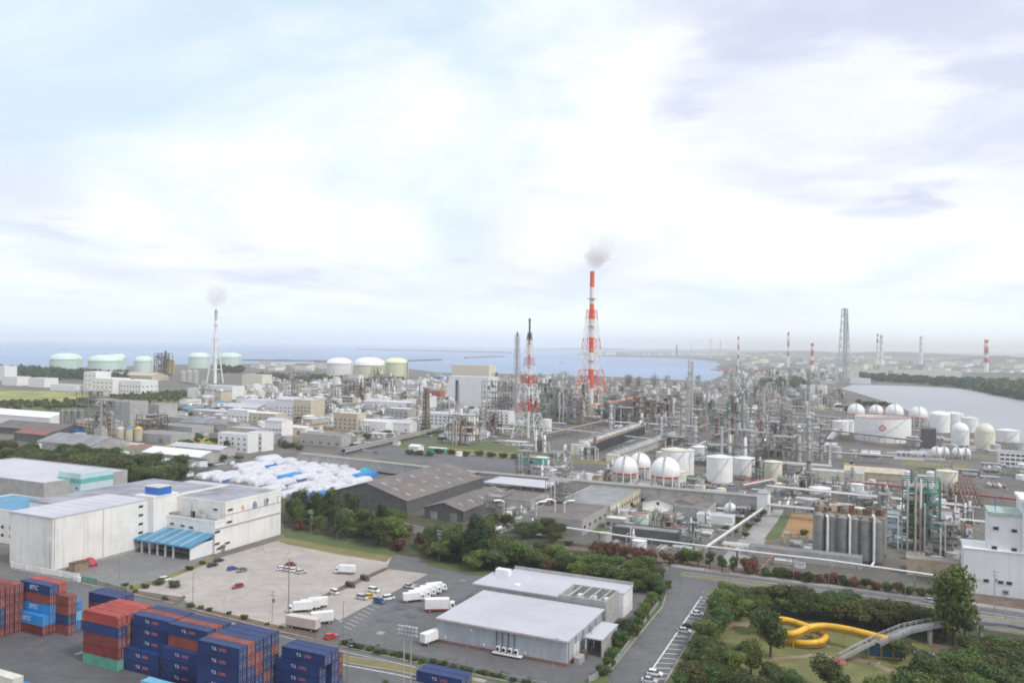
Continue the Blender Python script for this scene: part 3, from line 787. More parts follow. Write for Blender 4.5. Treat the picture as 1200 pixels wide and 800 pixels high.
    for k in range(7): t.piece('canopy_rib', rib, wall_lilac, (x0+4+k*(x1-x0-5)/6.5, 0, 0), ic)
    post = MB().cbox(0,0,0,.55,.55,4.6).mesh('post', wall_lilac)
    for k in range(8): t.piece('post', post, wall_lilac, (x0+.5+k*(x1-x0-8)/7, y0+.2, 0))
    t.part('loading_dock', MB().box(x0,-5.0,0,x1-.1,-.6,1.1), concrete)
    dd = MB().box(-1.3,-.05,1.1,1.3,.05,4.2).mesh('dock_door', wall_grey)
    for k in range(7): t.piece('dock_door', dd, wall_grey, (x0+3+k*4.6, -.65, 0))
    return t, p
T, p0 = depot()
T.put(p0, RZ, 1, 'white depot with blue loading canopy and painted blue wall characters', 'depot')

def simple_block(name, u, v, wb, wa, h, wall, roof, label, cat='building', group=None, wins=(), roofkind='flat', desc=None, extra=None, eave=0.4, doors=0):
    """grid-aligned building; (u, v) is its nearest ground corner (front right)"""
    t = Thing(name)
    if roofkind == 'flat':
        t.part('wall', MB().box(-wb/2,-wa/2,0,wb/2,wa/2,h), wall)
        t.part('roof', MB().box(-wb/2+.15,-wa/2+.15,h-.02,wb/2-.15,wa/2-.15,h+.22), roof)
        t.part('parapet', MB().box(-wb/2-.05,-wa/2-.05,h,wb/2+.05,-wa/2+.15,h+.7).box(wb/2-.15,-wa/2+.15,h,wb/2+.05,wa/2+.05,h+.7).box(-wb/2-.05,-wa/2+.15,h,-wb/2+.15,wa/2+.05,h+.7).box(-wb/2+.15,wa/2-.15,h,wb/2-.15,wa/2+.05,h+.7), wall)
    else:
        rise = (wb if roofkind == 'gable_a' else wa)*0.14
        W = MB()
        if roofkind == 'gable_a':      # ridge runs away from the camera
            W.quad((-wb/2,-wa/2,0),(wb/2,-wa/2,0),(wb/2,-wa/2,h),(0,-wa/2,h+rise),(-wb/2,-wa/2,h)); W.quad((wb/2,wa/2,0),(-wb/2,wa/2,0),(-wb/2,wa/2,h),(0,wa/2,h+rise),(wb/2,wa/2,h))
            W.quad((wb/2,-wa/2,0),(wb/2,wa/2,0),(wb/2,wa/2,h),(wb/2,-wa/2,h)); W.quad((-wb/2,wa/2,0),(-wb/2,-wa/2,0),(-wb/2,-wa/2,h),(-wb/2,wa/2,h))
            slopes = [((0,-1),(wb/2+eave,-rise*2*eave/wb)), ((0,-1),(-wb/2-eave,-rise*2*eave/wb))]
            for sgn in (1, -1):
                e = MB(); X = sgn*(wb/2+eave); ze = h-rise*eave/(wb/2); th = .22
                top = [(0,-wa/2-eave,h+rise+th),(X,-wa/2-eave,ze+th),(X,wa/2+eave,ze+th),(0,wa/2+eave,h+rise+th)]
                bot = [(x,y,z-th+.03) for x,y,z in top]
                if sgn < 0: top.reverse(); bot.reverse()
                e.quad(*top); e.quad(*bot[::-1])
                for i in range(4): j = (i+1) % 4; e.quad(top[j], top[i], bot[i], bot[j])
                t.part('roof_slope', e, roof)
        else:
            W.quad((wb/2,-wa/2,0),(wb/2,wa/2,0),(wb/2,wa/2,h),(wb/2,0,h+rise),(wb/2,-wa/2,h)); W.quad((-wb/2,wa/2,0),(-wb/2,-wa/2,0),(-wb/2,-wa/2,h),(-wb/2,0,h+rise),(-wb/2,wa/2,h))
            W.quad((-wb/2,-wa/2,0),(wb/2,-wa/2,0),(wb/2,-wa/2,h),(-wb/2,-wa/2,h)); W.quad((wb/2,wa/2,0),(-wb/2,wa/2,0),(-wb/2,wa/2,h),(wb/2,wa/2,h))
            for sgn in (1, -1):
                e = MB(); Y = sgn*(wa/2+eave); ze = h-rise*eave/(wa/2); th = .22
                top = [(-wb/2-eave,0,h+rise+th),(wb/2+eave,0,h+rise+th),(wb/2+eave,Y,ze+th),(-wb/2-eave,Y,ze+th)]
                bot = [(x,y,z-th+.03) for x,y,z in top]
                if sgn < 0: top.reverse(); bot.reverse()
                e.quad(*top); e.quad(*bot[::-1])
                for i in range(4): j = (i+1) % 4; e.quad(top[j], top[i], bot[i], bot[j])
                t.part('roof_slope', e, roof)
        t.part('wall', W, wall)
    for (face, rows, n, z0, dz, ww, hh) in wins:
        span = wb if face in 'fk' else wa
        for r in range(rows):
            for i in range(n): add_window(t, face, -span/2+span*(i+.5)/n, z0+dz*r, ww, hh, wb, wa, frame=False)
    for i in range(doors):
        x = -wb/2+wb*(i+.5)/doors; t.part('door', MB().box(x-1.8,-wa/2-.08,0,x+1.8,-wa/2+.02,3.6), steel_grey)
    if extra: extra(t)
    c = corner(u, v, wb, wa)
    return t.put(c, RZ, 1, label, cat, group, desc)

# ------------------------------------------------------------------ grey warehouse by the side road
def warehouse():
    t = Thing('grey_warehouse')
    p = G(663.8, 781.2)
    wb = (G(509, 754)-p).length
    h = 6.5
    L = (G(706,715,h)-G(663.8,752.5,h)).length
    t.part('wall', MB().box(-wb,0,0.9,0,L,h-.3), wall_bluegrey)
    t.part('plinth', MB().box(-wb-.06,-.06,0,.06,L+.06,.9), mat('brick_red', (0.24,0.13,0.11), .85, var=.15, scale=1.2))
    t.part('roof', MB().box(-wb-.3,-.35,h-.3,.5,L+.2,h+.1), roof_pale)
    seam = MB().box(-wb-.3,-.02,h+.1,.5,.02,h+.15).mesh('roof_seam', roof_pale)
    for k in range(16): t.piece('roof_seam', seam, roof_pale, (0, L*(k+.5)/16, 0))
    t.part('gutter', MB().box(-wb-.3,-.6,h-.45,.5,-.36,h-.02), mat('trim_pink', (0.45,0.38,0.38), .6))
    pan = MB().box(-.03,-.03,.95,.03,.01,h-.35).mesh('panel_joint', wall_grey)
    for k in range(1, 18): t.piece('panel_joint', pan, wall_grey, (-wb*k/18, 0, 0))
    # vents with condensers on a shelf
    for k in range(4):
        x = -wb*.52+1.7*k
        t.part('vent_pipe', MB().cyl((x,-.35,1.2),(x,-.35,6.0),.13,n=8), steel_dark)
        i = t.part('condenser', MB().box(x+.25,-1.05,1.0,x+1.25,-.35,2.3), white_paint); t.part('fan_grille', MB().cyl((x+.7,-1.1,1.65),(x+.7,-1.06,1.65),.45,n=12), dark_gap, i)
    t.part('plant_shelf', MB().box(-wb*.54,-1.4,.55,-wb*.54+8.2,-.08,.8), white_paint)
    for k, x in enumerate((-wb*.93, -wb*.62, -wb*.46, -wb*.30)): t.part('wall_lamp', MB().box(x-.2,-.3,1.5,x+.2,-.02,1.9), white_paint)
    # end wall: columns, doors, downpipes
    for k in range(6):
        y = 1.2+k*(L-2)/5; t.part('downpipe', MB().cyl((.12,y,0),(.12,y,h-.3),.1,n=6), steel_grey)
    for k in range(3):
        y = 5+k*7; t.part('roller_door', MB().box(.0,y,0,.1,y+3.6,3.8), wall_lilac)
    t.part('bin_box', MB().box(1.0,2.5,0,2.6,6.0,1.7), wall_grey)
    t.part('pallet_stack', MB().box(1.2,6.4,0,2.5,8.6,1.9), wood)
    # side canopy shed
    t.part('canopy', MB().box(1.4,9.3,4.5,6.1,22.6,4.8), roof_pale)
    t.part('canopy_wall', MB().box(5.7,9.6,0,5.95,22.3,4.5), wall_grey)
    t.part('canopy_back', MB().box(1.6,22.1,0,5.7,22.3,4.5), wall_dark)
    for x, y in ((1.6,9.6),(1.6,15.6),(1.6,21.8)): t.part('canopy_post', MB().cbox(x,y,0,.25,.25,4.5), white_paint)
    return t, p, wb, L
T, p0, wbW, LW = warehouse()
T.put(p0, RZ, 1, 'low grey warehouse with wide pale roof and four vent pipes', 'warehouse')
def annex():
    t = Thing('warehouse_annex')
    p = G(663.8, 781.2)
    h = 8.0
    t.part('wall', MB().box(-42,29.5,0,-14.3,43,h-.9), wall_grey)
    t.part('roof', MB().box(-42.2,29.3,h-.9,-14.3,43.2,h-.5), roof_pale)
    t.part('roof_hatch', MB().box(-30,33,h-.5,-28.4,34.6,h-.1), white_paint)
    t.part('roof_unit', MB().box(-40,40.5,h-.5,-35.5,42.8,h+1.4), white_paint)
    for k in range(9): t.part('roof_seam', MB().box(-42.2+3*k,29.35,h-.5,-42.14+3*k,43.15,h-.44), roof_pale)
    e = MB().box(-14.2,29.8,0,.0,30.2,h).box(-.4,30.2,0,.0,41.6,h).box(-14.2,30.2,0,-13.8,41.6,h).box(-13.8,41.2,0,-.4,41.6,h)
    i = t.part('plant_enclosure', e, wall_grey)
    t.part('enclosure_floor', MB().box(-13.8,30.2,5.0,-.4,41.2,5.2), roof_grey, i)
    for k in range(4): t.part('roof_beam', MB().box(-11.6+k*3.1,30.2,h-.45,-11.3+k*3.1,41.2,h-.1), steel_pale, i)
    for k in range(6): t.part('cooling_unit', MB().box(-13+k*2.05,32+(k%2)*4,5.2,-11.6+k*2.05,34+(k%2)*4,6.7), white_paint, i)
    t.part('rear_wing', MB().box(-38,43.3,0,1.4,51,h-1.2).box(-14,41.7,0,1.4,43.3,h-1.2), wall_lilac)
    t.part('rear_roof', MB().box(-38.2,43.35,h-1.2,1.6,51.2,h-.8).box(-14.2,41.75,h-1.2,1.6,43.35,h-.8), roof_pale)
    t.part('rear_parapet', MB().box(-38.2,50.9,h-.8,1.6,51.25,h+.1), wall_grey)
    t.part('side_wall_lamp', MB().box(.0,36,3,.2,36.4,3.4), white_paint)
    for k in range(3): t.part('roller_door', MB().box(1.4,42.4+k*2.9,0,1.48,44.6+k*2.9,3.2), wall_white)
    return t, p
T, p0 = annex()
T.put(p0, RZ, 1, 'grey annex with open rooftop plant pit behind the low warehouse', 'building')

# ------------------------------------------------------------------ other left edge roofs
simple_block('blue_roof_shed', 27, 640, 40, 22, 12.4, wall_white, roof_blue, 'blue roofed shed cut by the left edge beside the cold store', 'shed', wins=(('f',2,8,3,3.2,1.6,1.1),))
simple_block('pale_hall', 51, 596, 90, 46, 11.5, wall_grey, roof_pale, 'big pale flat roofed hall at the left edge before the trees', 'hall')
def teal_band(t): t.part('teal_band', MB().box(-8.15,-9.15,10.4,8.15,9.15,12.6), roof_teal)
simple_block('teal_band_block', 94, 592, 16, 18, 14.5, mat('pale_cyan', (0.50,0.64,0.68), .6, var=.05), roof_pale, 'small pale block with a teal band above the cold store', 'building', extra=teal_band, wins=(('f',1,3,8,3,1.2,1),))
# things on the dock apron
T = Thing('red_tarp_heap'); m_ = MB()
for j in range(9):
    a0 = math.pi*j/8
m_ = MB().lathe([(2.9*math.sin(math.radians(a)), 2.9*math.cos(math.radians(a))) for a in range(90, -1, -10)], 18); T.part('tarp', m_, mat('tarp_red', (0.42,0.06,0.09), .6, var=.1, scale=.8)); T.part('rope', MB().lathe([(2.95,0.6),(3.0,.7),(2.95,.8)],18), rubber)
T.put(G(108, 662)-AX*1.0, RZ, (1.0,.75,1.05), 'dark red rounded tarp beside brown crates at the cold store', 'tarp')
for k, (u, v, s) in enumerate(((88.5,668.5,1.0),(96.5,666,.95))):
    t = Thing('brown_crate'); t.part('box', MB().box(-1.6,-1.4,0,1.6,1.4,2.7), mat('crate_brown', (0.30,0.21,0.14), .85, var=.15)); t.part('lid', MB().box(-1.7,-1.5,2.7,1.7,1.5,2.9), wood)
    t.put(G(u, v), RZ, s, ['left brown crate against the white cold store wall', 'right brown crate next to the dark red tarp'][k], 'crate')
def wall_run(name, pts, h, w, m, label, cat='wall', panel=None):
    P = [G(u, v) for u, v in pts]; t = Thing(name); o = P[0]
    for a, b in zip(P, P[1:]):
        n = max(1, int((b-a).length/(panel or 1e9)))
        for i in range(n):
            q0, q1 = a.lerp(b, i/n)-o, a.lerp(b, (i+1)/n)-o
            d = (q1-q0).normalized()*0.03
            t.part('panel', MB().bar(q0+d+Vector((0,0,h/2)), q1-d+Vector((0,0,h/2)), w, h), m)
            if panel: t.part('post', MB().cbox(q0.x,q0.y,0,w*1.8,w*1.8,h+.12), m)
    t.part('end_post', MB().cbox((P[-1]-o).x,(P[-1]-o).y,0,w*2,w*2,h+.12), m)
    t.put(o, 0, 1, label, cat)
wall_run('low_wall', [(14,664.5),(50,671.5),(92,679)], 1.9, .25, wall_white, 'low white boundary wall along the foot of the cold store', panel=7)
wall_run('green_fence', [(94,679.5),(114,684)], 1.6, .12, mat('fence_green', (0.16,0.36,0.30), .6), 'short green fence between white wall and dock gate', 'fence', 4)
wall_run('kerb_wall', [(115,684),(140,690),(150,692.5)], 1.2, .3, concrete, 'concrete kerb wall right of the short green fence', panel=6)
wall_run('roadside_fence', [(400,754),(470,768),(560,788),(640,806)], 1.3, .08, mat('fence_grey', (0.30,0.32,0.32), .6), 'grey roadside fence before the truck yard and warehouse', 'fence', 5)
wall_run('mesh_fence', [(690,800),(715,785),(745,745),(772,708)], 1.6, .06, mat('fence_grey', (0.30,0.32,0.32), .6), 'thin grey fence beside the hedge along the side road', 'fence', 5)
wall_run('gate_sign', [(86,679.2),(93,680.8)], 1.4, .4, white_paint, 'small white gatehouse sign at the end of the low wall', 'sign')

# ------------------------------------------------------------------ vehicles
def wheel_meshes():
    ty = MB().cyl((0,-.11,0),(0,.11,0),.5,n=14); rim = MB().cyl((0,-.125,0),(0,.125,0),.28,n=10)
    return ty.mesh('tyre', rubber), rim.mesh('rim', steel_pale)
W_T, W_R = wheel_meshes()
def wheels(t, pts, r):
    for (x, y) in pts:
        i = t.piece('wheel', W_T, rubber, (x, y, r), None, (0,0,0), (r*2,1.9*.9,r*2)); t.piece('rim', W_R, steel_pale, (0,0,0), i)
def loft(sections):
    """sections: list of (x, [(y, z) ...]) closed rings"""
    mb = MB(); n = len(sections[0][1])
    for x, ring in sections: mb.v += [(x, y, z) for y, z in ring]
    for s in range(len(sections)-1):
        for i in range(n):
            j = (i+1) % n; mb.f.append((s*n+i, s*n+j, (s+1)*n+j, (s+1)*n+i)); mb.sm.append(False)
    mb.f.append(tuple(range(n-1, -1, -1))); mb.sm.append(False)
    k = (len(sections)-1)*n; mb.f.append(tuple(range(k, k+n))); mb.sm.append(False)
    return mb
def car_proto(kind):
    t = Thing('parked_car')
    L, W = (4.3, 1.72) if kind != 'van' else (4.4, 1.72)
    def ring(w, z0, z1): return [(-w/2,z0),(w/2,z0),(w/2*1.0,(z0+z1)/2),(w/2*.94,z1),(-w/2*.94,z1),(-w/2,(z0+z1)/2)]
    hood, belt = (.78, .92) if kind != 'van' else (.95, 1.05)
    b = loft([(-L/2,ring(W*.86,.35,.72)),(-L/2+.12,ring(W*.97,.25,belt)),(-L/2+.9,ring(W,.2,belt)),(.55,ring(W,.2,belt)),(L/2-.5,ring(W*.97,.2,hood)),(L/2-.08,ring(W*.9,.25,.68)),(L/2,ring(W*.8,.35,.58))])
    paint = mat('car_paint', (0.7,0.7,0.7), .3, var=.03, rnd=.03)
    bi = t.part('body', b, paint)
    top = 1.48 if kind != 'van' else 1.78
    if kind == 'van': xs = (-L/2+.12, -L/2+.3, .75, 1.45)
    elif kind == 'hatch': xs = (-L/2+.15, -L/2+.6, .35, 1.05)
    else: xs = (-L/2+.55, -L/2+1.15, .35, 1.1)
    def cr(w, z): return [(-w/2,belt-.02),(w/2,belt-.02),(w/2*.82,z),(-w/2*.82,z)]
    g = loft([(xs[0],cr(W*.92,belt+.03)),(xs[1],cr(W*.95,top-.06)),(xs[2],cr(W*.95,top-.06)),(xs[3],cr(W*.9,belt+.03))])
    t.part('windows', g, glass)
    t.part('roof', MB().box(xs[1]+.02,-W*.40,top-.09,xs[2]-.02,W*.40,top), paint)
    for s in (-1, 1):
        t.part('headlight', MB().box(L/2-.16,s*W*.30-.16,.56,L/2-.015,s*W*.30+.16,.70), white_paint)
        t.part('tail_light', MB().box(-L/2-.01,s*W*.33-.13,.6,-L/2+.1,s*W*.33+.13,.80), paint_red)
        t.part('pillar', MB().bar((0,s*W*.462,belt),(0,s*W*.40,top-.05),.1,.08), paint)
    wheels(t, [(-L/2+.8,-W/2+.12),(-L/2+.8,W/2-.12),(L/2-.85,-W/2+.12),(L/2-.85,W/2-.12)], .31)
    return t
CARS = {k: car_proto(k) for k in ('sedan', 'hatch', 'van')}
car_col = {'white': (0.78,0.78,0.78), 'black': (0.015,0.015,0.017), 'grey': (0.18,0.19,0.20), 'blue': (0.03,0.08,0.33), 'red': (0.30,0.015,0.02), 'silver': (0.48,0.49,0.50), 'yellow': (0.70,0.45,0.02), 'bright red': (0.62,0.02,0.025), 'navy': (0.02,0.03,0.12)}
CP = {k: mat('car_'+k.replace(' ', '_'), c, .28, var=.03, rnd=0) for k, c in car_col.items()}
def car(kind, colr, u, v, deg, label, grp='cars in the car parks'):
    CARS[kind].put(G(u, v)+Vector((0,0,.12)), math.radians(deg)+RZ, .9, label, 'car', grp, swap={'car_paint': CP[colr]})
car('van','white',193,681,70,'white car alone by the dock apron hedge')
car('hatch','black',249,663.5,78,'black car nearest the depot corner'); car('hatch','black',256.5,658,80,'black car beside the depot side door')
car('hatch','blue',272.5,667.5,75,'blue car next to a dark grey car in the pale lot'); car('sedan','grey',283,669.5,258,'dark grey car next to the blue car in the pale lot')
car('hatch','red',278.5,688.5,258,'dark red car alone in the middle of the pale lot')
for k, (u, v) in enumerate(((331,667.5),(338,668.5),(345,669.5),(353,671.5))): car('hatch',['white','silver','white','silver'][k],u,v,55,['leftmost','second','third','rightmost'][k]+' of four pale cars parked in a row by the pole')
car('sedan','red',341,662.5,20,'red car behind the row of four pale cars')
car('van','white',391,695.5,165,'white car on the brown strip, left of two black cars'); car('van','black',410.5,687.5,-15,'black van left of another on the brown strip'); car('van','black',427.5,679.5,-20,'black van at the right end of the brown strip')
car('hatch','bright red',388,747.5,65,'bright red car driving out at the yard entrance')
car('sedan','silver',479,688.5,-5,'silver car parked left of the white truck row')
car('van','white',438,693.5,0,'white van behind the yellow car'); car('van','silver',424.5,702,0,'silver van left of the yellow car'); car('hatch','yellow',433.5,700.5,20,'yellow car among white and blue vans'); car('van','blue',444.5,706.5,-8,'dark blue van right of the yellow car'); car('van','white',455.5,702.5,60,'white van at the right of the blue van')
car('sedan','white',817,720.5,10,'white car in the farthest occupied roadside bay'); car('hatch','silver',802.5,741,12,'silver car beside a black car in the bays'); car('sedan','black',807,735.5,12,'black car behind the silver car in the bays'); car('hatch','white',767.5,791,5,'white car in the nearest roadside bay'); car('sedan','silver',761,799.5,5,'silver car cut by the bottom edge in the bays'); car('hatch','white',825,772.5,30,'white car half hidden under the park trees')
car('hatch','silver',1092,706,0,'pale car on the main road behind the tall park tree')
def truck_proto():
    t = Thing('box_truck')
    t.part('cargo_box', MB().box(-4.6,-1.15,1.0,1.9,1.15,3.5), white_paint)
    t.part('box_rail', MB().box(-4.62,-1.18,.86,1.9,1.18,1.0), steel_grey)
    cab = loft([(2.05,[(-1.05,.55),(1.05,.55),(1.05,2.55),(-1.05,2.55)]),(3.3,[(-1.05,.55),(1.05,.55),(1.0,2.5),(-1.0,2.5)]),(3.75,[(-1.02,.55),(1.02,.55),(1.0,1.5),(-1.0,1.5)])])
    t.part('cab', cab, white_paint)
    t.part('windscreen', MB().quad((3.42,-.9,2.35),(3.78,-.92,1.55),(3.78,.92,1.55),(3.42,.9,2.35)), glass)
    for s in (-1, 1):
        t.part('side_window', MB().box(2.5,s*1.055-.01,1.55,3.2,s*1.055+.01,2.25), glass); t.part('headlight', MB().box(3.7,s*.75-.16,.75,3.79,s*.75+.16,.95), steel_pale)
    t.part('chassis', MB().box(-4.4,-.45,.55,3.2,.45,.86), steel_dark)
    wheels(t, [(-3.3,-.95),(-3.3,.95),(2.8,-.95),(2.8,.95)], .45)
    return t
TRUCK = truck_proto()
def truck(u, v, deg, label, sc=1.0, swap=None): TRUCK.put(G(u, v)+Vector((0,0,.1)), math.radians(deg)+RZ, sc, label, 'truck', 'white box trucks in the yards', swap=swap)
for k in range(5): truck(486+6.6*k, 704.5-2.9*k, 48, ['nearest','second','third','fourth','farthest'][k]+' of the white box trucks lined up before the annex', .82)
for k in range(3): truck(350+9*k, 717-2.4*k, 222, ['left','middle','right'][k]+' of three white box trucks beside the tall light pole', .86)
truck(372,731,-135,'white truck facing the entrance next to the pink trailer', .95)
truck(403,672,200,'white box truck alone at the top of the pale lot', .85)
truck(508,752,75,'white truck half hidden behind the left end of the warehouse', .9)
truck(518,716,30,'white box truck parked close to the warehouse left wall', 1.1, {'steel_grey': paint_orange})
T = Thing('cargo_trailer'); T.part('cargo_box', MB().box(-5,-1.2,1.0,5,1.2,3.6), mat('pale_pink', (0.66,0.58,0.54), .6, var=.06, streak=.2)); T.part('bed', MB().box(-5,-1.1,.75,5,1.1,1.0), steel_dark); wheels(T, [(x,y) for x in (-4,-2.9,3.6) for y in (-1,1)], .45)
T.put(G(355,737), RZ+.05, 1, 'long pale pink cargo trailer at the car park entrance', 'trailer')

# ------------------------------------------------------------------ poles, masts and lamps
def pole(u, v, vtop, label, kind='lamp', cat='pole', grp='street poles', deg=0):
    h = up_to(u, v, vtop); t = Thing({'lamp':'street_lamp','util':'utility_pole','flood':'floodlight_mast'}[kind])
    r = max(.09, h*.0085)
    t.part('pole', MB().cyl((0,0,0),(0,0,h),r*1.25,r*.75,n=8), {'lamp':mat('pole_grey',(0.24,0.24,0.24),.6,var=.1),'util':concrete,'flood':wall_grey}[kind])
    if kind == 'lamp':
        i = t.part('arm', MB().bar((0,0,h-.1),(1.0,0,h+.1),.08), MATS['pole_grey']); t.part('lamp_head', MB().box(.7,-.13,h+.0,1.35,.13,h+.16), steel_pale, i)
    elif kind == 'util':
        for k in range(2):
            i = t.part('crossarm', MB().box(-1.0,-.08,h-.5-k*1.1,1.0,.08,h-.36-k*1.1), steel_grey)
            for x in (-.85,-.4,.4,.85): t.part('insulator', MB().cyl((x,0,h-.36-k*1.1),(x,0,h-.1-k*1.1),.08,n=6), white_paint, i)
        t.part('transformer', MB().cyl((.5,0,h-3.4),(.5,0,h-2.4),.3,n=8), steel_grey)
    else:
        for k in range(3):
            i = t.part('crossbar', MB().box(-1.6,-.07,h-.2-k*.9,1.6,.07,h-.05-k*.9), steel_grey)
            for x in (-1.35,-.45,.45,1.35): t.part('floodlight', MB().box(x-.3,-.28,h-.05-k*.9,x+.3,.15,h+.4-k*.9), steel_pale, i)
    t.put(G(u, v)+Vector((0,0,.05)), RZ+math.radians(deg), 1, label, cat, grp)
pole(473,806,735,'left floodlight mast of the pair above the road','flood','floodlight'); pole(481,808,736,'right floodlight mast of the pair above the road','flood','floodlight')
pole(338,724,655,'tall thin pole beside three white box trucks'); pole(226,706,671,'thin pole at the edge of the pale lot above the navy stacks')
pole(319,729,691,'short pole on the verge left of the pink trailer','util'); pole(402,746,705,'thin pole right of the bright red car'); pole(407,800,756,'white lamp post right of the rightmost navy stack')
pole(364,628,597,'concrete pole between depot and tree belt','util'); pole(395,634,623,'short marker post on the grass above the pale lot'); pole(514,656,621,'concrete pole at the top of the truck yard','util')
pole(547,780,738,'left pole before the grey warehouse wall'); pole(648,800,748,'right pole before the grey warehouse wall'); pole(693,764,733,'pole at the side canopy of the grey warehouse')
pole(58,672,636,'left thin pole before the white cold store'); pole(73,666,640,'right thin pole before the white cold store'); pole(140,678,651,'pole on the dock apron')
pole(733,684,666,'short concrete pole behind the annex','util'); pole(770,688,671,'left pole of the pair at the road junction','util'); pole(779,692,656,'right pole of the pair at the road junction','util')
pole(820,705,693,'small white marker at the far end of the bays'); pole(855,683,658,'lamp post on the road opposite the park corner'); pole(971,694,664,'lamp post on the main road behind the park shrubs'); pole(1061,700,672,'lamp post on the main road left of the tall tree')
pole(1165,724,668,'dark pole right of the tall park tree','util'); pole(1178,727,690,'second pole right of the tall park tree','util'); pole(1024,806,776,'park lamp below the red climbing frame'); pole(826,672,655,'thin lamp at the junction corner'); pole(930,680,655,'thin lamp by the round red bush','util')
pole(582,676,664,'short post near the annex roof unit'); pole(966,768,757,'low white lamp on the park path')

# ------------------------------------------------------------------ park: slide, bridge, play house
def tube_path(pts, r, half=False, n=12, sub=4):
    """smooth swept trough (half) or tube"""
    P = []
    for i in range(len(pts)-1):
        p0, p1, p2, p3 = (Vector(pts[max(0,i-1)]), Vector(pts[i]), Vector(pts[i+1]), Vector(pts[min(len(pts)-1,i+2)]))
        for k in range(sub):
            t = k/sub
            P.append(0.5*((2*p1)+(p2-p0)*t+(2*p0-5*p1+4*p2-p3)*t*t+(3*p1-p0-3*p2+p3)*t**3))
    P.append(Vector(pts[-1]))
    mb = MB(); rows = []
    for i, p in enumerate(P):
        d = (P[min(i+1,len(P)-1)]-P[max(i-1,0)]).normalized()
        a = d.cross(Vector((0,0,1))).normalized(); b = a.cross(d)
        base = len(mb.v)
        for k in range(n+1 if half else n):
            an = math.pi+math.pi*k/n if half else 2*math.pi*k/n
            mb.v.append(tuple(p+a*(math.cos(an)*r)+b*(math.sin(an)*r)))
        rows.append(base)
    m = n+1 if half else n
    for r0, r1 in zip(rows, rows[1:]):
        for k in range(m-1 if half else m):
            j = (k+1) % m
            mb.f.append((r0+k, r0+j, r1+j, r1+k)); mb.sm.append(True)
    return mb, P
def slide():
    t = Thing('yellow_slide')
    z = lambda u, v, h: G(u, v, h)
    pts = [z(1042,749,5.2), z(1020,743,5.1), z(995,737,5.0), z(970,733,4.7), z(950,734,4.4), z(933,741,4.0), z(921,742,3.6), z(910,738,3.4), z(902,731,3.2), z(905,726,3.2), z(922,726,3.1), z(945,733,2.8), z(962,739,2.4), z(968,745,2.0), z(962,751,1.7), z(945,753,1.5), z(925,751,1.1), z(910,750,.8)]
    o = G(985, 760); pts = [p-o for p in pts]
    tube, P = tube_path(pts, .82)
    t.part('chute', tube, paint_yellow)
    rim, _ = tube_path([p-Vector((0,0,.55)) for p in pts], .88, half=True)
    t.part('chute_base', rim, mat('slide_base', (0.50,0.30,0.10), .6, var=.1))
    for i in range(3, len(P)-4, 6):
        p = P[i]; t.part('support_post', MB().cyl((p.x,p.y,0),(p.x,p.y,p.z-1.0),.16,n=8), paint_yellow)
    for i in range(2, len(P)-1, 5):
        p, q = P[i], P[i+1]; d = (q-p).normalized()*.12
        t.part('joint_ring', MB().cyl(p-d, p+d, .9, n=16, caps=False), paint_yellow)
    t.put(o, 0, 1, 'yellow tube slide looping across the park lawn', 'slide')
slide()
def footbridge():
    t = Thing('footbridge')
    top = [(1025,752,5.0),(1045,744,5.4),(1062,737,5.6),(1090,731,5.6),(1120,728,5.6),(1150,727,5.6),(1180,729,5.6),(1215,736,5.4),(1260,748,5.0)]
    P = [G(u, v, z) for u, v, z in top]; o = Vector((P[0].x, P[0].y, 0))
    P = [p-o for p in P]
    for i, (a, b) in enumerate(zip(P, P[1:])):
        d = (b-a); n = Vector((-d.y, d.x, 0)).normalized()*1.5; e = d.normalized()*.02
        t.part('deck', MB().quad(a-n, b-n, b+n, a+n).quad(a+n-Vector((0,0,.7)), b+n-Vector((0,0,.7)), b-n-Vector((0,0,.7)), a-n-Vector((0,0,.7))).quad(a-n-Vector((0,0,.7)), b-n-Vector((0,0,.7)), b-n, a-n).quad(b+n-Vector((0,0,.7)), a+n-Vector((0,0,.7)), a+n, b+n), mat('bridge_grey', (0.21,0.21,0.225), .8, var=.12))
        for s in (-1, 1):
            up = Vector((0,0,1.0))
            r = t.part('railing', MB().bar(a+n*s+up+e, b+n*s+up-e, .12).bar(a+n*s+up*.5+e, b+n*s+up*.5-e, .07), steel_pale)
            k = max(2, int(d.length/2.2))
            pst = MB()
            for j in range(k): c = a.lerp(b, (j+.5)/k)+n*s; pst.cbox(c.x,c.y,c.z,.09,.09,1.0)
            t.part('baluster', pst, steel_pale, r, 'stuff')
        if i % 2: t.part('pier', MB().cbox(a.x,a.y,-.0,.9,.9,a.z-.7), concrete)
    t.put(o, 0, 1, 'grey curved footbridge with railings behind the blue play house', 'bridge')
    # stair ramp down to the lawn
    s = Thing('stair_ramp'); A, B = G(1024,752,4.9), G(985,772,0.15); o = Vector((B.x,B.y,0)); A -= o; B -= o
    d = B-A; n = Vector((-d.y, d.x, 0)).normalized()*1.4
    N_ = 22
    for k in range(N_):
        a, b = A.lerp(B, k/N_), A.lerp(B, (k+1)/N_)
        s.part('step', MB().quad(a-n, Vector((*b.xy,a.z))-n, Vector((*b.xy,a.z))+n, a+n).quad(Vector((*b.xy,a.z))-n, b-n, b+n, Vector((*b.xy,a.z))+n).quad(a-n,a-n-Vector((0,0,.6)),b-n-Vector((0,0,.6)),Vector((*b.xy,a.z))-n), wall_grey)
    for q in (-1, 1): s.part('handrail', MB().bar(A+n*q+Vector((0,0,.9)), B+n*q+Vector((0,0,.9)), .22, .5), steel_pale)
    s.put(o, 0, 1, 'straight stair ramp with pale handrails beside the yellow slide', 'stairs')
footbridge()
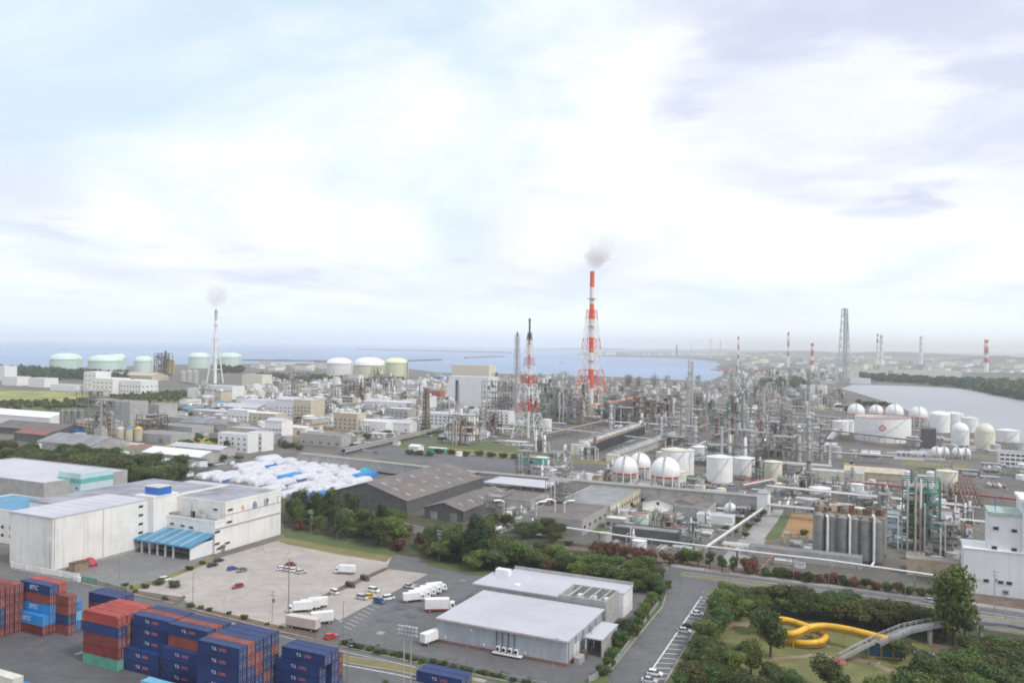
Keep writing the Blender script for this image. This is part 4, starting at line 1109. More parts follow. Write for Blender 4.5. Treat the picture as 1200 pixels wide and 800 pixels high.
T = Thing('play_house'); bl = mat('play_blue', (0.03,0.15,0.26), .5, var=.08); 
T.part('wall', MB().box(-4.5,-2.5,0,4.5,2.5,3.2), bl); T.part('deck', MB().box(-4.8,-2.8,3.2,4.8,2.8,3.45), mat('play_yellow', (0.55,0.40,0.12), .6))
for x in (-4.6,-1.5,1.5,4.6): T.part('post', MB().cbox(x,-2.65,0,.28,.28,3.2), MATS['play_yellow'])
T.part('railing', MB().box(-4.7,-2.75,4.2,4.7,-2.65,4.35).box(-4.7,-2.72,3.45,-4.6,-2.62,4.2).box(4.6,-2.72,3.45,4.7,-2.62,4.2).box(-.05,-2.72,3.45,.05,-2.62,4.2), bl)
T.part('sill', MB().box(-4.7,-2.62,.0,4.7,-2.52,.4), MATS['play_yellow'])
T.put(G(1036,767), RZ+.3, 1, 'blue play house with yellow posts under the slide', 'play house')
T = Thing('red_climber'); rc = mat('climb_red', (0.28,0.09,0.075), .7, var=.1)
T.part('mound', MB().lathe([(4.2,0),(3.6,.8),(2.2,1.4),(.05,1.6)],14), rc); T.part('rim', MB().lathe([(4.3,0),(4.35,.3),(4.1,.35)],14), wood)
T.put(G(982,777)+AX*1, 0, .55, 'reddish play mound at the foot of the stair ramp', 'play mound')
T = Thing('wading_pool'); T.part('basin', MB().box(-3,-1.6,0,3,1.6,.7), mat('pool_blue', (0.04,0.24,0.48), .5)); T.part('coping', MB().box(-3.2,-1.8,.9,3.2,-1.4,1.05).box(-3.2,1.4,.9,3.2,1.8,1.05).box(-3.2,-1.4,.9,-2.8,1.4,1.05).box(2.8,-1.4,.9,3.2,1.4,1.05), mat('pool_edge', (.2,.5,.75), .5))
T.put(G(1083,768), RZ, .75, 'bright blue low play basin right of the small park tree', 'play basin')
T = Thing('spring_rider'); T.part('seat', MB().lathe([(.05,.6),(.8,.9),(.9,1.6),(.4,2.3),(.05,2.4)],10), paint_yellow); T.part('spring', MB().cyl((0,0,0),(0,0,.7),.3,n=8), steel_dark)
T.put(G(1069,764), 0, 1, 'small yellow rider beside the blue play basin', 'play rider')
# ------------------------------------------------------------------ trees and shrubs
LEAF = {'dark': leaf_mat('leaf_dark', (0.064,0.097,0.035), (0.102,0.138,0.046)),
        'mid': leaf_mat('leaf_mid', (0.092,0.132,0.036), (0.130,0.162,0.048)),
        'light': leaf_mat('leaf_light', (0.125,0.175,0.042), (0.17,0.205,0.055)),
        'olive': leaf_mat('leaf_olive', (0.085,0.098,0.036), (0.125,0.128,0.050)),
        'red': leaf_mat('leaf_red', (0.23,0.085,0.072), (0.12,0.085,0.048), .15),
        'pine': leaf_mat('leaf_pine', (0.025,0.052,0.026), (0.040,0.072,0.030))}
bark = mat('bark', (0.10,0.075,0.055), .95, var=.2, scale=2)
def crown_mesh(seed, n, leaf, blobs, shape):
    """leaf clumps spread through the volume of several uneven blobs; unit crown about 1 m radius, base at z=0, top about z=2"""
    r = random.Random(seed); mb = MB()
    B = []
    for i in range(blobs):
        a = r.uniform(0, 6.283)
        if shape == 'round': d, z, s = r.uniform(.15,.68), r.uniform(.45,1.55), r.uniform(.28,.52)
        elif shape == 'tall': d, z, s = r.uniform(.05,.45), r.uniform(.3,1.8), r.uniform(.24,.42)
        elif shape == 'cone':
            z = r.uniform(.15,1.9); d, s = (1-z/2.05)*r.uniform(.2,.75), .16+.26*(1-z/2.1)
        elif shape == 'wide': d, z, s = r.uniform(.2,.85), r.uniform(.55,1.25), r.uniform(.25,.42)
        else: d, z, s = r.uniform(.1,.75), r.uniform(.2,.9), r.uniform(.25,.45)
        if shape == 'round' and z > 1.2: d *= .65
        B.append((math.cos(a)*d, math.sin(a)*d, z, s))
    B.append((0,0,1.0 if shape != 'bush' else .5,.5))
    tot = sum(b[3]**2 for b in B)
    for (bx, by, bz, s) in B:
        k = int(n*s*s/tot)
        for _ in range(k):
            u = Vector((r.gauss(0,1), r.gauss(0,1), r.gauss(0,1)*.95+.12)).normalized()
            rad = s*(0.58+0.62*r.random()) if r.random() < .8 else s*r.uniform(.25,1.35)
            p = Vector((bx,by,bz))+Vector((u.x,u.y,u.z*.85))*rad
            if p.z < .05: continue
            nrm = (u+Vector((r.uniform(-.9,.9), r.uniform(-.9,.9), r.uniform(-.6,.9)))).normalized()
            a = nrm.orthogonal().normalized(); b = nrm.cross(a)
            sz = leaf*r.uniform(.6,1.35); th = r.uniform(0,6.28)
            e1 = (a*math.cos(th)+b*math.sin(th))*sz; e2 = (b*math.cos(th)-a*math.sin(th))*sz*r.uniform(.5,.8)
            k0 = len(mb.v); dip = nrm*sz*.25
            mb.v += [tuple(p-e1-dip), tuple(p-e2*.9), tuple(p+e1-dip), tuple(p+e2)]
            mb.f += [(k0,k0+1,k0+3),(k0+1,k0+2,k0+3)]; mb.sm += [False, False]
    return mb
def trunk_mesh(seed, shape):
    r = random.Random(seed+99); mb = MB()
    h = 1.1 if shape != 'bush' else .4
    mb.cyl((0,0,-.62 if shape not in ('bush',) else -.05),(.02,.01,h*.5),.085,.06,n=8); mb.cyl((.02,.01,h*.5),(.03,0,h+.4),.06,.025,n=6)
    for i in range(6):
        a = 6.28*i/6+r.uniform(-.4,.4); z0 = r.uniform(.0,.7)*h
        p1 = (math.cos(a)*r.uniform(.3,.6), math.sin(a)*r.uniform(.3,.6), z0+r.uniform(.3,.6)*h)
        mb.cyl((0.01,0,z0), p1, .035, .012, n=5)
    return mb
TREES = {}
for shape, cnt, n, leaf, blobs in (('round',5,3600,.072,15),('tall',3,3000,.062,15),('cone',3,2600,.058,18),('wide',3,3200,.07,15),('bush',4,1700,.085,10)):
    TREES[shape] = [(crown_mesh(100+17*i+len(shape), n, leaf, blobs, shape).mesh('crown'), trunk_mesh(i, shape).mesh('trunk', bark)) for i in range(cnt)]
rt = random.Random(42)
TREE_N = 0
shape_word = {'round':'rounded','tall':'upright','cone':'conical','wide':'spreading','bush':'bushy'}
tone_word = {'dark':'dark green','mid':'green','light':'bright green','olive':'olive green','red':'red-flowered','pine':'deep green'}
def tree(u, v, wpx, hpx, shape='round', tone='mid', label=None, group='trees of the estate', low=None):
    """tree whose trunk foot is at ground pixel (u, v); crown wpx wide, whole tree hpx high in the photograph"""
    mpp = MPP(u, v); w, h = wpx*mpp/2, hpx*mpp
    cmesh, tmesh = rt.choice(TREES[shape])
    nm = {'bush':'shrub','cone':'conifer','round':'broadleaf_tree','wide':'spreading_tree','tall':'upright_tree'}[shape]
    if tone == 'red' : nm = 'flowering_shrub'
    t = Thing(nm)
    m = LEAF[tone]
    zs = h*.80/2 if shape != 'bush' else h*.92/1.25
    base = h*.20 if shape != 'bush' else h*.04
    if low is not None: base = h*low; zs = h*(1-low)/2
    a = rt.uniform(0, 6.28)
    t.piece('crown', cmesh, m, (0,0,base), None, (0,0,a), (w*1.05, w*1.05, zs))
    t.piece('trunk', tmesh, bark, (0,0,base), None, (0,0,a), (w*.8, w*.8, max(zs, base/.60)))
    d = None if label else (f'{tone_word[tone]} {shape_word[shape]} ' + ('shrub' if shape == 'bush' else 'tree'))
    return t.put(G(u, v)+Vector((0,0,.08)), 0, 1, label, 'shrub' if shape == 'bush' else 'tree', group, desc=d)
def scatter(poly, n, wr, hr, mix, group, mind=8):
    """n trees spread through a pixel polygon, nearest last"""
    us = [p[0] for p in poly]; vs_ = [p[1] for p in poly]; pts = []
    def inside(u, v):
        c = False
        for (x1, y1), (x2, y2) in zip(poly, poly[1:]+poly[:1]):
            if (y1 > v) != (y2 > v) and u < (x2-x1)*(v-y1)/(y2-y1)+x1: c = not c
        return c
    tries = 0
    while len(pts) < n and tries < n*60:
        tries += 1
        u, v = rt.uniform(min(us), max(us)), rt.uniform(min(vs_), max(vs_))
        if not inside(u, v): continue
        if any((u-a)**2+((v-b)*2.2)**2 < mind**2 for a, b in pts): continue
        pts.append((u, v))
    for u, v in pts:
        shape, tone = rt.choice(mix); k = MPP(600, 640)/MPP(u, v)
        w = rt.uniform(*wr)*k; h = rt.uniform(*hr)*k
        if shape in ('tall', 'cone'): w *= .72; h *= 1.25
        if shape == 'bush': h *= .55
        tree(u, v, w, h, shape, tone, group=group)
R_, A_ = 'round', 'tall'
belt = [(R_,'dark'),(R_,'dark'),(R_,'mid'),(R_,'mid'),(A_,'dark'),(A_,'mid'),('cone','pine'),('wide','olive'),(R_,'olive'),(R_,'light'),('bush','olive'),('wide','mid'),('bush','light')]
# belt behind the car park
scatter([(338,600),(380,596),(470,612),(478,634),(462,644),(400,634),(340,622)], 34, (20,31), (17,29), belt, 'trees of the belt behind the car park', 10)
tree(385,618,30,48,'tall','dark'); tree(352,606,28,34,R_,'dark'); tree(372,608,24,32,'tall','dark'); tree(462,640,32,36,R_,'light'); tree(443,640,40,32,R_,'dark'); tree(425,628,34,34,R_,'mid')
tree(468,645,20,15,'bush','red'); tree(350,622,14,18,'bush','red'); tree(474,628,22,14,'bush','red'); tree(492,640,14,20,'bush','red')
scatter([(500,636),(545,642),(610,652),(620,668),(580,672),(500,656)], 24, (22,33), (18,29), belt, 'trees of the belt above the truck yard', 10)
tree(556,662,50,60,'cone','pine','tallest dark conical tree above the truck yard', 'trees of the belt above the truck yard'); tree(540,657,32,32,R_,'dark'); tree(576,662,30,32,R_,'mid'); tree(520,652,28,26,R_,'dark')
scatter([(600,648),(690,660),(772,676),(772,700),(735,690),(640,672),(600,664)], 36, (17,27), (13,22), [(R_,'mid'),(R_,'mid'),(R_,'light'),(R_,'dark'),('bush','mid'),('bush','olive'),(R_,'light')], 'trees behind the annex', 9)
for u, v, w in ((588,664,14),(640,668,22),(695,682,16),(505,652,16)): tree(u, v, w, 17, 'bush', 'red')
for u,v,w,h,tn in ((530,652,34,32,'dark'),(592,664,32,30,'dark'),(612,664,30,26,'mid'),(508,644,30,30,'dark'),(566,648,34,40,'dark'),(405,628,32,34,'dark'),(345,612,26,32,'dark'),(436,632,30,26,'olive'),(630,668,28,24,'mid'),(662,670,26,22,'dark'),(700,682,30,24,'mid'),(722,688,30,24,'dark'),(748,690,32,26,'mid'),(764,694,26,24,'dark'),(680,676,26,20,'light')): tree(u,v,w,h,R_,tn,group='trees of the belt behind the yards')
# far side of the main road
scatter([(580,612),(660,626),(668,640),(640,640),(560,622)], 14, (17,25), (14,20), [(R_,'mid'),(R_,'dark'),(R_,'olive')], 'trees across the main road', 10)
for k, (u, v) in enumerate(((700,648),(716,650),(732,653),(748,656),(764,659),(782,661))): tree(u, v, 21, 17, 'bush', 'red', ['first','second','third','fourth','fifth','sixth'][k]+' red-flowered shrub from the left in the row along the pipe bridge', 'red-flowered shrubs along the main road')
for u, v, s, tn in ((806,662,'round','mid'),(818,664,'round','olive'),(832,666,'tall','dark'),(846,670,'tall','dark'),(860,672,'tall','dark'),(798,660,'bush','olive')): tree(u, v, 18, 20, s, tn)
tree(879,673,24,22,'bush','red','large round red-flowered bush at the access road mouth','red-flowered shrubs along the main road')
for k in range(9): tree(897+13*k, 675+1.6*k+rt.uniform(-.6,.6), rt.uniform(14,19), rt.uniform(10,14), 'bush', ['dark','olive','dark','red','dark','red','red','dark','red'][k])
for k in range(8): tree(1014+13*k, 690+1.7*k, rt.uniform(13,18), rt.uniform(10,16), 'bush' if k % 3 else 'round', ['dark','red','dark','olive','dark','dark','mid','dark'][k])
# small bushes on verges
for u, v, w, tn in ((224,711,12,'mid'),(236,713,9,'mid'),(245,716,9,'dark'),(268,720,8,'dark'),(287,725,12,'mid'),(313,732,7,'olive'),(330,736,7,'olive'),(410,752,8,'mid'),(443,760,10,'mid'),(205,688,18,'olive'),(186,685,16,'olive'),(222,668,12,'olive'),(238,661,10,'olive'),(170,689,12,'olive'),(193,703,10,'mid'),(159,694,8,'mid'),(387,774,7,'mid'),(452,800,9,'mid'),(146,688,12,'olive'),(152,690,10,'light')):
    tree(u, v, w*.9, w*.5, 'bush', tn, group='bushes on the verges')
for k in range(26):
    t_ = (k+rt.uniform(-.3,.3))/26
    u, v = 405+(640-405)*t_, 757+(806-757)*t_+rt.uniform(-2,1)
    tree(u, v, rt.uniform(8,13), rt.uniform(4,7.5), 'bush', rt.choice(['olive','mid','dark','olive']), group='bushes along the roadside fence')
for k in range(22):
    t_ = k/21
    a = (704+(778-704)*t_, 794+(690-794)*t_)
    tree(a[0]+rt.uniform(-3,4), a[1]+rt.uniform(-3,3), rt.uniform(11,18), rt.uniform(10,17), 'bush' if rt.random() < .7 else 'round', rt.choice(['mid','dark','light','mid']), group='hedge along the side road')
tree(733,748,26,25,R_,'dark'); tree(727,758,22,20,R_,'dark')
# park
pk = [(R_,'dark'),(R_,'dark'),(R_,'mid'),(R_,'dark'),('wide','mid'),(R_,'olive')]
scatter([(848,704),(880,706),(905,712),(885,724),(862,726),(848,740),(835,752),(824,770),(818,776),(834,738)], 22, (18,26), (16,23), pk+[(R_,'light')], 'trees along the parking bays', 10)
scatter([(915,712),(1000,724),(1075,735),(1095,745),(1040,738),(985,733),(930,724)], 26, (22,34), (18,25), pk+[(R_,'olive'),('wide','olive')], 'shrubs and trees behind the slide', 12)
scatter([(816,780),(838,770),(850,777),(870,790),(870,815),(796,815)], 16, (17,25), (14,21), pk, 'trees in the near corner of the park', 10)
scatter([(885,796),(925,808),(930,820),(870,820)], 6, (17,25), (13,18), pk, 'trees at the bottom of the park', 12)
scatter([(1135,784),(1240,780),(1250,830),(1060,830),(1080,802),(1120,798)], 30, (21,32), (17,25), pk, 'trees in the right corner of the park', 11)
tree(903,770,46,58,'round','dark','big dark rounded tree hiding the left end of the slide','trees in the park')
tree(1118,756,76,92,'tall','mid','tallest tree in the park before the footbridge','trees in the park',low=.04); tree(1108,752,34,54,'tall','olive'); tree(1130,752,36,50,'tall','olive')
tree(1056,774,34,30,'wide','olive','small spreading tree in front of the blue play house','trees in the park')
for u, v, w, h, s, tn in ((847,722,34,34,R_,'light'),(868,726,34,26,R_,'light'),(852,704,26,22,R_,'light'),(880,790,40,40,R_,'mid'),(858,800,36,40,R_,'light'),(972,812,52,42,R_,'dark'),(925,812,40,24,R_,'mid'),(1010,734,50,34,'wide','mid'),(975,728,48,34,R_,'dark'),(1035,738,46,34,'wide','olive'),(940,722,34,34,R_,'dark'),(1075,738,44,32,'wide','olive'),(1000,722,40,30,R_,'dark'),(1030,810,36,20,'bush','light'),(1074,802,40,22,'wide','olive'),(1110,804,44,28,R_,'dark'),(1138,770,34,26,R_,'dark'),(1158,772,36,28,R_,'dark'),(1178,775,38,28,R_,'mid'),(1200,779,40,28,R_,'dark'),(1146,782,36,28,'wide','mid'),(1168,786,36,28,R_,'olive'),(830,794,34,30,R_,'dark'),(842,808,38,32,R_,'dark'),(888,742,30,30,R_,'dark'),(840,770,26,24,'bush','mid'),(832,756,26,24,R_,'mid'),(1098,748,36,20,R_,'dark'),(1180,795,46,36,R_,'dark'),(1150,788,38,32,R_,'mid'),(1198,790,44,32,R_,'dark')): tree(u, v, w, h, s, tn, group='trees in the park')
# left belt behind the cold store
scatter([(-20,534),(40,538),(120,546),(215,558),(200,572),(120,568),(60,560),(-20,552)], 58, (34,50), (30,44), [(R_,'dark'),(R_,'dark'),(R_,'olive'),(R_,'mid'),('wide','olive'),(R_,'dark')], 'trees behind the cold store', 9)
for u, v, w, h, tn in ((150,566,36,24,'mid'),(185,566,34,22,'light'),(110,560,38,26,'mid'),(90,556,30,26,'light'),(212,560,22,14,'mid'),(238,545,12,8,'dark'),(247,548,10,6,'dark'),(262,541,12,9,'dark'),(135,548,20,26,'dark'),(265,530,9,16,'dark'),(280,540,12,7,'olive')): tree(u, v, w, h, R_, tn, group='trees behind the cold store')
for k in range(16): tree(200+rt.uniform(0,60), 514+rt.uniform(0,8), 5, 5, 'round', 'dark', group='small trees in the yellow field rows')
for k in range(9): tree(720+rt.uniform(0,22), 603-rt.uniform(0,18)+.0, 9, 6, 'bush', 'mid', group='bushes by the cream walled workshop')
for u, v in ((862,622),(868,612),(879,616),(885,603),(893,600),(872,626),(900,596),(889,610)): tree(u+rt.uniform(-2,2), v+5, 11, 9, 'round', 'mid', group='trees beside the white pipe gallery')
for u, v in ((480,531),(490,532),(502,533),(515,530),(530,531),(546,533),(562,533),(576,534),(590,535),(604,536),(618,538),(632,540),(345,523),(335,524),(350,526),(415,524)): tree(u, v+1, 13, 6.5, 'bush', 'dark', group='shrubs above the long conveyor')
for u, v in ((210,484),(216,486),(238,484),(248,484),(256,483),(300,474),(312,475),(320,474),(64,480),(58,481),(70,480),(20,482),(120,476)): tree(u, v, 11, 7, 'round', 'dark', group='trees around the far fields')
for u, v in ((975,480),(983,482),(1014,478),(1022,478),(1030,479),(1036,478),(1042,480),(1006,476),(992,484),(998,486)): tree(u, v, 10, 9, 'round', 'dark', group='trees behind the round tanks')
for k in range(70):
    u, v = rt.uniform(190,600), rt.uniform(458,524)
    if 395 < u and v > 519: continue
    z_ = MPP(u, v); tree(u, v, 8/z_, 5.5/z_, rt.choice(['wide','bush','wide']), rt.choice(['dark','mid','dark','olive']), group='scattered trees among the works')
for k in range(26):
    u, v = rt.uniform(640,1150), rt.uniform(560,640)
    z_ = MPP(u, v); tree(u, v, 4/z_, 2.5/z_, 'bush', rt.choice(['dark','mid','olive']), group='scattered shrubs among the plant')
def wood_mass(name, poly, n, h, leaf, m, label):
    """a wood too far away to tell its trees apart: leaf clumps filling many crowns over a pixel polygon"""
    r = random.Random(len(poly)*31+n); mb = MB(); us = [p[0] for p in poly]; vs_ = [p[1] for p in poly]
    W = [G(*p) for p in poly]; x0, x1 = min(p.x for p in W), max(p.x for p in W); y0, y1 = min(p.y for p in W), max(p.y for p in W)
    k = 0; g = 0
    while k < n and g < n*40:
        g += 1
        x, y = r.uniform(x0,x1), r.uniform(y0,y1); c = False
        for a, b in zip(W, W[1:]+W[:1]):
            if (a.y > y) != (b.y > y) and x < (b.x-a.x)*(y-a.y)/(b.y-a.y)+a.x: c = not c
        if not c: continue
        k += 1
        hh = h*r.uniform(.65,1.25); rad = hh*r.uniform(.35,.6)
        for _ in range(26):
            u = Vector((r.gauss(0,1), r.gauss(0,1), r.gauss(0,1))).normalized()
            p = Vector((x,y,hh*.6))+Vector((u.x*rad,u.y*rad,u.z*hh*.4))
            nrm = (u+Vector((r.uniform(-.7,.7),r.uniform(-.7,.7),r.uniform(-.4,.8)))).normalized()
            a = nrm.orthogonal().normalized()*leaf*r.uniform(.6,1.3); b = nrm.cross(a)*.8
            q = len(mb.v); mb.v += [tuple(p-a),tuple(p-b),tuple(p+a),tuple(p+b)]; mb.f.append((q,q+1,q+2,q+3)); mb.sm.append(False)
    o = struct(name, mb, m, 'stuff'); props(o, label)
wood_mass('pine_wood', [(-120,441),(0,443),(70,445.5),(150,447),(150,442),(60,436),(0,434),(-120,431)], 620, 13, 3.2, LEAF['pine'], 'dark pine wood along the shore at the left edge')
wood_mass('pine_wood', [(255,437),(285,438),(285,433),(255,432.5)], 90, 12, 3.0, LEAF['pine'], 'dark pines behind the left chimney')
wood_mass('scrub_wood', [(300,444),(382,447),(480,449),(470,444),(380,441),(300,439)], 260, 7, 2.6, LEAF['dark'], 'low green scrub before the white domed tank')
wood_mass('scrub_wood', [(0,479),(90,478),(200,470),(228,464),(228,460),(150,464),(90,471),(0,474)], 260, 5, 2.0, LEAF['mid'], 'green scrub along the far field edge')
wood_mass('river_wood', [(1005,446),(1060,449),(1128,455),(1152,460),(1205,471),(1330,497),(1330,480),(1200,456),(1150,450),(1080,446.5),(1010,443)], 520, 15, 3.6, LEAF['pine'], 'dark wood on the far bank of the harbour')
wood_mass('river_wood', [(1150,459),(1205,470),(1330,496),(1330,470),(1200,452),(1160,450)], 420, 16, 3.6, LEAF['dark'], 'thick wood at the right edge above the harbour')
wood_mass('scrub_wood', [(890,452),(945,456),(955,449),(930,444),(895,446)], 120, 8, 3.0, LEAF['dark'], 'dark wooded mound left of the tall lattice chimney')
# ------------------------------------------------------------------ occupied ground and no-go areas for the plant fill
OCC = []
def occ(p, r): OCC.append((p.x, p.y, r))
def occ_line(a, b, r):
    n = max(1, int((b-a).length/r))
    for i in range(n+1): occ(a.lerp(b, i/n), r)
def occ_rect(u, v, wb, wa, pad=2):
    c = corner(u, v, wb, wa); s = min(wb, wa)/2+pad
    if wb > wa: occ_line(c-BX*(wb/2-s+pad), c+BX*(wb/2-s+pad), s)
    else: occ_line(c-AX*(wa/2-s+pad), c+AX*(wa/2-s+pad), s)
def under(u, v, z):
    """ground pixel below the point seen at (u, v) at height z"""
    p = G(u, v, z); return PX((p.x, p.y, 0))
def dim(a, b, z, axis): return abs((G(*b, z)-G(*a, z)).dot(axis))
def block(name, u, v, wb, wa, h, wall, roof, label=None, cat='building', **k):
    occ_rect(u, v, wb, wa)
    return simple_block(name, u, v, wb, wa, h, wall, roof, label, cat, **k)
def roofbox(name, near, left, back, z, wall, roof, label=None, cat='building', **k):
    """building given by three roof-edge image points at height z: near right corner, front left corner, back right corner"""
    wb, wa = dim(near, left, z, BX), dim(near, back, z, AX)
    return block(name, *under(*near, z), wb, wa, z, wall, roof, label, cat, **k)

# ------------------------------------------------------------------ warehouses across the main road
def lights(n1, n2, wb, wa, rise, h):
    def f(t):
        sky_m = mat('skylight_pane', (0.40,0.40,0.40), .5, var=.2)
        sk = MB().box(-1.4,-.7,0,1.4,.7,.12).mesh('skylight', sky_m)
        for s in (1, -1):
            for i in range(n1):
                for j in range(n2):
                    x = wb/2*(j+.7)/(n2+.3); y = -wa/2+wa*(i+.6)/n1
                    z = h+rise*(1-x/(wb/2))+.27
                    t.piece('skylight', sk, sky_m, (s*x, y, z), None, (0, s*math.atan2(rise, wb/2), 0))
    return f
z = 6.0; wb, wa = dim((477,587),(389,575),z,BX), dim((477,587),(583,561),z,AX)
block('dark_warehouse', *under(477,587,z), wb, wa, z, wall_dark, roof_dark, 'largest dark gabled warehouse with rows of pale skylights', 'warehouse', roofkind='gable_a', extra=lights(6,3,wb,wa,wb*.14,z), doors=0)
z = 5.0; wb, wa = dim((543,599),(503,592),z,BX), dim((543,599),(610,579),z,AX)
block('dark_warehouse', *under(543,599,z), wb, wa, z, wall_dark, roof_dark, 'smaller dark gabled warehouse right of the largest one', 'warehouse', roofkind='gable_a', extra=lights(5,1,wb,wa,wb*.14,z), doors=2)
z = 4.5
roofbox('dark_workshop', (618,588), (575,584), (646,577), z, wall_grey, roof_dark, 'flat dark roofed workshop behind the silver pipe loops', 'workshop')
roofbox('dark_workshop', (682,611), (620,600), (713,595), 6, wall_grey, roof_dark, 'square dark roofed workshop by the pipe bridge end', 'workshop', wins=(('r',1,5,3.2,3,2,1.2),))
roofbox('cream_workshop', (715,594), (664,583), (756,575), 5.5, wall_beige, roof_grey, 'long workshop with cream side wall and grey roof', 'workshop', wins=(('r',1,12,3,3,1.4,1.6),))
T = Thing('open_shed'); z = 7.0; wb, wa = dim((640,572),(566,565),z,BX), dim((640,572),(660,565),z,AX)
T.part('roof', MB().box(-wb/2,-wa/2,z,wb/2,wa/2,z+.3), roof_pale)
for i in range(6):
    for s in (-1, 1): T.part('post', MB().cbox(-wb/2+.5+i*(wb-1)/5, s*(wa/2-.5), 0, .4, .4, z), steel_grey)
T.part('stored_goods', MB().box(-wb*.1,-wa*.3,0,wb*.35,wa*.3,3.2), wall_dark)
q = under(640,572,z); T.put(corner(*q, wb, wa), RZ, 1, 'pale roofed open shed on posts before the long conveyor', 'shed'); occ_rect(*q, wb, wa)
block('white_gable_house', 789, 604, 15, 14, 5, white_paint, roof_dark, 'small white gabled house before the long conveyor', 'house', roofkind='gable_a', wins=(('f',1,1,5,3,1.4,1.4),))
block('grey_shed', 812, 603, 10, 30, 5, wall_grey, roof_dark, 'narrow dark roofed shed right of the white gabled house', 'shed', roofkind='gable_a')
block('grey_shed', 830, 609, 16, 18, 4.5, wall_grey, roof_dark, 'dark flat shed in front of the round white tank', 'shed')
block('long_office', 867, 594, 40, 7, 4.6, wall_beige, roof_grey, 'long low beige office behind the small white sphere', 'office', wins=(('f',1,14,2.6,3,1.4,1.2),))
block('white_plant_block', 858, 616, 16, 7, 3.2, white_paint, roof_pale, 'low white plant block below the small white sphere', 'plant room')
block('sub_station', 793, 641, 27, 8, 5.0, wall_dark, roof_grey, 'long dark low building under the pipe bridge by the pale tanks', 'building')
block('guard_house', 732, 621, 9, 7, 4, wall_grey, cream_paint, 'little pale roofed guard house by the pipe bridge', 'hut', wins=(('f',1,3,2.2,3,1.4,1.2),('r',1,2,2.2,3,1.4,1.2)))

# ------------------------------------------------------------------ tarpaulin covered stacks
def tarp_mesh(seed):
    r = random.Random(seed); mb = MB(); nx, ny = 18, 10; L, W, H = 19, 7.0, 3.0
    rows = []
    for i in range(nx+1):
        x = -L/2+L*i/nx; row = []
        e = min(1, 9*min(i, nx-i)/nx+.35)
        for j in range(ny+1):
            t = -1+2*j/ny; y = t*W/2
            z = H*(1-abs(t)**5)**.6*e*(1+.03*r.uniform(-1,1)) if 0 < j < ny else 0
            row.append((x+r.uniform(-.12,.12), y, max(0, z)))
        rows.append(row)
    for row in rows: mb.v += row
    for i in range(nx):
        for j in range(ny):
            a = i*(ny+1)+j; mb.f.append((a, a+ny+1, a+ny+2, a+1)); mb.sm.append(True)
    for i in (0, nx):
        mb.f.append(tuple(i*(ny+1)+j for j in (range(ny+1) if i == 0 else range(ny, -1, -1)))); mb.sm.append(False)
    return mb
TARPS = [tarp_mesh(i).mesh('cover') for i in range(6)]
rope = MB()
for x in (-6,-3,0,3,6): rope.box(x-.06,-3.78,.05,x+.06,-3.7,1.2).box(x-.06,3.7,.05,x+.06,3.78,1.2)
ROPE = rope.mesh('lashing', rubber)
LOAD = MB().box(-9.9,-3.62,.0,9.9,3.62,1.15).mesh('pallet_load', tarp_blue)
rr = random.Random(5); TP = [(236,558),(320,537),(406,542),(456,550),(388,583),(356,585),(330,578),(268,568)]
def inpoly(poly, u, v):
    c = False
    for (x1, y1), (x2, y2) in zip(poly, poly[1:]+poly[:1]):
        if (y1 > v) != (y2 > v) and u < (x2-x1)*(v-y1)/(y2-y1)+x1: c = not c
    return c
o = G(340, 560); tn = 0
for i in range(-15, 16):
    for j in range(-8, 9):
        p = o+BX*(i*8.8)+AX*(j*21.5+(i%3)*3)
        u, v = PX(p)
        if not inpoly(TP, u, v) or rr.random() < .06: continue
        c = rr.random(); right = u > 400
        m, w = (tarp_blue,'blue') if c < (.12 if right else .05) else (tarp_teal,'teal') if c < (.19 if right else .07) else (tarp_white,'white')
        t = Thing('covered_stack'); t.piece('cover', rr.choice(TARPS), m, (0,0,0)); t.piece('lashing', ROPE, rubber, (0,0,0))
        if rr.random() < .28: t.piece('pallet_load', LOAD, rr.choice([tarp_blue, wall_grey, tarp_blue, wall_beige]), (rr.uniform(-1.5,1.5),0,0))
        t.put(p+Vector((rr.uniform(-.6,.6),rr.uniform(-.8,.8),.06)), RZ+math.pi/2+rr.uniform(-.03,.03), (rr.uniform(.94,1.05), rr.uniform(.95,1.1), rr.uniform(.85,1.15)), None, 'stack', 'tarpaulin covered stacks', desc=f'{w} tarpaulin covered stack'); occ(p, 9)

# ------------------------------------------------------------------ long conveyor gallery
def gallery(a, b, h, z0, w, label, npan, dark=False):
    A, B = G(*a), G(*b); d = B-A; L = d.length; ang = math.atan2(d.y, d.x)
    t = Thing('conveyor_gallery'); pan = MB().box(.03,-w/2,z0,L/npan-.03,-w/2+.12,z0+h).mesh('wall_panel', wall_grey); pb = MB().box(.03,w/2-.12,z0,L/npan-.03,w/2,z0+h).mesh('wall_panel', wall_grey)
    for i in range(npan):
        t.piece('wall_panel', pan, wall_grey, (i*L/npan,0,0)); t.piece('wall_panel', pb, wall_grey, (i*L/npan,0,0))
    t.part('roof', MB().box(0,-w/2-.3,z0+h,L,w/2+.3,z0+h+.35), mat('gal_roof', (0.30,0.285,0.27), .8, var=.12, scale=.2))
    t.part('floor', MB().box(0,-w/2+.14,z0,L,w/2-.14,z0+.3), steel_dark)
    for i in range(0, npan+1, 2): t.part('trestle', MB().cbox(min(L-.3,max(.3,i*L/npan)),-w/2+.4,0,.4,.4,z0).cbox(min(L-.3,max(.3,i*L/npan)),w/2-.4,0,.4,.4,z0), steel_grey)
    t.put(A, ang, 1, label, 'conveyor'); occ_line(A, B, w+2)
gallery((352,543),(560,567),5.4,1.2,6,'long grey panelled conveyor gallery behind the tarpaulin stacks',22)
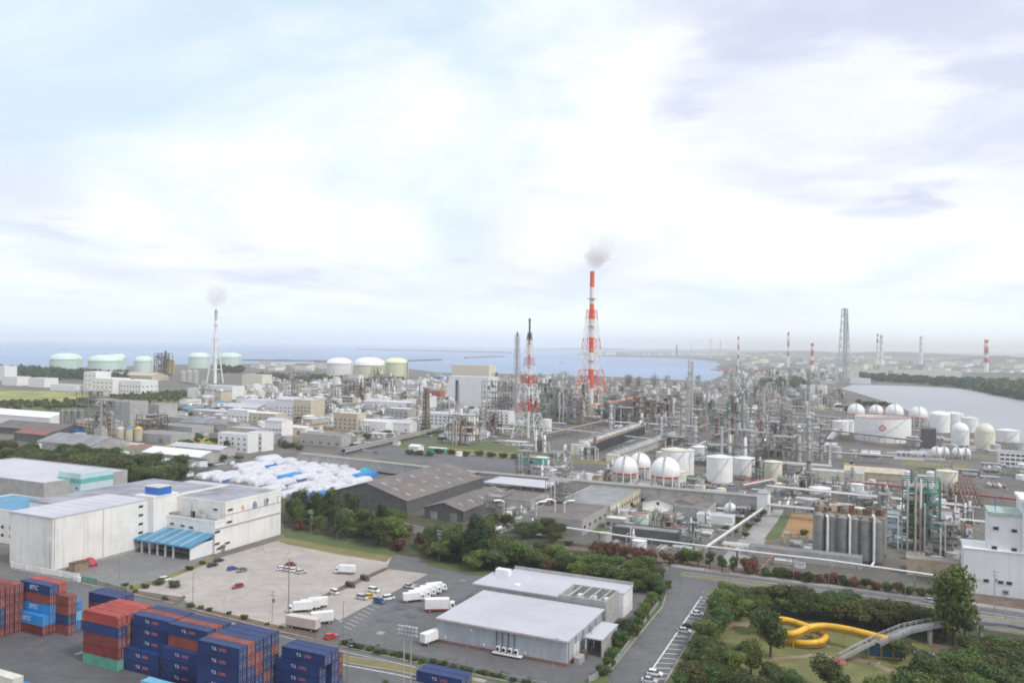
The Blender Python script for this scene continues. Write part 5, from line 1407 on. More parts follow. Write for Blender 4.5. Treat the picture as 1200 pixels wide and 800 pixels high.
gallery((563,568),(905,600),5.6,1.6,6,'long grey panelled conveyor gallery before the white sphere tanks',34)
gallery((402,533),(520,505),2.0,2.0,3.5,'slim conveyor climbing away behind the long gallery',14)
# white elevated pipe gallery by the access road
T = Thing('pipe_gallery'); A, B = G(893,604), G(826,652); d = B-A; L = d.length
T.part('duct', MB().box(0,-.32,3.2,L,.32,3.75), white_paint); T.part('walkway', MB().box(0,.36,3.05,L,.9,3.15), steel_grey); T.part('tower', MB().box(-6,-2.5,0,-.05,2.5,10.4), white_paint); T.part('tower_cap', MB().box(-6.3,-2.8,10.4,.1,2.8,10.8), wall_grey)
for i in range(8): T.part('support', MB().cbox(1+i*(L-2)/7,0,0,.35,1.2,3.2), steel_pale)
T.put(A, math.atan2(d.y,d.x), 1, 'white pipe gallery sloping beside the access road', 'pipe gallery'); occ_line(A,B,4)

# ------------------------------------------------------------------ pipe bridges and racks
def pipe_rack(pts, z, pipes, label=None, name='pipe_rack', w=3.0, gap=14, desc=None, post=steel_grey, seg_top=True):
    P = [G(u, v) for u, v in pts]; o = P[0]; t = Thing(name); n = len(pipes)
    for a, b in zip(P, P[1:]):
        a, b = a-o, b-o; d = (b-a).normalized(); s = Vector((-d.y, d.x, 0))
        for i, (r, m) in enumerate(pipes):
            off = s*((i-(n-1)/2)*(w/max(1, n)))
            t.part('pipe', MB().cyl(a+off+Vector((0,0,z+r)), b+off+Vector((0,0,z+r)), r, n=8), m)
        k = max(1, int((b-a).length/gap))
        for i in range(k):
            c = a.lerp(b, (i+.5)/k)
            t.part('trestle', MB().bar(c-s*w*.55, c-s*w*.55+Vector((0,0,z)), .35).bar(c+s*w*.55, c+s*w*.55+Vector((0,0,z)), .35).bar(c-s*w*.7+Vector((0,0,z-.2)), c+s*w*.7+Vector((0,0,z-.2)), .4), post)
    for a, b in zip(P, P[1:]): occ_line(a, b, w)
    return t.put(o, 0, 1, label, 'pipe rack', 'pipe racks of the works' if desc else None, desc=desc)
pipe_rack([(664,636),(740,648),(890,667.5),(970,677),(1108,698)], 6.0, [(.33,white_paint),(.2,pipe_silver)], 'long white pipe bridge running along the main road', 'pipe_bridge', 1.6, 15)
pipe_rack([(900,604),(1068,622)], 5.0, [(.5,pipe_silver),(.35,wall_grey),(.5,pipe_silver),(.3,roof_teal)], 'wide pipe rack behind the grey silos', w=5)
pipe_rack([(905,580),(1000,590),(1150,606)], 4.5, [(.45,white_paint),(.4,steel_grey),(.5,pipe_silver)], 'pipe rack crossing below the green steel tower', w=4)
pipe_rack([(997,573),(1060,580),(1200,596)], 4.0, [(.5,MATS['pipe_rose']) if 0 else (.5,mat('pipe_red',(0.36,0.06,0.06),.6)),(.45,mat('pipe_rose',(0.42,0.16,0.15),.6))], 'red pipe rack running behind the green steel tower', w=3)
pipe_rack([(905,568),(870,575)], 3, [(.6,MATS['pipe_rose']),(.4,white_paint)], 'short rose pipe rack left of the cream tank')
pipe_rack([(1140,606),(1133,585),(1128,570)], 5.5, [(.5,steel_rust)]*5, 'bundle of rust pipes running away right of the cream tank', w=9)
pipe_rack([(890,675),(935,628)], 2.2, [(.22,MATS['pipe_rose'])], 'thin red pipe climbing beside the access road')
pipe_rack([(640,516),(760,486),(800,474)], 5, [(.6,steel_brown),(.5,pipe_silver),(.5,steel_rust)], 'rusty pipe rack left of the dark long wall', w=6)
pipe_rack([(560,500),(700,514),(860,535)], 5, [(.5,pipe_silver),(.5,steel_grey),(.4,white_paint)], 'grey pipe rack in front of the striped flare tower', w=5)
pipe_rack([(820,545),(900,552),(960,558)], 5, [(.5,pipe_silver),(.5,steel_grey)], 'pipe rack behind the white tanks in a row', w=4)
pipe_rack([(860,500),(960,512),(1080,528)], 7, [(.6,steel_grey),(.6,pipe_silver),(.5,steel_brown)], 'high pipe rack left of the diamond-marked tank', w=6)
pipe_rack([(760,480),(900,490),(985,500)], 8, [(.7,steel_grey),(.7,pipe_silver),(.6,steel_rust)], 'far pipe rack through the middle of the refinery', w=7)
# inverted silver pipe loops near the tree belt
for k, (u, v, vt) in enumerate(((590,616,588),(628,618,590),(650,616,587),(661,617,589))):
    h = up_to(u, v, vt); t = Thing('pipe_loop')
    t.part('riser', MB().cyl((0,0,0),(0,0,h),.55,n=10).dome((0,0,h),.56,10,4), pipe_silver); t.part('bend', MB().path([(0,0,h),(1.2,1.0,h+.8),(3.4,3.0,h+.8)],.5,8), pipe_silver)
    t.part('header', MB().cyl((-.9,0,h*.45),(-.9,0,0),.7,n=10), pipe_silver); t.part('base', MB().cbox(-.4,0,0,3.2,2.0,.6), concrete)
    t.put(G(u, v), RZ+(math.pi if k in (0,2) else 0), 1, ['first','second','third','last'][k]+' silver pipe loop from the left above the tree belt', 'pipe loop'); occ(G(u, v), 4)

# ------------------------------------------------------------------ tanks
def stair(mb, r, h, a0=-2.4, turns=.22, n=18):
    for i in range(n):
        a = a0+turns*6.283*i/n; z_ = h*(i+1)/n
        mb.bar(((r+.05)*math.cos(a),(r+.05)*math.sin(a),z_),((r+1.0)*math.cos(a),(r+1.0)*math.sin(a),z_),.25+r*.025,.12)
    return mb
def tank(u, v, wpx, hpx, m=tank_white, roof='cone', label=None, band=None, rim=None, desc=None, group=None, stairs=True, roof_m=None, seg=32):
    """upright tank whose front foot is at ground pixel (u, v)"""
    k = MPP(u, v); r = wpx*k/2; p = G(u, v)+AWAY(G(u, v))*r; k = p.y/F_PX; r = wpx*k/2; h = hpx*k
    t = Thing('storage_tank'); rm = roof_m or m
    t.part('shell', MB().lathe([(r,0),(r,h)],seg), m)
    if roof == 'cone': t.part('roof', MB().lathe([(r+.05,h-.02),(r*.5,h+r*.09),(.02,h+r*.17)],seg), rm)
    elif roof == 'dome': t.part('roof', MB().lathe([(r*1.01*math.cos(math.radians(a)) if a < 90 else .02, h+r*.42*math.sin(math.radians(a))) for a in range(0,91,10)],seg), rm)
    elif roof == 'half': t.part('roof', MB().dome((0,0,h),r*.97,seg,8,0,89.9), rm)
    else:
        t.part('floating_roof', MB().cyl((0,0,h*.72),(0,0,h*.76),r-.15,n=seg), roof_rust); t.part('inner_wall', MB().lathe([(r-.1,h),(r-.1,h*.74)],seg), m)
    t.part('rim', MB().lathe([(r,h-.25),(r+.22,h-.2),(r+.22,h+.1),(r,h+.1)],seg), rim or m)
    t.part('base_ring', MB().lathe([(r+.5,0),(r+.5,.5),(r,.5)],seg), concrete)
    if band: t.part('band', MB().lathe([(r+.02,.4),(r+.1,.45),(r+.1,.4+h*.05),(r+.02,.45+h*.05)],seg), band)
    if stairs:
        t.part('stair', stair(MB(), r, h), steel_pale)
        t.part('handrail', MB().lathe([(r+.12,h+.95),(r+.2,h+1.0),(r+.12,h+1.05)],seg).lathe([(r-.5,h+1.0),(r-.5,h+1.06)],8), steel_pale)
    t.put(p+Vector((0,0,.02)), 0, 1, label, 'tank', group, desc=desc); occ(p, r+3)
    return p, r, h
def sphere(u, vc, rpx, vg, label=None, desc=None, band=paint_red, group='sphere tanks'):
    """sphere tank: image centre (u, vc), radius rpx, standing on ground row vg"""
    p = G(u, vg); k = p.y/F_PX; r = rpx*k; zc = (vg-vc)*k; n = 10
    t = Thing('sphere_tank'); t.part('shell', MB().dome((0,0,zc),r,32,18), tank_white)
    zb = zc-r*.30; rb = math.sqrt(r*r-(r*.30)**2)
    if band: t.part('band', MB().lathe([(rb-.05,zb-r*.07),(rb+.16,zb-r*.06),(rb+.2,zb+r*.06),(rb+.02,zb+r*.07)],32), band)
    for i in range(n):
        a = 6.283*i/n; x, y = math.cos(a)*r*.96, math.sin(a)*r*.96
        t.part('leg', MB().cyl((x,y,0),(x,y,zc-r*.12),r*.05,n=8), white_paint)
    st = MB()
    for i in range(16):
        a = math.radians(-38+i*8); z_ = zc+r*1.03*math.sin(a); rr_ = r*1.03*math.cos(a); st.bar((-rr_*.3-.5,-rr_*.954,z_),(-rr_*.3+.5,-rr_*.954,z_),.9,.2)
    t.part('stair', st, steel_pale); t.part('top_platform', MB().cyl((0,0,zc+r),(0,0,zc+r+.25),r*.2,n=10).cyl((0,0,zc+r+.2),(0,0,zc+r+1.4),.25,n=6), steel_pale)
    t.put(p, 0, 1, label, 'tank', group, desc=desc); occ(p, r+3)
sphere(732.5,549,14.8,575,'left white sphere tank with a red band behind the conveyor'); sphere(749.5,543,12.8,562,'rear white sphere tank between the two near ones'); sphere(779.5,552,17.2,580,'large right white sphere tank with a red band')
tank(806,557,14,29,label='narrow white tank right of the big white one by the spheres'); tank(791,558,33,29,label='tall rusty-topped white tank behind the right sphere',roof_m=cream_paint,rim=mat('rim_tan',(0.50,0.36,0.24),.7))
tank(843,568,30,31,label='white tank left of the pair behind the conveyor',band=paint_red); tank(872,560,25,22,label='white tank right of the pair behind the conveyor',band=paint_red); tank(905.5,563,21,21,cream_paint,label='cream tank right of the white pair')
tank(833,536,17,12,mat('tank_grey',(0.48,0.49,0.50),.6,streak=.2),label='grey tank behind the white pair')
p, r, h = tank(1034,519,61,28,roof='open',label='huge white tank with red rim and a red diamond mark',rim=paint_red)
# red diamond painted on the huge tank
t = Thing('diamond_mark'); ang0 = math.atan2(-p.y,-p.x); mb = MB(); s = 2.6
for a, b in (((0,s),(s,0)),((s,0),(0,-s)),((0,-s),(-s,0)),((-s,0),(0,s))):
    q = []
    for (x, zz) in (a, b): an = ang0+x/r; q.append(((r+.12)*math.cos(an),(r+.12)*math.sin(an),h*.62+zz))
    mb.bar(q[0], q[1], .7, .7)
o_ = struct('diamond_mark', mb, paint_red, None, parent=[x for x in col.objects if x.get('label','').startswith('huge white tank')][0])
tank(985,509,18,15,label='left small white tank beside the huge tank'); tank(995,507,12,14,label='right small white tank beside the huge tank')
for k, (u, vc, r_, vg) in enumerate(((1003,482,9.5,494),(1026.5,482,8,494),(1048,483,10,495),(1076,486,10,499))): sphere(u, vc, r_, vg, ['first','second','third','fourth'][k]+' white sphere tank from the left behind the huge tank')
tank(1101,507,22,20,roof='dome',label='white domed tank right of the huge tank'); tank(1117,502,22,17,label='pale tank behind the white domed tank by the harbour'); tank(1136,507,18,17,label='white tank between two tall domed tanks by the harbour')
tank(1125,522,19,17,roof='half',label='tall white round-topped tank by the harbour'); tank(1154,527,21,20,roof='half',label='tall cream round-topped tank by the harbour',m=cream_paint); tank(1180,519,25,14,label='low white tank at the right edge by the harbour')
for k, (u, v) in enumerate(((1097,536),(1106,536),(1122,537),(1131,537))): sphere(u, v-7, 6, v, ['first','second','third','fourth'][k]+' small white sphere tank below the tall domed tanks', band=None)
tank(1109.5,577,23,24,cream_paint,'cone','large cream tank right of the green steel tower'); tank(1004.5,584,15,16,label='white upright tank above the silos'); tank(961,581,24,8,label='low white tank left above the silos'); tank(1192,527,14,8,wall_grey,label='grey tank at the right edge')
tank(751,616,19,13,mat('pale_mint',(0.56,0.66,0.58),.6,streak=.2),label='left pale mint tank with brown top by the pipe bridge',roof_m=roof_rust); tank(779.5,619,20,13,MATS['pale_mint'],label='right pale mint tank with brown top by the pipe bridge',roof_m=roof_rust); tank(768,606,30,7,cream_paint,label='wide low cream tank behind the two mint tanks')
sphere(855.5,596,7.2,604,'small white sphere by the long beige office',band=None); tank(827,605,4,9,label='slim white tank left of the small white sphere')
tank(921.5,645,6.5,20,wall_beige,'dome','slim beige vessel left of the grey silos'); tank(538,540-5,8,5,label='small pale tank in the works lot',stairs=False); tank(641,506,11,14,label='white tank right of the striped flare tower')
tank(610,497,9,4,label='low white tank at the flare tower foot',stairs=False)
for k,(u,v,w,hh) in enumerate(((932,532,9,10),(945,535,10,11),(958,535,9,9),(980,536,11,12),(1000,536,8,8),(917,520,8,9))): tank(u,v,w,hh,steel_pale if k%2 else wall_beige,desc='small grey process tank',group='small process tanks')
# LNG storage at the shore
def lng(u, v, wpx, heave, hdome, m, rm, label):
    k = MPP(u, v); p = G(u, v); p = p+AWAY(p)*wpx*k/2; k = p.y/F_PX; r, h, d = wpx*k/2, heave*k, hdome*k
    t = Thing('gas_storage_tank'); t.part('shell', MB().lathe([(r,0),(r,h)],40), m)
    t.part('roof', MB().lathe([(r*1.015,h),(r*1.0,h+d*.1)]+[(r*math.cos(math.radians(a)) if a < 90 else .05, h+d*(.1+.9*math.sin(math.radians(a)))) for a in range(15,91,15)],40), rm)
    t.part('ring_beam', MB().lathe([(r,h-1.5),(r+.9,h-1.3),(r+.9,h+.3),(r,h+.5)],40), rm)
    t.part('stair_tower', MB().box(r*.86,-r*.35,0,r*.86+6,-r*.35+6,h+3), m)
    t.part('roof_platform', MB().box(-6,-6,h+d-1,6,6,h+d+1.2).box(-.8,-.8,h+d+1.2,.8,.8,h+d+5), steel_pale)
    t.put(p, 0, 1, label, 'tank', 'domed gas storage tanks on the shore'); occ(p, r+8)
lng(77,434,34,13,7,mint,mint_roof,'leftmost mint green domed tank on the shore'); lng(123.5,437,37,14,7,mint,mint_roof,'second mint green domed tank from the left'); lng(138,433,18,13,6,mint,mint_roof,'mint tank half hidden behind the second one')
lng(168,436,21,13,6,mint,mint_roof,'small mint tank behind the dark smoking plant'); lng(233.5,431.5,24,13,5.5,mint,mint_roof,'mint domed tank left of the white chimney'); lng(269,431.5,27,13,5.5,mint,mint_roof,'mint domed tank right of the white chimney')
lng(397.5,443,30,17,6.5,mat('lng_white',(0.78,0.78,0.80),.55,var=.04),MATS['lng_white'],'white domed tank left of the lime ones'); lng(432.5,445,37,17,9,pale_lime,MATS['lng_white'],'large lime tank with a white dome roof'); lng(464,443,27,18,5.5,pale_lime,mat('lime_roof',(0.70,0.74,0.46),.55,var=.04),'plain lime domed tank right of the white ones')

# ------------------------------------------------------------------ stacks, flare, chimneys
def lattice(mb, h, w0, w1, n, t=.5, cross=True, z0=0.0):
    """four legged tapered tower into builders mb[k] by bay"""
    for k in range(n):
        za, zb = z0+(h-z0)*(k/n)**.85, z0+(h-z0)*((k+1)/n)**.85
        fa, fb = (w0+(w1-w0)*((za-z0)/(h-z0))**.8)/2, (w0+(w1-w0)*((zb-z0)/(h-z0))**.8)/2
        A = [(-fa,-fa,za),(fa,-fa,za),(fa,fa,za),(-fa,fa,za)]; B = [(-fb,-fb,zb),(fb,-fb,zb),(fb,fb,zb),(-fb,fb,zb)]
        for i in range(4):
            j = (i+1) % 4
            mb[k].bar(A[i], B[i], t*1.6); mb[k].bar(B[i], B[j], t)
            if cross: mb[k].bar(A[i], B[j], t*.8); mb[k].bar(A[j], B[i], t*.8)
def tower(name, u, v, vtop, stack_px, base_px, top_px, bands, label, latt_top=.8, lm=None, nb=10, t=.55, tip=None, cat='chimney', rot=RZ, cross=True, flue2=None):
    """lattice supported stack; bands = list of (fraction, material) from the ground up for the flue"""
    p = G(u, v); k = p.y/F_PX; h = (v-vtop)*k; T = Thing(name); r = stack_px*k/2
    f0 = 0
    for f1, m in bands:
        T.part('flue_section', MB().cyl((0,0,h*f0),(0,0,h*f1),r*(1.0+.25*(1-f0)),r*(1.0+.25*(1-f1)),n=16), m); f0 = f1
    if flue2: T.part('flue', MB().cyl((r*2.4,0,0),(r*2.4,0,h*flue2),r*.8,n=12), steel_pale)
    if base_px:
        bm = [MB() for _ in range(nb)]; lattice(bm, h*latt_top, base_px*k, top_px*k, nb, t, cross)
        for i, b in enumerate(bm):
            zf = ((i+.5)/nb)**.85*latt_top
            m = lm if lm else next((mm for ff, mm in bands if zf < ff), bands[-1][1])
            T.part('lattice_bay', b, m)
    for f in (.35,.6,.8): T.part('platform', MB().lathe([(r*1.15,h*f),(r*2.1,h*f),(r*2.1,h*f+.5),(r*1.15,h*f+.5)],12), steel_grey if not base_px else (lm or bands[-1][1]))
    if tip: T.part('flare_tip', MB().cyl((0,0,h),(0,0,h*1.02),r*1.3,n=10), tip)
    T.put(p, rot, 1, label, cat); occ(p, (base_px or 8)*k/2+4)
    return p, h
o, w = paint_orange, white_paint
main_p, main_h = tower('chimney', 692, 479, 318, 5.2, 34, 9, [(.15,w),(.29,o),(.41,w),(.52,o),(.65,w),(.765,o),(.885,w),(1.0,o)], 'tallest orange and white banded chimney with a lattice frame', .72, None, 9, .42)
dk = steel_dark
tower('flare_tower', 619, 513, 376, 2.2, 30, 3.0, [(.23,w),(.335,paint_red),(.44,w),(.53,paint_red),(.62,w),(.72,mat('paint_pink',(0.60,0.22,0.22),.5)),(.80,w),(.85,paint_red),(1.0,dk)], 'red and white lattice flare tower with a dark tip', .9, None, 11, .30, dk, 'flare tower')
tower('lattice_stack', 605, 493, 389, 2.0, 7, 4.5, [(.95,steel_pale),(1.0,dk)], 'slim grey lattice stack left of the striped flare tower', .97, steel_pale, 16, .22)
tower('rusty_stack', 683, 494, 450, 3.4, 0, 0, [(.6,wall_beige),(.8,steel_rust),(1.0,dk)], 'short tan and rust stack before the tallest chimney')
left_p, left_h = tower('chimney', 252, 449, 363, 3.2, 13, 4.2, [(.86,w),(.95,steel_pale),(1.0,wall_grey)], 'thin white chimney on splayed legs by the shore', .62, w, 4, 1.3, None, 'chimney', RZ, False)
tower('twin_stack', 807, 503, 421, 3.0, 0, 0, [(.7,pipe_silver),(1.0,steel_pale)], 'tall silver twin stack in the refinery', flue2=.97)
tower('lattice_chimney', 989, 449, 361, 2.2, 17, 6, [(.9,mat('far_grey',(0.52,0.55,0.57),.6)),(1.0,steel_grey)], 'tall grey lattice chimney on the harbour shore', .99, MATS['far_grey'], 9, .85, flue2=.96)
fr = [(.3,w),(.45,paint_red),(.6,w),(.75,paint_red),(.9,w),(1.0,paint_red)]
for (u, v, vt, s, bd, lab) in ((865,432,394,1.8,fr,'red and white far chimney nearest the harbour mouth'),(923.5,430,389,2.2,fr,'red and white far chimney left of the tall lattice one'),(951.5,438,402,3.0,fr,'thick red and white chimney left of the tall lattice one'),(1155.5,436,398,4.4,fr,'thick red and white chimney at the far right'),
    (1028,432,391,2.0,[(.75,w),(.85,paint_red),(.93,w),(1,paint_red)],'left white chimney of the pair across the harbour'),(1032.5,432,392.5,3.0,[(.9,w),(1,steel_pale)],'right white chimney of the pair across the harbour'),(1079,432,394,3.2,[(.9,w),(1,steel_pale)],'lone white chimney behind the long cream shed'),
    (832.5,420,396,1.0,[(1,steel_pale)],'thin far mast left of the harbour mouth'),(844,420,398,.9,[(1,steel_pale)],'thin far mast right of its twin at the harbour mouth'),(793,416.5,404,1.6,[(1,steel_dark)],'dark squat far tower on the headland'),(810,416.5,402,.8,[(1,steel_pale)],'faint thin far mast on the headland'),(477,443,424,.9,[(1,steel_rust)],'thin brown mast right of the lime tank')):
    tower('far_chimney', u, v, vt, s, 0, 0, bd, lab)
tower('lattice_mast', 499, 506, 455, .8, 8, 4, [(1,steel_rust)], 'brown lattice mast before the tall white block', 1.0, steel_brown, 9, .45, cat='mast')
tower('lattice_mast', 947, 470, 437, .8, 3, 3, [(1,steel_grey)], 'grey mast beside the white roofs near the harbour', 1.0, steel_grey, 6, .4, cat='mast')

# ------------------------------------------------------------------ silos, green tower, white tower on the right
def silo(u, v, wpx, hpx, m, label, seg=18, roof=None):
    p = G(u, v); k = p.y/F_PX; r, h = wpx*k/2, hpx*k; t = Thing('silo')
    t.part('shell', MB().lathe([(r,1.2),(r,h)],seg), m); t.part('cone_roof', MB().lathe([(r*1.04,h),(r*.3,h+r*.5),(.02,h+r*.55)],seg), roof or m)
    for f in (.33,.66): t.part('stiffener', MB().lathe([(r,h*f),(r+.14,h*f+.1),(r,h*f+.25)],seg), m)
    t.part('skirt', MB().lathe([(r*.97,0),(r*.97,1.2)],seg), steel_dark)
    t.put(p, 0, 1, label, 'silo', 'silos'); occ(p, r+1); return p, r, h
silo_m = mat('silo_grey', (0.27,0.265,0.26), .6, metal=.2, var=.12, streak=.35, rnd=.1)
for rw in range(2):
    for k in range(6): silo(959.5+13.6*k+(4 if rw else 0), 652.5+1.7*k-(9 if rw else 0), 12.6, 50, silo_m, ['first','second','third','fourth','fifth','last'][k]+[' silo from the left in the front row of grey silos',' silo from the left in the rear row of grey silos'][rw])
T = Thing('silo_gantry'); A, B = G(953,650), G(1037,660); d = B-A; L = d.length; hh = up_to(960,652,604); r_ = random.Random(3)
T.part('deck', MB().box(0,-3,hh+.9,L,9,hh+1.2), steel_brown)
for i in range(16): T.part('filter_box', MB().cbox(1+i*(L-2)/15, r_.uniform(-1,6), hh+1.2, r_.uniform(1,2.2), r_.uniform(1,2.2), r_.uniform(.8,3.4)), [steel_brown,wall_beige,steel_rust][i%3])
T.part('handrail', MB().box(0,-3.05,hh+2.2,L,-2.95,hh+2.35).box(0,8.95,hh+2.2,L,9.05,hh+2.35), steel_brown)
for x in (.3,L*.33,L*.66,L-.3): T.part('column', MB().cbox(x,-3.2,0,.4,.4,hh+.9), steel_grey)
T.put(A, math.atan2(d.y,d.x), 1, 'brown gantry of filters on top of the grey silos', 'gantry')
for k, (u, v) in enumerate(((969.5,657),(995.5,660),(1024,662))):
    h = up_to(u, v, 606); T = Thing('white_duct'); T.part('riser', MB().cyl((0,0,1),(0,0,h),.42,n=8), white_paint); T.part('elbow', MB().path([(0,0,1.0),(-1.2,-1.2,.5),(-1.6,-1.6,.1)],.42,8), white_paint); T.part('head', MB().cyl((0,0,h),(0,1.5,h+.6),.42,n=8), white_paint)
    T.put(G(u, v), 0, 1, ['left','middle','right'][k]+' white vertical duct on the front of the grey silos', 'duct')
def frame_thing(name, wx, wy, h, floors, nx, ny, m, deckm, fill, seed, brace=True):
    r = random.Random(seed); t = Thing(name); f = MB(); pt = max(.3, min(wx, wy)*.035)
    for i in range(nx+1):
        for j in range(ny+1):
            x, y = -wx/2+wx*i/nx, -wy/2+wy*j/ny; f.cbox(x, y, 0, pt, pt, h)
    for k in range(1, floors+1):
        z_ = h*k/floors
        for j in range(ny+1): f.box(-wx/2, -wy/2+wy*j/ny-pt*.4, z_-pt, wx/2, -wy/2+wy*j/ny+pt*.4, z_)
        for i in range(nx+1): f.box(-wx/2+wx*i/nx-pt*.4, -wy/2, z_-pt, -wx/2+wx*i/nx+pt*.4, wy/2, z_)
        if brace:
            i = r.randrange(nx); x0, x1 = -wx/2+wx*i/nx, -wx/2+wx*(i+1)/nx
            f.bar((x0,-wy/2,h*(k-1)/floors),(x1,-wy/2,z_),pt*.5); f.bar((x1,-wy/2,h*(k-1)/floors),(x0,-wy/2,z_),pt*.5)
    t.part('frame', f, m)
    for k in range(1, floors+1):
        z_ = h*k/floors
        if r.random() < .85: d = t.part('deck', MB().box(-wx/2+r.uniform(0,.25)*wx,-wy/2+.1,z_+.02,wx/2-r.uniform(0,.25)*wx,wy/2-.1,z_+.14), deckm); t.part('handrail', MB().box(-wx/2,-wy/2-.06,z_+1.05,wx/2,-wy/2+.02,z_+1.15).box(-wx/2-.02,-wy/2+.05,z_+1.05,-wx/2+.08,wy/2,z_+1.15).box(wx/2-.08,-wy/2+.05,z_+1.05,wx/2+.02,wy/2,z_+1.15), m, d)
    for k in range(fill):
        fl = r.randrange(floors); z_ = h*fl/floors+.16; fh = h/floors; x, y = r.uniform(-.36,.36)*wx, r.uniform(-.36,.36)*wy; mm = r.choice([steel_pale, steel_grey, pipe_silver, white_paint, wall_beige, steel_rust])
        q = r.random()
        if q < .4: rad = r.uniform(.06,.12)*min(wx,wy); t.part('vessel', MB().cyl((x,y,z_),(x,y,z_+fh*r.uniform(.6,1.8)),rad,n=12), mm)
        elif q < .65: rad = min(fh*.3, r.uniform(.08,.14)*min(wx,wy)); t.part('drum', MB().cyl((x-wx*.18,y,z_+rad),(x+wx*.18,y,z_+rad),rad,n=12), mm)
        elif q < .85: t.part('cabinet', MB().cbox(x,y,z_,r.uniform(.12,.25)*wx,r.uniform(.12,.25)*wy,fh*r.uniform(.3,.7)), mm)
        else: t.part('riser_pipe', MB().path([(x,-wy/2-.5,0),(x,-wy/2-.5,h*r.uniform(.6,1.05)),(x,wy*.2,h*r.uniform(.6,1.0))],max(.2,.03*wx),6), mm)
    return t
p = G(1079, 645); k = p.y/F_PX
frame_thing('green_process_tower', 40*k, 12, 82*k, 6, 3, 2, steel_green, steel_green, 46, 5).put(p+AX*6, RZ, 1, 'green steel process tower right of the grey silos', 'process tower'); occ(p+AX*6, 12)
p = G(1048, 640); frame_thing('pale_process_tower', 5.5, 7, up_to(1048,640,600), 5, 1, 1, steel_pale, steel_pale, 6, 6).put(p, RZ, 1, 'narrow pale blue steel tower between silos and green tower', 'process tower', swap={'steel_pale': mat('pale_blue_steel',(0.45,0.55,0.60),.5)}); occ(p, 6)
tank(1090,581,8,27,label='tall white vessel at the right of the green tower',roof='dome'); tank(1063,577,7,24,label='tall white vessel at the left of the green tower',roof='dome')
def white_tower():
    t = Thing('white_tower_block'); k = MPP(1129,693); w1 = 60
    t.part('annex_wall', MB().box(0,0,0,w1,14,up_to(1129,693,642)), wall_lilac); t.part('annex_roof', MB().box(-.2,-.2,up_to(1129,693,642),w1,14.2,up_to(1129,693,641)), white_paint)
    h1, h2 = up_to(1153,690,599), up_to(1184,694,584)
    x1, x2 = 7.2, 16.5
    t.part('tower_wall', MB().box(x1,1.2,0,x2,13.5,h1), wall_lilac); t.part('tower_cap', MB().box(x1-.3,.9,h1,x2,13.8,h1+1.0), mat('cap_green',(0.38,0.48,0.42),.6))
    t.part('high_wall', MB().box(x2+.02,.4,0,w1,16,h2), wall_lilac); t.part('high_roof', MB().box(x2-.6,-.2,h2,w1,16.3,h2+1.0), white_paint)
    i = t.part('roof_plant', MB().box(x2+3,3,h2+1,x2+9,9,h2+2.6), paint_blue); t.part('davit', MB().bar((x1+2,4,h1+1),(x1+2,4,h1+5),.2).bar((x1+2,4,h1+5),(x1+4,4,h1+6),.2), paint_blue)
    for x, z_ in ((2.4,4.6),(6.5,4.6),(10.6,4.6),(13.0,4.6),(x1+1.6,15.4),(x1+7.2,15.4),(x1+2.0,21.8),(x1+7.2,21.5),(x1+2,26.5),(x1+7.4,26.5),(2.0,-.0+1.4),(12,1.4)):
        yy = -.04 if z_ < 12 else 1.15
        i = t.piece('window', W_PANE, glass, (x, yy, z_), None, (0,0,0), (1.6,1,1.1)); t.piece('window_frame', W_FRAME, steel_pale, (0,-.03,0), i)
    t.put(G(1129,693), RZ, 1, 'white stepped tower block at the right edge', 'building'); occ_rect(1190,705,60,20)
white_tower()
block('pale_band_shed', 1130, 681, 18, 6, 5.5, mat('peach',(0.52,0.42,0.30),.7,streak=.25), roof_grey, 'low peach panelled shed left of the white tower block', 'shed')
block('road_wall_shed', 1010, 667, 40, 4, 3.6, wall_grey, roof_grey, 'long low grey shed below the grey silos along the pipe bridge', 'shed')
block('office_block', 1215, 548, 22, 14, 9, white_paint, roof_grey, 'white office with dark window bands at the right edge', 'office', wins=(('f',3,7,1.8,2.9,2.4,1.3),))
block('striped_store', 1012, 568, 34, 10, 6, cream_paint, roof_pale, 'cream box store above the red pipe rack', 'store')
block('tan_store', 1060, 564, 34, 16, 4, wall_beige, wall_beige, 'flat tan store behind the red pipe rack', 'store', roofkind='gable_b')
block('dark_cube_plant', 1097, 527, 11, 12, 16, wall_dark, roof_grey, 'dark grey cube plant right of the huge tank', 'plant room')
# dark long cooler wall
def cooler(u0, v0, u1, v1, hpx, wdt, face, top, label, fans=14):
    A, B = G(u0, v0), G(u1, v1); d = B-A; L = d.length; h = hpx*MPP(u0, v0); t = Thing('cooler_bank')
    t.part('base_wall', MB().box(0,0,0,L,wdt,h*.9), face); t.part('top_deck', MB().box(-.3,-.6,h*.9,L+.3,wdt+.6,h), top)
    for i in range(fans): f = t.part('fan_stack', MB().lathe([(wdt*.30,0),(wdt*.26,2.2)],14,((i+.5)*L/fans,wdt/2,h)), steel_pale); t.part('fan_cowl', MB().cyl(((i+.5)*L/fans,wdt/2,h),((i+.5)*L/fans,wdt/2,h+.6),wdt*.24,n=12), steel_dark, f)
    t.part('end_wall', MB().box(-4,0,0,-.05,wdt,h*.95), cream_paint)
    t.put(A, math.atan2(d.y,d.x), 1, label, 'cooling tower'); occ_line(A, B, wdt)
cooler(692,533,756,508.5,13,14,mat('slate',(0.035,0.045,0.055),.6,var=.1),steel_brown,'long dark slate cooling bank with pale fans')
cooler(727,541,795,515,9,9,wall_grey,steel_grey,'long grey cooling bank right of the slate one',16)
cooler(700,487,757,474,12,12,mat('slate_green',(0.09,0.12,0.11),.7),paint_red,'distant dark bank with a red roof line',8)

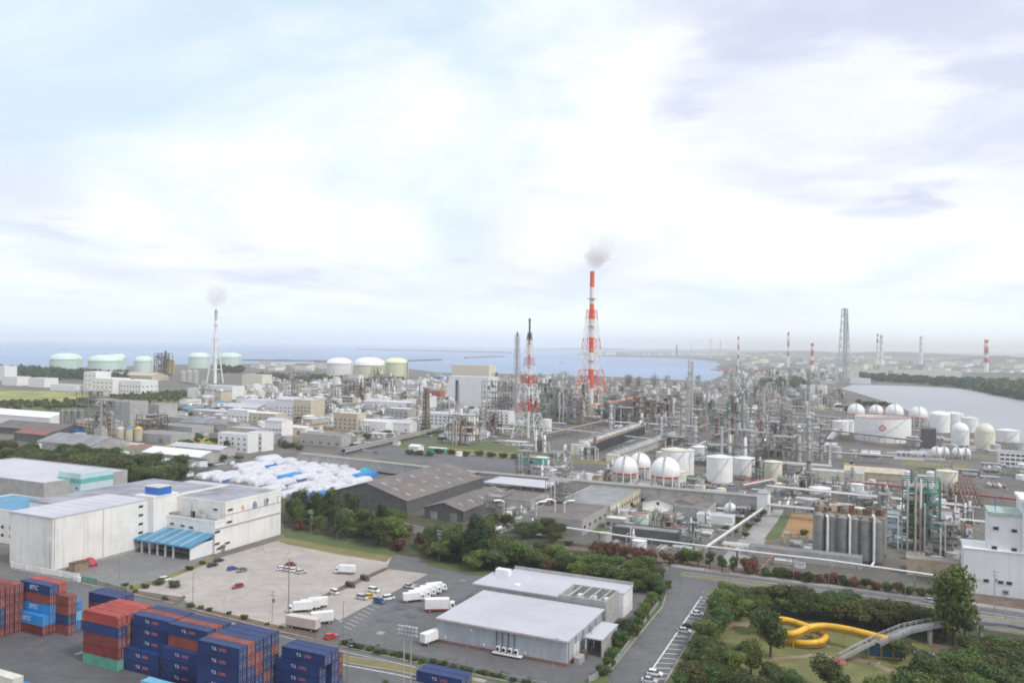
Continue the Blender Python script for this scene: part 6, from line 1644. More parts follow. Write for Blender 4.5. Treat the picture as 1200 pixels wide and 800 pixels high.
# ------------------------------------------------------------------ mid distance buildings on the left
W_, P_, D_ = white_paint, roof_pale, roof_dark
for k, u in enumerate((73,80.5,88,95)): silo(u, 508, 6.4, 27, silo_m, ['first','second','third','fourth'][k]+' tall grey silo from the left in the left works')
for k, u in enumerate((141,151.5,162)): silo(u, 518, 9.5, 16, wall_beige, ['left','middle','right'][k]+' beige silo of three in the left works', roof=[P_,roof_blue,paint_yellow][k])
B_ = block
B_('grey_works_block',152,500,26,20,22,wall_grey,roof_grey,'tall plain grey block behind the beige silos')
B_('grey_works_block',186,497,16,22,18,wall_grey,roof_grey,'second plain grey block right of the tall one')
B_('beige_works_block',116,511,28,16,12,wall_beige,P_,'beige block among the left works silos',wins=(('f',3,6,2.5,3.2,1.8,1.2),))
B_('blue_store',88,512,10,8,5,paint_blue,roof_blue,'small bright blue store below the left silos')
B_('white_store',98,510,6,6,5,W_,P_,'small white store right of the blue one')
B_('domed_store',58,500,92,26,8,W_,mat('tarp_roof',(0.74,0.73,0.76),.6,var=.05),'long white tarpaulin roofed store at the left edge',roofkind='gable_b')
B_('dark_roof_store',66,513,80,30,5,wall_dark,D_,'dark roofed store below the white tarpaulin one at left',roofkind='gable_b')
B_('rust_roof_store',52,519,36,16,6,wall_dark,roof_rust,'rust roofed open store at the left',roofkind='gable_b')
B_('grey_roof_hall',106,533,56,34,6,wall_grey,roof_grey,'wide grey roofed hall before the left silos',roofkind='gable_b')
B_('fuel_canopy',136,541,26,10,5,W_,W_,'white canopied filling station with an orange mark',extra=lambda t: t.part('orange_sign', MB().box(-6,-5.3,1.5,-2,-5.05,4.5), paint_yellow))
B_('cream_wall_store',158,530,22,8,5,cream_paint,P_,'cream walled store below the beige silos')
B_('red_roof_store',186,536,36,14,5,wall_beige,roof_rust,'red-brown roofed store right of the filling station')
B_('white_roof_shed',234,545,52,20,5,wall_grey,W_,'long white roofed shed behind the left tree belt',roofkind='gable_b'); B_('white_roof_shed',258,536,48,14,5,wall_grey,P_,'grey white roofed shed behind the white one',roofkind='gable_b')
B_('white_roof_shed',184,553,30,16,5,W_,W_,'white roofed shed half behind the left tree belt')
def balcony(t): pass
B_('white_flats',290,531,28,11,12.5,W_,P_,'left white block of flats behind the tarpaulin yard','flats',wins=(('f',3,5,2.5,3.6,1.6,1.2),))
B_('white_flats',307,529,15,12,12.5,W_,P_,'right white block of flats behind the tarpaulin yard','flats',wins=(('f',3,4,2.5,3.6,1.4,1.2),))
B_('blue_roof_house',241,500,24,12,6,cream_paint,roof_blue,'blue roofed house in the left middle distance','house',roofkind='gable_b')
B_('blue_roof_house',192,489,8,8,5,roof_blue,roof_blue,'little bright blue hut right of the grey works','hut')
B_('chimney_hall',272,468,62,22,17,W_,P_,'white hall at the foot of the white chimney','hall',wins=(('f',1,9,11,3,3,2),)); B_('chimney_hall',232,466,20,16,12,W_,P_,'white lower hall left of the chimney hall','hall')
B_('white_factory',165,463,42,30,20,W_,W_,'white factory block left of the green field','factory',wins=(('f',2,7,5,7,2.4,1.6),('r',2,4,5,7,2.4,1.6))); B_('white_factory',132,462,44,30,22,W_,W_,'second white factory block to its left','factory',wins=(('f',3,5,4,6,3,1.4),)); B_('white_factory',112,460,26,26,30,W_,W_,'tallest white factory block before the mint tanks','factory',wins=(('f',4,3,5,6.5,2.4,1.6),))
B_('white_shed',52,454,40,24,14,W_,P_,'white shed at left before the pine wood','shed'); B_('white_shed',20,452,40,24,14,W_,P_,'white shed at the left edge before the pine wood','shed'); B_('white_shed',90,459,60,18,9,W_,P_,'long low white shed left of the factory','shed'); B_('white_shed',5,446,30,24,26,W_,P_,'taller white shed at the left edge by the pines','shed')
p = G(186,441); frame_thing('dark_plant_tower', 30, 22, 50, 7, 3, 2, steel_dark, steel_dark, 26, 44).put(p+AX*12, RZ, 1, 'dark smoking plant tower among the mint tanks', 'plant tower', swap={'white_paint': steel_brown, 'pipe_silver': steel_rust}); occ(p+AX*12, 20)
B_('ochre_plant',196,441,14,20,34,mat('ochre',(0.42,0.33,0.14),.7),roof_grey,'ochre plant block beside the dark plant tower','plant tower',wins=(('f',4,2,6,7,3,3),))
for k,(u,v,w,hh) in enumerate(((222,449,7,14),(229,450,7,15),(215,448,7,12))): silo(u,v,w,hh,wall_grey,['left','right','smallest'][k]+' pale far silo left of the white chimney')
B_('sand_shed',178,446,150,40,9,wall_beige,mat('sand',(0.50,0.44,0.33),.8),'long sandy shed before the mint tanks','shed',roofkind='gable_b')
B_('cream_shed',573,444,98,36,30,mat('cream_pale',(0.70,0.65,0.52),.7,var=.05),P_,'long cream shed on the shore','shed'); B_('blue_shed',517,446,14,12,7,paint_blue,roof_blue,'small blue shed left of the long cream shed','shed')
def slot(t): t.part('dark_window_band', MB().box(-18.2,-14.12,4,-14,-13.95,34), paint_navy)
B_('tall_white_block',572,479,56,28,38,wall_lilac,P_,'tall white block with a dark window strip','building',extra=slot,wins=(('r',1,8,8,3,1.4,4),))
B_('white_office',548,505,40,16,14,W_,P_,'white office below the tall white block','office',wins=(('f',4,9,2,3.2,2,1.3),)); B_('white_office',596,497,44,14,12,W_,P_,'white office right of the tall white block','office',wins=(('f',3,9,2,3.2,2,1.3),)); B_('white_office',522,501,30,16,13,W_,P_,'white office left of the tall white block','office',wins=(('f',3,7,2,3.4,2,1.3),))
B_('far_dark_office',312,446,48,18,10,mat('navy_wall',(0.06,0.08,0.13),.6),roof_grey,'long dark blue shed at the shore left of centre','shed'); B_('far_dark_office',352,447,42,18,9,MATS['navy_wall'],roof_grey,'second long dark blue shed beside it','shed')
B_('cream_hall',307,455,44,24,22,cream_paint,P_,'cream hall right of the white chimney','hall')
for k,(u,v,wb_,wa_,hh,wm,rm,lb) in enumerate(((500,466,20,14,10,cream_paint,P_,'yellow-cream store left of the brick red one'),(516,467,22,14,11,mat('brick_wall',(0.42,0.12,0.10),.7),roof_pale,'brick red store right of the cream one'),(408,459,12,14,26,wall_grey,roof_grey,'left grey tower block before the white domed tank'),(420,460,10,14,27,wall_lilac,roof_grey,'right pale tower block before the white domed tank'),(478,479,44,22,7,W_,W_,'white roofed store left of the brown lattice mast'),(502,478,40,20,8,W_,P_,'white roofed store behind the brown lattice mast'),(450,477,30,20,6,W_,P_,'pale flat store left of the white roofed stores'),(478,491,28,16,10,wall_grey,W_,'store with a bulging white roof'),(452,507,44,18,9,W_,W_,'wide white store by the red fence'),(480,507,40,16,8,W_,P_,'pale long store right of the wide white one'),(418,505,26,14,15,wall_beige,cream_paint,'cream stepped works block in the centre left'),(364,493,22,22,20,wall_beige,P_,'beige tower works behind the flats'),(345,489,26,20,18,W_,P_,'white works behind the flats'),(330,486,56,22,14,wall_lilac,P_,'long pale lilac works behind the flats'),(322,498,36,18,10,wall_beige,W_,'beige house with a white roof behind the flats'),(330,512,18,14,13,W_,P_,'white cube building behind the right flats'),(290,496,26,12,12,W_,W_,'white bulging-roofed store left of the pale works'),(400,524,40,12,8,wall_grey,roof_grey,'grey walled store by the orange ground'),(358,510,30,10,6,W_,cream_paint,'low cream store by the orange ground'),(300,515,30,12,8,wall_grey,P_,'grey pale-roofed store behind the flats'),(225,510,40,24,6,wall_grey,roof_grey,'wide grey store left of the yellow rows'),(270,508,60,24,7,wall_grey,roof_grey,'wide grey store behind the yellow rows'),(200,520,44,24,6,wall_grey,roof_grey,'grey roofed store right of the beige silos'),(262,490,50,22,6,wall_grey,P_,'long pale roofed store left of centre'),(300,486,50,24,7,wall_grey,P_,'second long pale roofed store left of centre'),(218,498,30,18,6,wall_grey,roof_stain,'stained roof store left of the blue house'))):
    B_('works_store',u,v,wb_,wa_,hh,wm,rm,lb,'store',roofkind='flat' if k % 3 else 'gable_b',wins=(('f',max(1,int(hh/5)),5,2.2,3.6,1.8,1.2),) if hh > 7 else (),doors=2 if hh <= 7 else 0)
T = Thing('teal_container_office'); T.part('wall', MB().box(-8,-2.5,0,8,2.5,3.0), mat('teal_wall',(0.08,0.42,0.36),.6)); T.part('roof', MB().box(-8.2,-2.7,3,8.2,2.7,3.3), white_paint); T.part('door', MB().box(-1,-2.6,0,1,-2.5,2.2), glass)
T.put(G(513,529), RZ, .9, 'teal cabin above the long conveyor, left of centre', 'cabin'); T.put(G(625,542), RZ, 1.3, 'teal cabin above the conveyor near the flare tower', 'cabin')
block('dome_tent', 490, 529, 8, 8, 3.5, W_, W_, 'small white tent in the works lot', 'tent', roofkind='gable_b')
for k, (u, v, c) in enumerate(((425,528,'white'),(431,529,'silver'),(441,531,'grey'),(408,527,'white'))): car('van', c, u, v, 20, ['first','second','third','left'][k]+' tiny parked car in the works lot behind the conveyor')
for k in range(5): car(['van','hatch'][k%2], ['black','grey','black','white','black'][k], 962+4.6*k, 551+.4*k, 60, ['leftmost','second','third','fourth','rightmost'][k]+' small dark car on the asphalt pad below the huge tank')
T = Thing('yellow_machine'); T.part('body', MB().box(-3,-1.5,.6,3,1.5,2.6), paint_yellow); T.part('cab', MB().box(.5,-1.2,2.6,2.2,1.2,4.2), glass); T.part('tracks', MB().box(-3,-1.8,0,3,-1.1,.8).box(-3,1.1,0,3,1.8,.8), rubber)
T.put(G(995,548), RZ, 1.1, 'yellow machine at the right of the asphalt pad', 'machine'); T.put(G(938,555), RZ, .8, 'yellow machine at the left of the asphalt pad', 'machine')
# long cream works across the harbour, far town
B_('long_cream_works',1127,444.5,170,50,22,mat('far_cream',(0.76,0.72,0.62),.8,var=.06),roof_grey,'long cream works on the far harbour bank','works'); B_('long_cream_works',1040,443.5,110,40,22,MATS['far_cream'],roof_grey,'left half of the long cream works across the harbour','works')
B_('harbour_shed',1020,450,44,24,12,wall_lilac,P_,'pale harbour shed beside the tall lattice chimney','shed'); B_('harbour_shed',968,462,40,24,14,W_,P_,'white harbour shed left of the tall lattice chimney','shed')
rf = random.Random(8)
FARB = []
for kk in range(5):
    t = Thing('town_building'); w_, d_, h_ = rf.uniform(16,40), rf.uniform(14,30), rf.uniform(6,16)
    t.part('wall', MB().box(-w_/2,-d_/2,0,w_/2,d_/2,h_), [W_, wall_lilac, cream_paint, wall_grey, wall_white][kk]); t.part('roof', MB().box(-w_/2-.3,-d_/2-.3,h_,w_/2+.3,d_/2+.3,h_+.5), [P_, roof_grey, roof_rust, P_, roof_stain][kk])
    FARB.append(t)
for i in range(190):
    u = rf.uniform(852,1206); v = 413.5+(u-850)*.010+ (rf.random()**1.3)*(24 if u < 1010 else 20)
    if 1120 < u and v > 437: continue
    rf.choice(FARB).put(G(u,v), rf.uniform(0,3.14), rf.uniform(.8,1.9), 'small hazy pale building of the far town across the harbour', 'building', 'far town buildings across the harbour')
for i in range(46):
    u = rf.uniform(688,848); v = 416.0-(.6*rf.random())
    rf.choice(FARB).put(G(u,v), rf.uniform(0,3.14), rf.uniform(.8,2.2), 'small hazy building along the distant headland shore', 'building', 'hazy buildings on the distant headland')
for i in range(22):
    u = rf.uniform(300,382); rf.choice(FARB).put(G(u,rf.uniform(429,434)), RZ, rf.uniform(.7,1.3), 'small pale shore building left of the white domed tank', 'building', 'small shore buildings left of the domed tanks')
# ships
def ship(u, v, lpx, label, hull=steel_dark, rot=0.0):
    k = MPP(u, v); L = lpx*k; t = Thing('cargo_ship'); b = L*.075
    t.part('hull', loft([(-L/2,[(-b*.8,-1),(b*.8,-1),(b,L*.06),(-b,L*.06)]),(L*.3,[(-b,-1),(b,-1),(b,L*.055),(-b,L*.055)]),(L/2,[(-.3,-.5),(.3,-.5),(.5,L*.075),(-.5,L*.075)])]), hull)
    t.part('bridge', MB().box(-L*.44,-b*.8,L*.055,-L*.30,b*.8,L*.16), white_paint); t.part('funnel', MB().box(-L*.42,-b*.25,L*.16,-L*.38,b*.25,L*.2), paint_red); t.part('hatches', MB().box(-L*.24,-b*.6,L*.055,L*.32,b*.6,L*.075), steel_rust)
    p = G(u, v, -1.6); t.put(p, rot, 1, label, 'ship')
ship(838,433.5,12,'dark ship moored at the harbour quay'); ship(836,419.5,14,'pale ship at the far harbour quay',wall_grey); ship(75,409,9,'tiny ship on the horizon above the leftmost mint tank',steel_rust); ship(658,425.5,8,'small barge in the bay right of the flare tower',wall_grey); ship(613,429,4,'tiny boat in the bay near the lattice stack',steel_rust); ship(842,424,10,'second ship behind the moored dark one',wall_grey)
# quay cranes near the harbour mouth
for k,(u,v,vt) in enumerate(((866,446,424),(853,450,430),(880,448,426))):
    h = up_to(u,v,vt); T = Thing('quay_crane'); f = MB()
    for x in (-8,8):
        for y in (-6,6): f.bar((x,y,0),(x*.6,y*.6,h*.7),1.0)
    f.bar((-8,-6,h*.35),(8,-6,h*.35),.8); f.bar((-8,6,h*.35),(8,6,h*.35),.8); f.box(-5,-4,h*.68,5,4,h*.72)
    T.part('portal', f, steel_grey); T.part('boom', MB().bar((-28,0,h*.80),(16,0,h*.74),1.6).bar((0,0,h*.72),(0,0,h),1.0).bar((0,0,h),(-24,0,h*.80),.5), [steel_grey,paint_red,steel_pale][k]); T.part('cab', MB().box(-3,-3,h*.72,3,3,h*.8), wall_grey)
    T.put(G(u,v), .3*k, 1, ['grey quay crane at the harbour mouth','red boomed quay crane beside the grey one','pale quay crane inland of the red one'][k], 'crane'); occ(G(u,v),15)
# red conveyor arch
T = Thing('red_conveyor'); mb = MB(); prev = None
for i in range(11):
    t_ = i/10; q = (-22+44*t_, 0, 14+14*math.sin(t_*2.2)); 
    if prev: mb.bar(prev, q, 2.6, 2.4)
    prev = q
T.part('chute', mb, mat('conv_red',(0.48,0.12,0.14),.6)); T.part('legs', MB().bar((-20,0,0),(-20,0,15),1).bar((0,0,0),(0,0,26),1).bar((20,0,0),(20,0,26),1), steel_grey)
T.put(G(888,447.5), -.1, 1, 'red arched conveyor beside the quay cranes', 'conveyor')
# ------------------------------------------------------------------ dense process plant: prototypes placed one by one
RP = random.Random(77)
def column_proto(h, r, m, seed):
    q = random.Random(seed); t = Thing('distillation_tower')
    t.part('shell', MB().lathe([(r*1.25,0),(r*1.0,3),(r,h*.55),(r*.8,h*.6),(r*.8,h*.95),(r*.5,h),(.03,h+.4)],14), m)
    for f in (.3,.48,.64,.8,.94): 
        if q.random() < .85: i = t.part('platform', MB().lathe([(r*.8,h*f),(r*1.9,h*f),(r*1.9,h*f+.25),(r*.8,h*f+.25)],12), steel_grey); t.part('handrail', MB().lathe([(r*1.88,h*f+1.1),(r*1.96,h*f+1.15),(r*1.88,h*f+1.25)],12), steel_pale, i)
    t.part('ladder', MB().box(r*1.15,-.3,0,r*1.35,.3,h*.95), steel_grey)
    t.part('overhead_pipe', MB().path([(0,0,h),(0,0,h+1.6),(-r*1.8,0,h+1.2),(-r*1.8,0,1)],.3,7), pipe_silver)
    return t
def column_cluster(n, seed):
    q = random.Random(seed); t = Thing('column_group')
    t.part('base_slab', MB().cbox(0,0,0,16,10,.5), concrete)
    for k in range(n):
        x, y, h, r = q.uniform(-6.5,6.5), q.uniform(-3.5,3.5), q.uniform(7,21), q.uniform(.7,1.5)
        s = t.part('column', MB().lathe([(r,.5),(r,h),(r*.5,h+.5),(.03,h+.7)],12,(x,y,0)), q.choice([steel_pale,pipe_silver,white_paint,steel_grey,steel_brown]))
        for f in (.45,.75): t.part('platform', MB().lathe([(r,h*f),(r*2,h*f),(r*2,h*f+.25),(r,h*f+.25)],10,(x,y,0)), steel_grey, s)
    for k in range(3): y = q.uniform(-4,4); z_ = q.uniform(4,14); t.part('link_pipe', MB().path([(-7,y,.5),(-7,y,z_),(7,y,z_),(7,y,.5)],.28,6), q.choice([pipe_silver,white_paint,steel_grey]))
    return t
def drum_bank(seed):
    q = random.Random(seed); t = Thing('drum_bank'); n = q.randint(2,4)
    t.part('slab', MB().cbox(0,0,0,15,n*4.6,.4), concrete)
    for k in range(n):
        y = (k-(n-1)/2)*4.4; r = q.uniform(1.3,1.9); m = q.choice([white_paint,steel_pale,pipe_silver,steel_grey])
        d = t.part('drum', MB().cyl((-6,y,r+1.2),(6,y,r+1.2),r,n=14,caps=False).lathe([(r,0),(r*.8,.5),(r*.45,.8),(.02,.9)],1).cyl((-6.6,y,r+1.2),(-6,y,r+1.2),r*.7,r,n=14).cyl((6,y,r+1.2),(6.6,y,r+1.2),r,r*.7,n=14), m)
        for x in (-4,4): t.part('saddle', MB().cbox(x,y,.4,.6,r*1.6,1.2), concrete, d)
        t.part('nozzle', MB().cyl((1,y,r*2+1),(1,y,r*2+2.4),.25,n=6), steel_grey, d)
    return t
def heater(seed):
    q = random.Random(seed); t = Thing('process_heater'); w, h = q.uniform(7,11), q.uniform(9,14)
    t.part('firebox', MB().cbox(0,0,1.8,w,w*.7,h), q.choice([steel_grey,steel_brown,wall_grey])); 
    for x in (-w*.4,w*.4): t.part('leg_frame', MB().cbox(x,-w*.28,0,.5,.5,1.8).cbox(x,w*.28,0,.5,.5,1.8), steel_dark)
    t.part('hood', MB().prism([(-w*.3,-w*.2),(w*.3,-w*.2),(w*.3,w*.2),(-w*.3,w*.2)],h+1.8,h+4), steel_grey)
    t.part('stack', MB().cyl((0,0,h+4),(0,0,h+q.uniform(16,28)),1.2,1.0,n=12), q.choice([steel_pale,steel_grey,steel_rust])); t.part('duct', MB().bar((w*.5,0,h*.8),(w*.9,0,h*.3),1.2), steel_pale)
    return t
def pump_row(seed):
    q = random.Random(seed); t = Thing('pump_row'); t.part('slab', MB().cbox(0,0,0,20,8,.3), concrete)
    for k in range(6):
        x = -8.5+3.4*k; b = t.part('pump_unit', MB().cbox(x,q.uniform(-2,2),.3,1.6,2.4,q.uniform(1.0,2.6)), q.choice([steel_grey,paint_blue,white_paint,steel_pale,wall_beige]))
    for k in range(4): y = -3+k*2; t.part('header_pipe', MB().cyl((-10,y,3.4),(10,y,3.4),.3,n=6), q.choice([pipe_silver,white_paint,steel_grey]))
    for x in (-9,-3,3,9): t.part('trestle', MB().cbox(x,-3.4,0,.3,.3,3.2).cbox(x,3.4,0,.3,.3,3.2).box(x-.2,-3.6,3.0,x+.2,3.6,3.2), steel_grey)
    return t
def vent_fans(seed):
    q = random.Random(seed); t = Thing('air_cooler'); t.part('frame', MB().box(-9,-4,5.6,9,4,7).cbox(-8.5,-3.6,0,.4,.4,5.6).cbox(8.5,-3.6,0,.4,.4,5.6).cbox(-8.5,3.6,0,.4,.4,5.6).cbox(8.5,3.6,0,.4,.4,5.6).cbox(0,-3.6,0,.4,.4,5.6).cbox(0,3.6,0,.4,.4,5.6), steel_grey)
    for k in range(4): t.part('fan_ring', MB().lathe([(1.9,7),(1.7,8.2)],14,(-6.6+4.4*k,0,0)), steel_pale)
    t.part('header', MB().box(-9.4,-4.3,5.8,-9,4.3,6.8), q.choice([white_paint, steel_rust])); t.part('pipe', MB().path([(-9.2,-4.5,6.2),(-9.2,-4.5,0)],.35,6), pipe_silver)
    return t
def plant_hut(seed):
    q = random.Random(seed); t = Thing('control_hut'); w, d, h = q.uniform(9,20), q.uniform(7,12), q.uniform(3.6,8)
    wm = q.choice([white_paint,wall_beige,wall_lilac,wall_grey,white_paint]); t.part('wall', MB().cbox(0,0,0,w,d,h), wm); t.part('roof', MB().cbox(0,0,h,w+.5,d+.5,.35), q.choice([roof_pale,roof_grey,roof_stain,roof_pale,roof_rust]))
    for k in range(int(w/3)):
        for r_ in range(int(h/3.4)): t.piece('window', W_PANE, glass, (-w/2+1.8+3*k,-d/2-.03,2+3.2*r_), None, (0,0,0), (1.6,1,1.1))
    t.part('door', MB().box(w/2,-1,0,w/2+.08,1,2.2), steel_grey); t.part('roof_unit', MB().cbox(w*.2,0,h+.35,2.2,1.8,1.2), steel_pale)
    return t
def gable_shed(seed):
    q = random.Random(seed); t = Thing('works_shed'); w, d, h = q.uniform(10,22), q.uniform(8,14), q.uniform(3.8,6.5); r = d*.16
    m = q.choice([white_paint,wall_grey,wall_beige,wall_lilac]); R = q.choice([roof_pale,roof_grey,roof_dark,roof_stain,roof_rust,roof_blue])
    W = MB().quad((w/2,-d/2,0),(w/2,d/2,0),(w/2,d/2,h),(w/2,0,h+r),(w/2,-d/2,h)).quad((-w/2,d/2,0),(-w/2,-d/2,0),(-w/2,-d/2,h),(-w/2,0,h+r),(-w/2,d/2,h)).quad((-w/2,-d/2,0),(w/2,-d/2,0),(w/2,-d/2,h),(-w/2,-d/2,h)).quad((w/2,d/2,0),(-w/2,d/2,0),(-w/2,d/2,h),(w/2,d/2,h))
    t.part('wall', W, m)
    for s_ in (1,-1): 
        top = [(-w/2-.3,0,h+r+.2),(w/2+.3,0,h+r+.2),(w/2+.3,s_*(d/2+.4),h+.12),(-w/2-.3,s_*(d/2+.4),h+.12)]; e = MB(); b = [(x,y,z-.15) for x,y,z in top]
        if s_ < 0: top.reverse(); b.reverse()
        e.quad(*top).quad(*b[::-1])
        for i in range(4): j = (i+1)%4; e.quad(top[j],top[i],b[i],b[j])
        t.part('roof_slope', e, R)
    t.part('roller_door', MB().box(-2,-d/2-.08,0,2,-d/2,3.4), steel_grey); t.part('ridge_vent', MB().box(-w*.3,-.5,h+r+.05,w*.3,.5,h+r+.8), steel_pale)
    return t
def office(seed):
    q = random.Random(seed); t = Thing('plant_office'); w, d, h = q.uniform(10,18), q.uniform(7,10), q.choice((6.6,9.8))
    t.part('wall', MB().cbox(0,0,0,w,d,h), q.choice([white_paint,wall_beige,cream_paint])); t.part('roof', MB().cbox(0,0,h,w+.6,d+.6,.4), q.choice([roof_pale,roof_grey])); t.part('stair_head', MB().cbox(w*.25,0,h+.4,3,3,2.4), white_paint)
    for r_ in range(int(h/3.2)):
        b = t.part('window_band', MB().box(-w/2+.8,-d/2-.05,1.2+3.2*r_,w/2-.8,-d/2+.02,2.5+3.2*r_), glass); t.part('mullions', MB().box(-w*.2,-d/2-.09,1.15+3.2*r_,-w*.2+.15,-d/2-.05,2.55+3.2*r_).box(w*.2,-d/2-.09,1.15+3.2*r_,w*.2+.15,-d/2-.05,2.55+3.2*r_), white_paint, b, 'stuff')
    t.part('door', MB().box(w/2,-1,0,w/2+.08,1,2.2), steel_grey)
    return t
def small_tank(seed):
    q = random.Random(seed); t = Thing('process_tank'); r, h = q.uniform(3,7), q.uniform(5,11); m = q.choice([white_paint,steel_pale,tank_white,cream_paint,wall_grey])
    t.part('shell', MB().lathe([(r,0),(r,h)],24), m); t.part('roof', MB().lathe([(r+.1,h),(r*.5,h+r*.12),(.02,h+r*.2)],24), m); t.part('rim', MB().lathe([(r,h-.2),(r+.2,h-.1),(r+.1,h+.1)],24), steel_grey); t.part('stair', stair(MB(), r, h, q.uniform(0,6)), steel_pale)
    return t
PROTO = {
 'column': [(column_proto(RP.uniform(20,36), RP.uniform(1.0,1.9), m, 10+i), f'{w_} process column') for i, (m, w_) in enumerate(((steel_pale,'pale grey'),(pipe_silver,'silver'),(white_paint,'white'),(steel_grey,'grey'),(steel_rust,'rust red'),(steel_brown,'brown')))],
 'cluster': [(column_cluster(RP.randint(4,7), 40+i), 'group of slim columns and pipes') for i in range(6)],
 'frame': [(frame_thing('process_structure', RP.uniform(12,20), RP.uniform(9,14), RP.uniform(12,30), RP.randint(3,6), RP.randint(2,3), 2, m, steel_grey, 14, 60+i), f'{w_} steel process structure') for i, (m, w_) in enumerate(((steel_grey,'grey'),(steel_brown,'brown'),(steel_dark,'dark'),(steel_pale,'pale'),(steel_green,'green'),(steel_grey,'weathered grey'),(steel_rust,'rusty'),(steel_brown,'brownish')))],
 'drums': [(drum_bank(80+i), 'bank of horizontal drums') for i in range(3)],
 'heater': [(heater(90+i), 'boxy heater with a stack') for i in range(4)],
 'pumps': [(pump_row(100+i), 'row of pumps under pipes') for i in range(4)],
 'cooler': [(vent_fans(110+i), 'raised air cooler with fans') for i in range(2)],
 'hut': [(plant_hut(120+i), 'low plant building') for i in range(9)],
 'shed': [(gable_shed(160+i), 'gabled works shed') for i in range(8)],
 'office': [(office(180+i), 'banded plant office') for i in range(4)],
 'tank': [(small_tank(140+i), 'round process tank') for i in range(6)]}
CAT = {'shed':'shed','office':'office','column':'column','cluster':'columns','frame':'structure','drums':'drums','heater':'heater','pumps':'pumps','cooler':'cooler','hut':'building','tank':'tank'}
NOGO = [[(975,520),(1066,520),(1085,560),(1010,560),(975,548)],[(228,562),(318,533),(462,548),(390,590)],[(395,522),(480,526),(645,538),(645,558),(540,551)],[(470,516),(640,528),(640,541),(470,525)],[(918,540),(985,540),(1012,554),(1000,558),(915,557)],[(902,595),(921,595),(893,640),(884,657),(868,668),(836,664)],
        [(915,600),(960,601),(953,630),(890,633)],[(985,449),(1140,455),(1300,490),(1300,550),(1205,522),(1105,501),(1062,481),(1000,461)],[(600,541),(690,507),(800,469),(850,451),(858,453),(810,471),(704,509),(620,542)],[(928,562),(1000,519),(1040,489),(1050,490),(1014,521),(950,563)],[(190,526),(206,512),(264,511),(256,524)],[(312,514),(320,503),(402,504),(406,512)]]
def fill(poly, step, weights, density, smin=.75, smax=1.1, jitter=.3, tight=1.0):
    kinds = [k for k, n in weights for _ in range(n)]
    W = [G(*p) for p in poly]; ia = [p.dot(AX) for p in W]; ib = [p.dot(BX) for p in W]
    a = min(ia); cnt = 0
    while a < max(ia):
        st_a = step
        b = min(ib)
        while b < max(ib):
            p = AX*(a+RP.uniform(-jitter,jitter)*step)+BX*(b+RP.uniform(-jitter,jitter)*step)
            b += step
            if p.y < 100: continue
            u, v = PX(p)
            if not inpoly(poly, u, v) or RP.random() > density or any(inpoly(n, u, v) for n in NOGO): continue
            k = RP.choice(kinds); s = RP.uniform(smin, smax); need = {'shed':8,'office':7,'column':3,'cluster':8,'frame':9,'drums':8,'heater':7,'pumps':8,'cooler':8,'hut':8,'tank':6}[k]*s*tight
            if any((p.x-x)**2+(p.y-y)**2 < (r*(1 if tight == 1 else .8)+need)**2 for x, y, r in OCC): continue
            t, d = RP.choice(PROTO[k])
            t.put(p, RZ+RP.choice((0,.5,1,1.5))*math.pi, s, None, CAT[k], f'{t.name.replace("_"," ")}s of the plant', desc=d)
            occ(p, need*.9); cnt += 1
        a += step
    return cnt
proc = [('column',2),('cluster',3),('frame',7),('drums',4),('heater',1),('pumps',6),('cooler',5),('hut',4),('tank',5)]
mid = [('column',1),('cluster',2),('frame',7),('drums',3),('heater',1),('pumps',5),('cooler',4),('hut',3),('shed',2),('tank',4)]
low = [('hut',2),('shed',4),('office',2),('tank',4),('pumps',2),('frame',1),('drums',2)]
# hand-placed tall things first
for u, v, k, i, s in ((843,545,'frame',2,1.0),(865,548,'cluster',0,1.1),(936,540,'column',1,1.05),(948,542,'column',0,1.0),(962,540,'column',3,.95),(972,543,'column',2,.6),(925,540,'column',5,.9),(901,548,'frame',1,1.1),(915,550,'frame',0,1.0),(858,520,'column',4,1.0),(880,530,'column',2,1.1),(840,512,'column',4,.8),(892,520,'column',4,.9),(893,535,'cluster',2,1.2),(870,536,'frame',3,1.0),(790,533,'frame',2,1.0),(800,520,'column',0,1.2),(815,523,'column',1,1.0),(775,512,'column',2,.8),(760,500,'column',4,.8),(745,495,'frame',6,1.3),(730,498,'frame',2,1.3),(780,495,'frame',7,1.4),(765,490,'frame',2,1.5),(715,490,'frame',0,1.2),(650,492,'frame',5,1.3),(665,496,'frame',5,1.3),(640,488,'frame',4,1.3),(655,480,'cluster',1,1.3),(590,492,'frame',0,1.3),(580,486,'frame',5,1.4),(595,484,'frame',1,1.3),(560,500,'cluster',3,1.0),(636,530,'cluster',4,.8),(655,536,'drums',0,1.0),(625,527,'pumps',0,1.0),(605,522,'pumps',1,1.0),(880,556,'pumps',2,1.0),(1068,535,'pumps',0,1.0),(1020,536,'drums',1,1.0),(660,548,'cluster',5,.8),(640,553,'pumps',3,1.0),(616,560,'frame',5,.6),(178,509,'frame',2,1.2),(172,512,'frame',1,1.1),(122,512,'frame',0,1.4),(108,506,'frame',5,1.3),(128,517,'column',5,.8),(118,519,'heater',0,1.0),(655,604,'frame',5,.6),(640,606,'frame',1,.6),(580,612,'frame',0,.55),(868,645,'pumps',1,.7),(1115,640,'frame',1,.7),(1110,655,'frame',5,.5),(905,650,'pumps',0,.7)):
    t, d = PROTO[k][i % len(PROTO[k])]; p = G(u, v)
    t.put(p, RZ+RP.choice((0,1))*math.pi, s, None, CAT[k], f'{t.name.replace("_"," ")}s of the plant', desc=d); occ(p, 6*s)
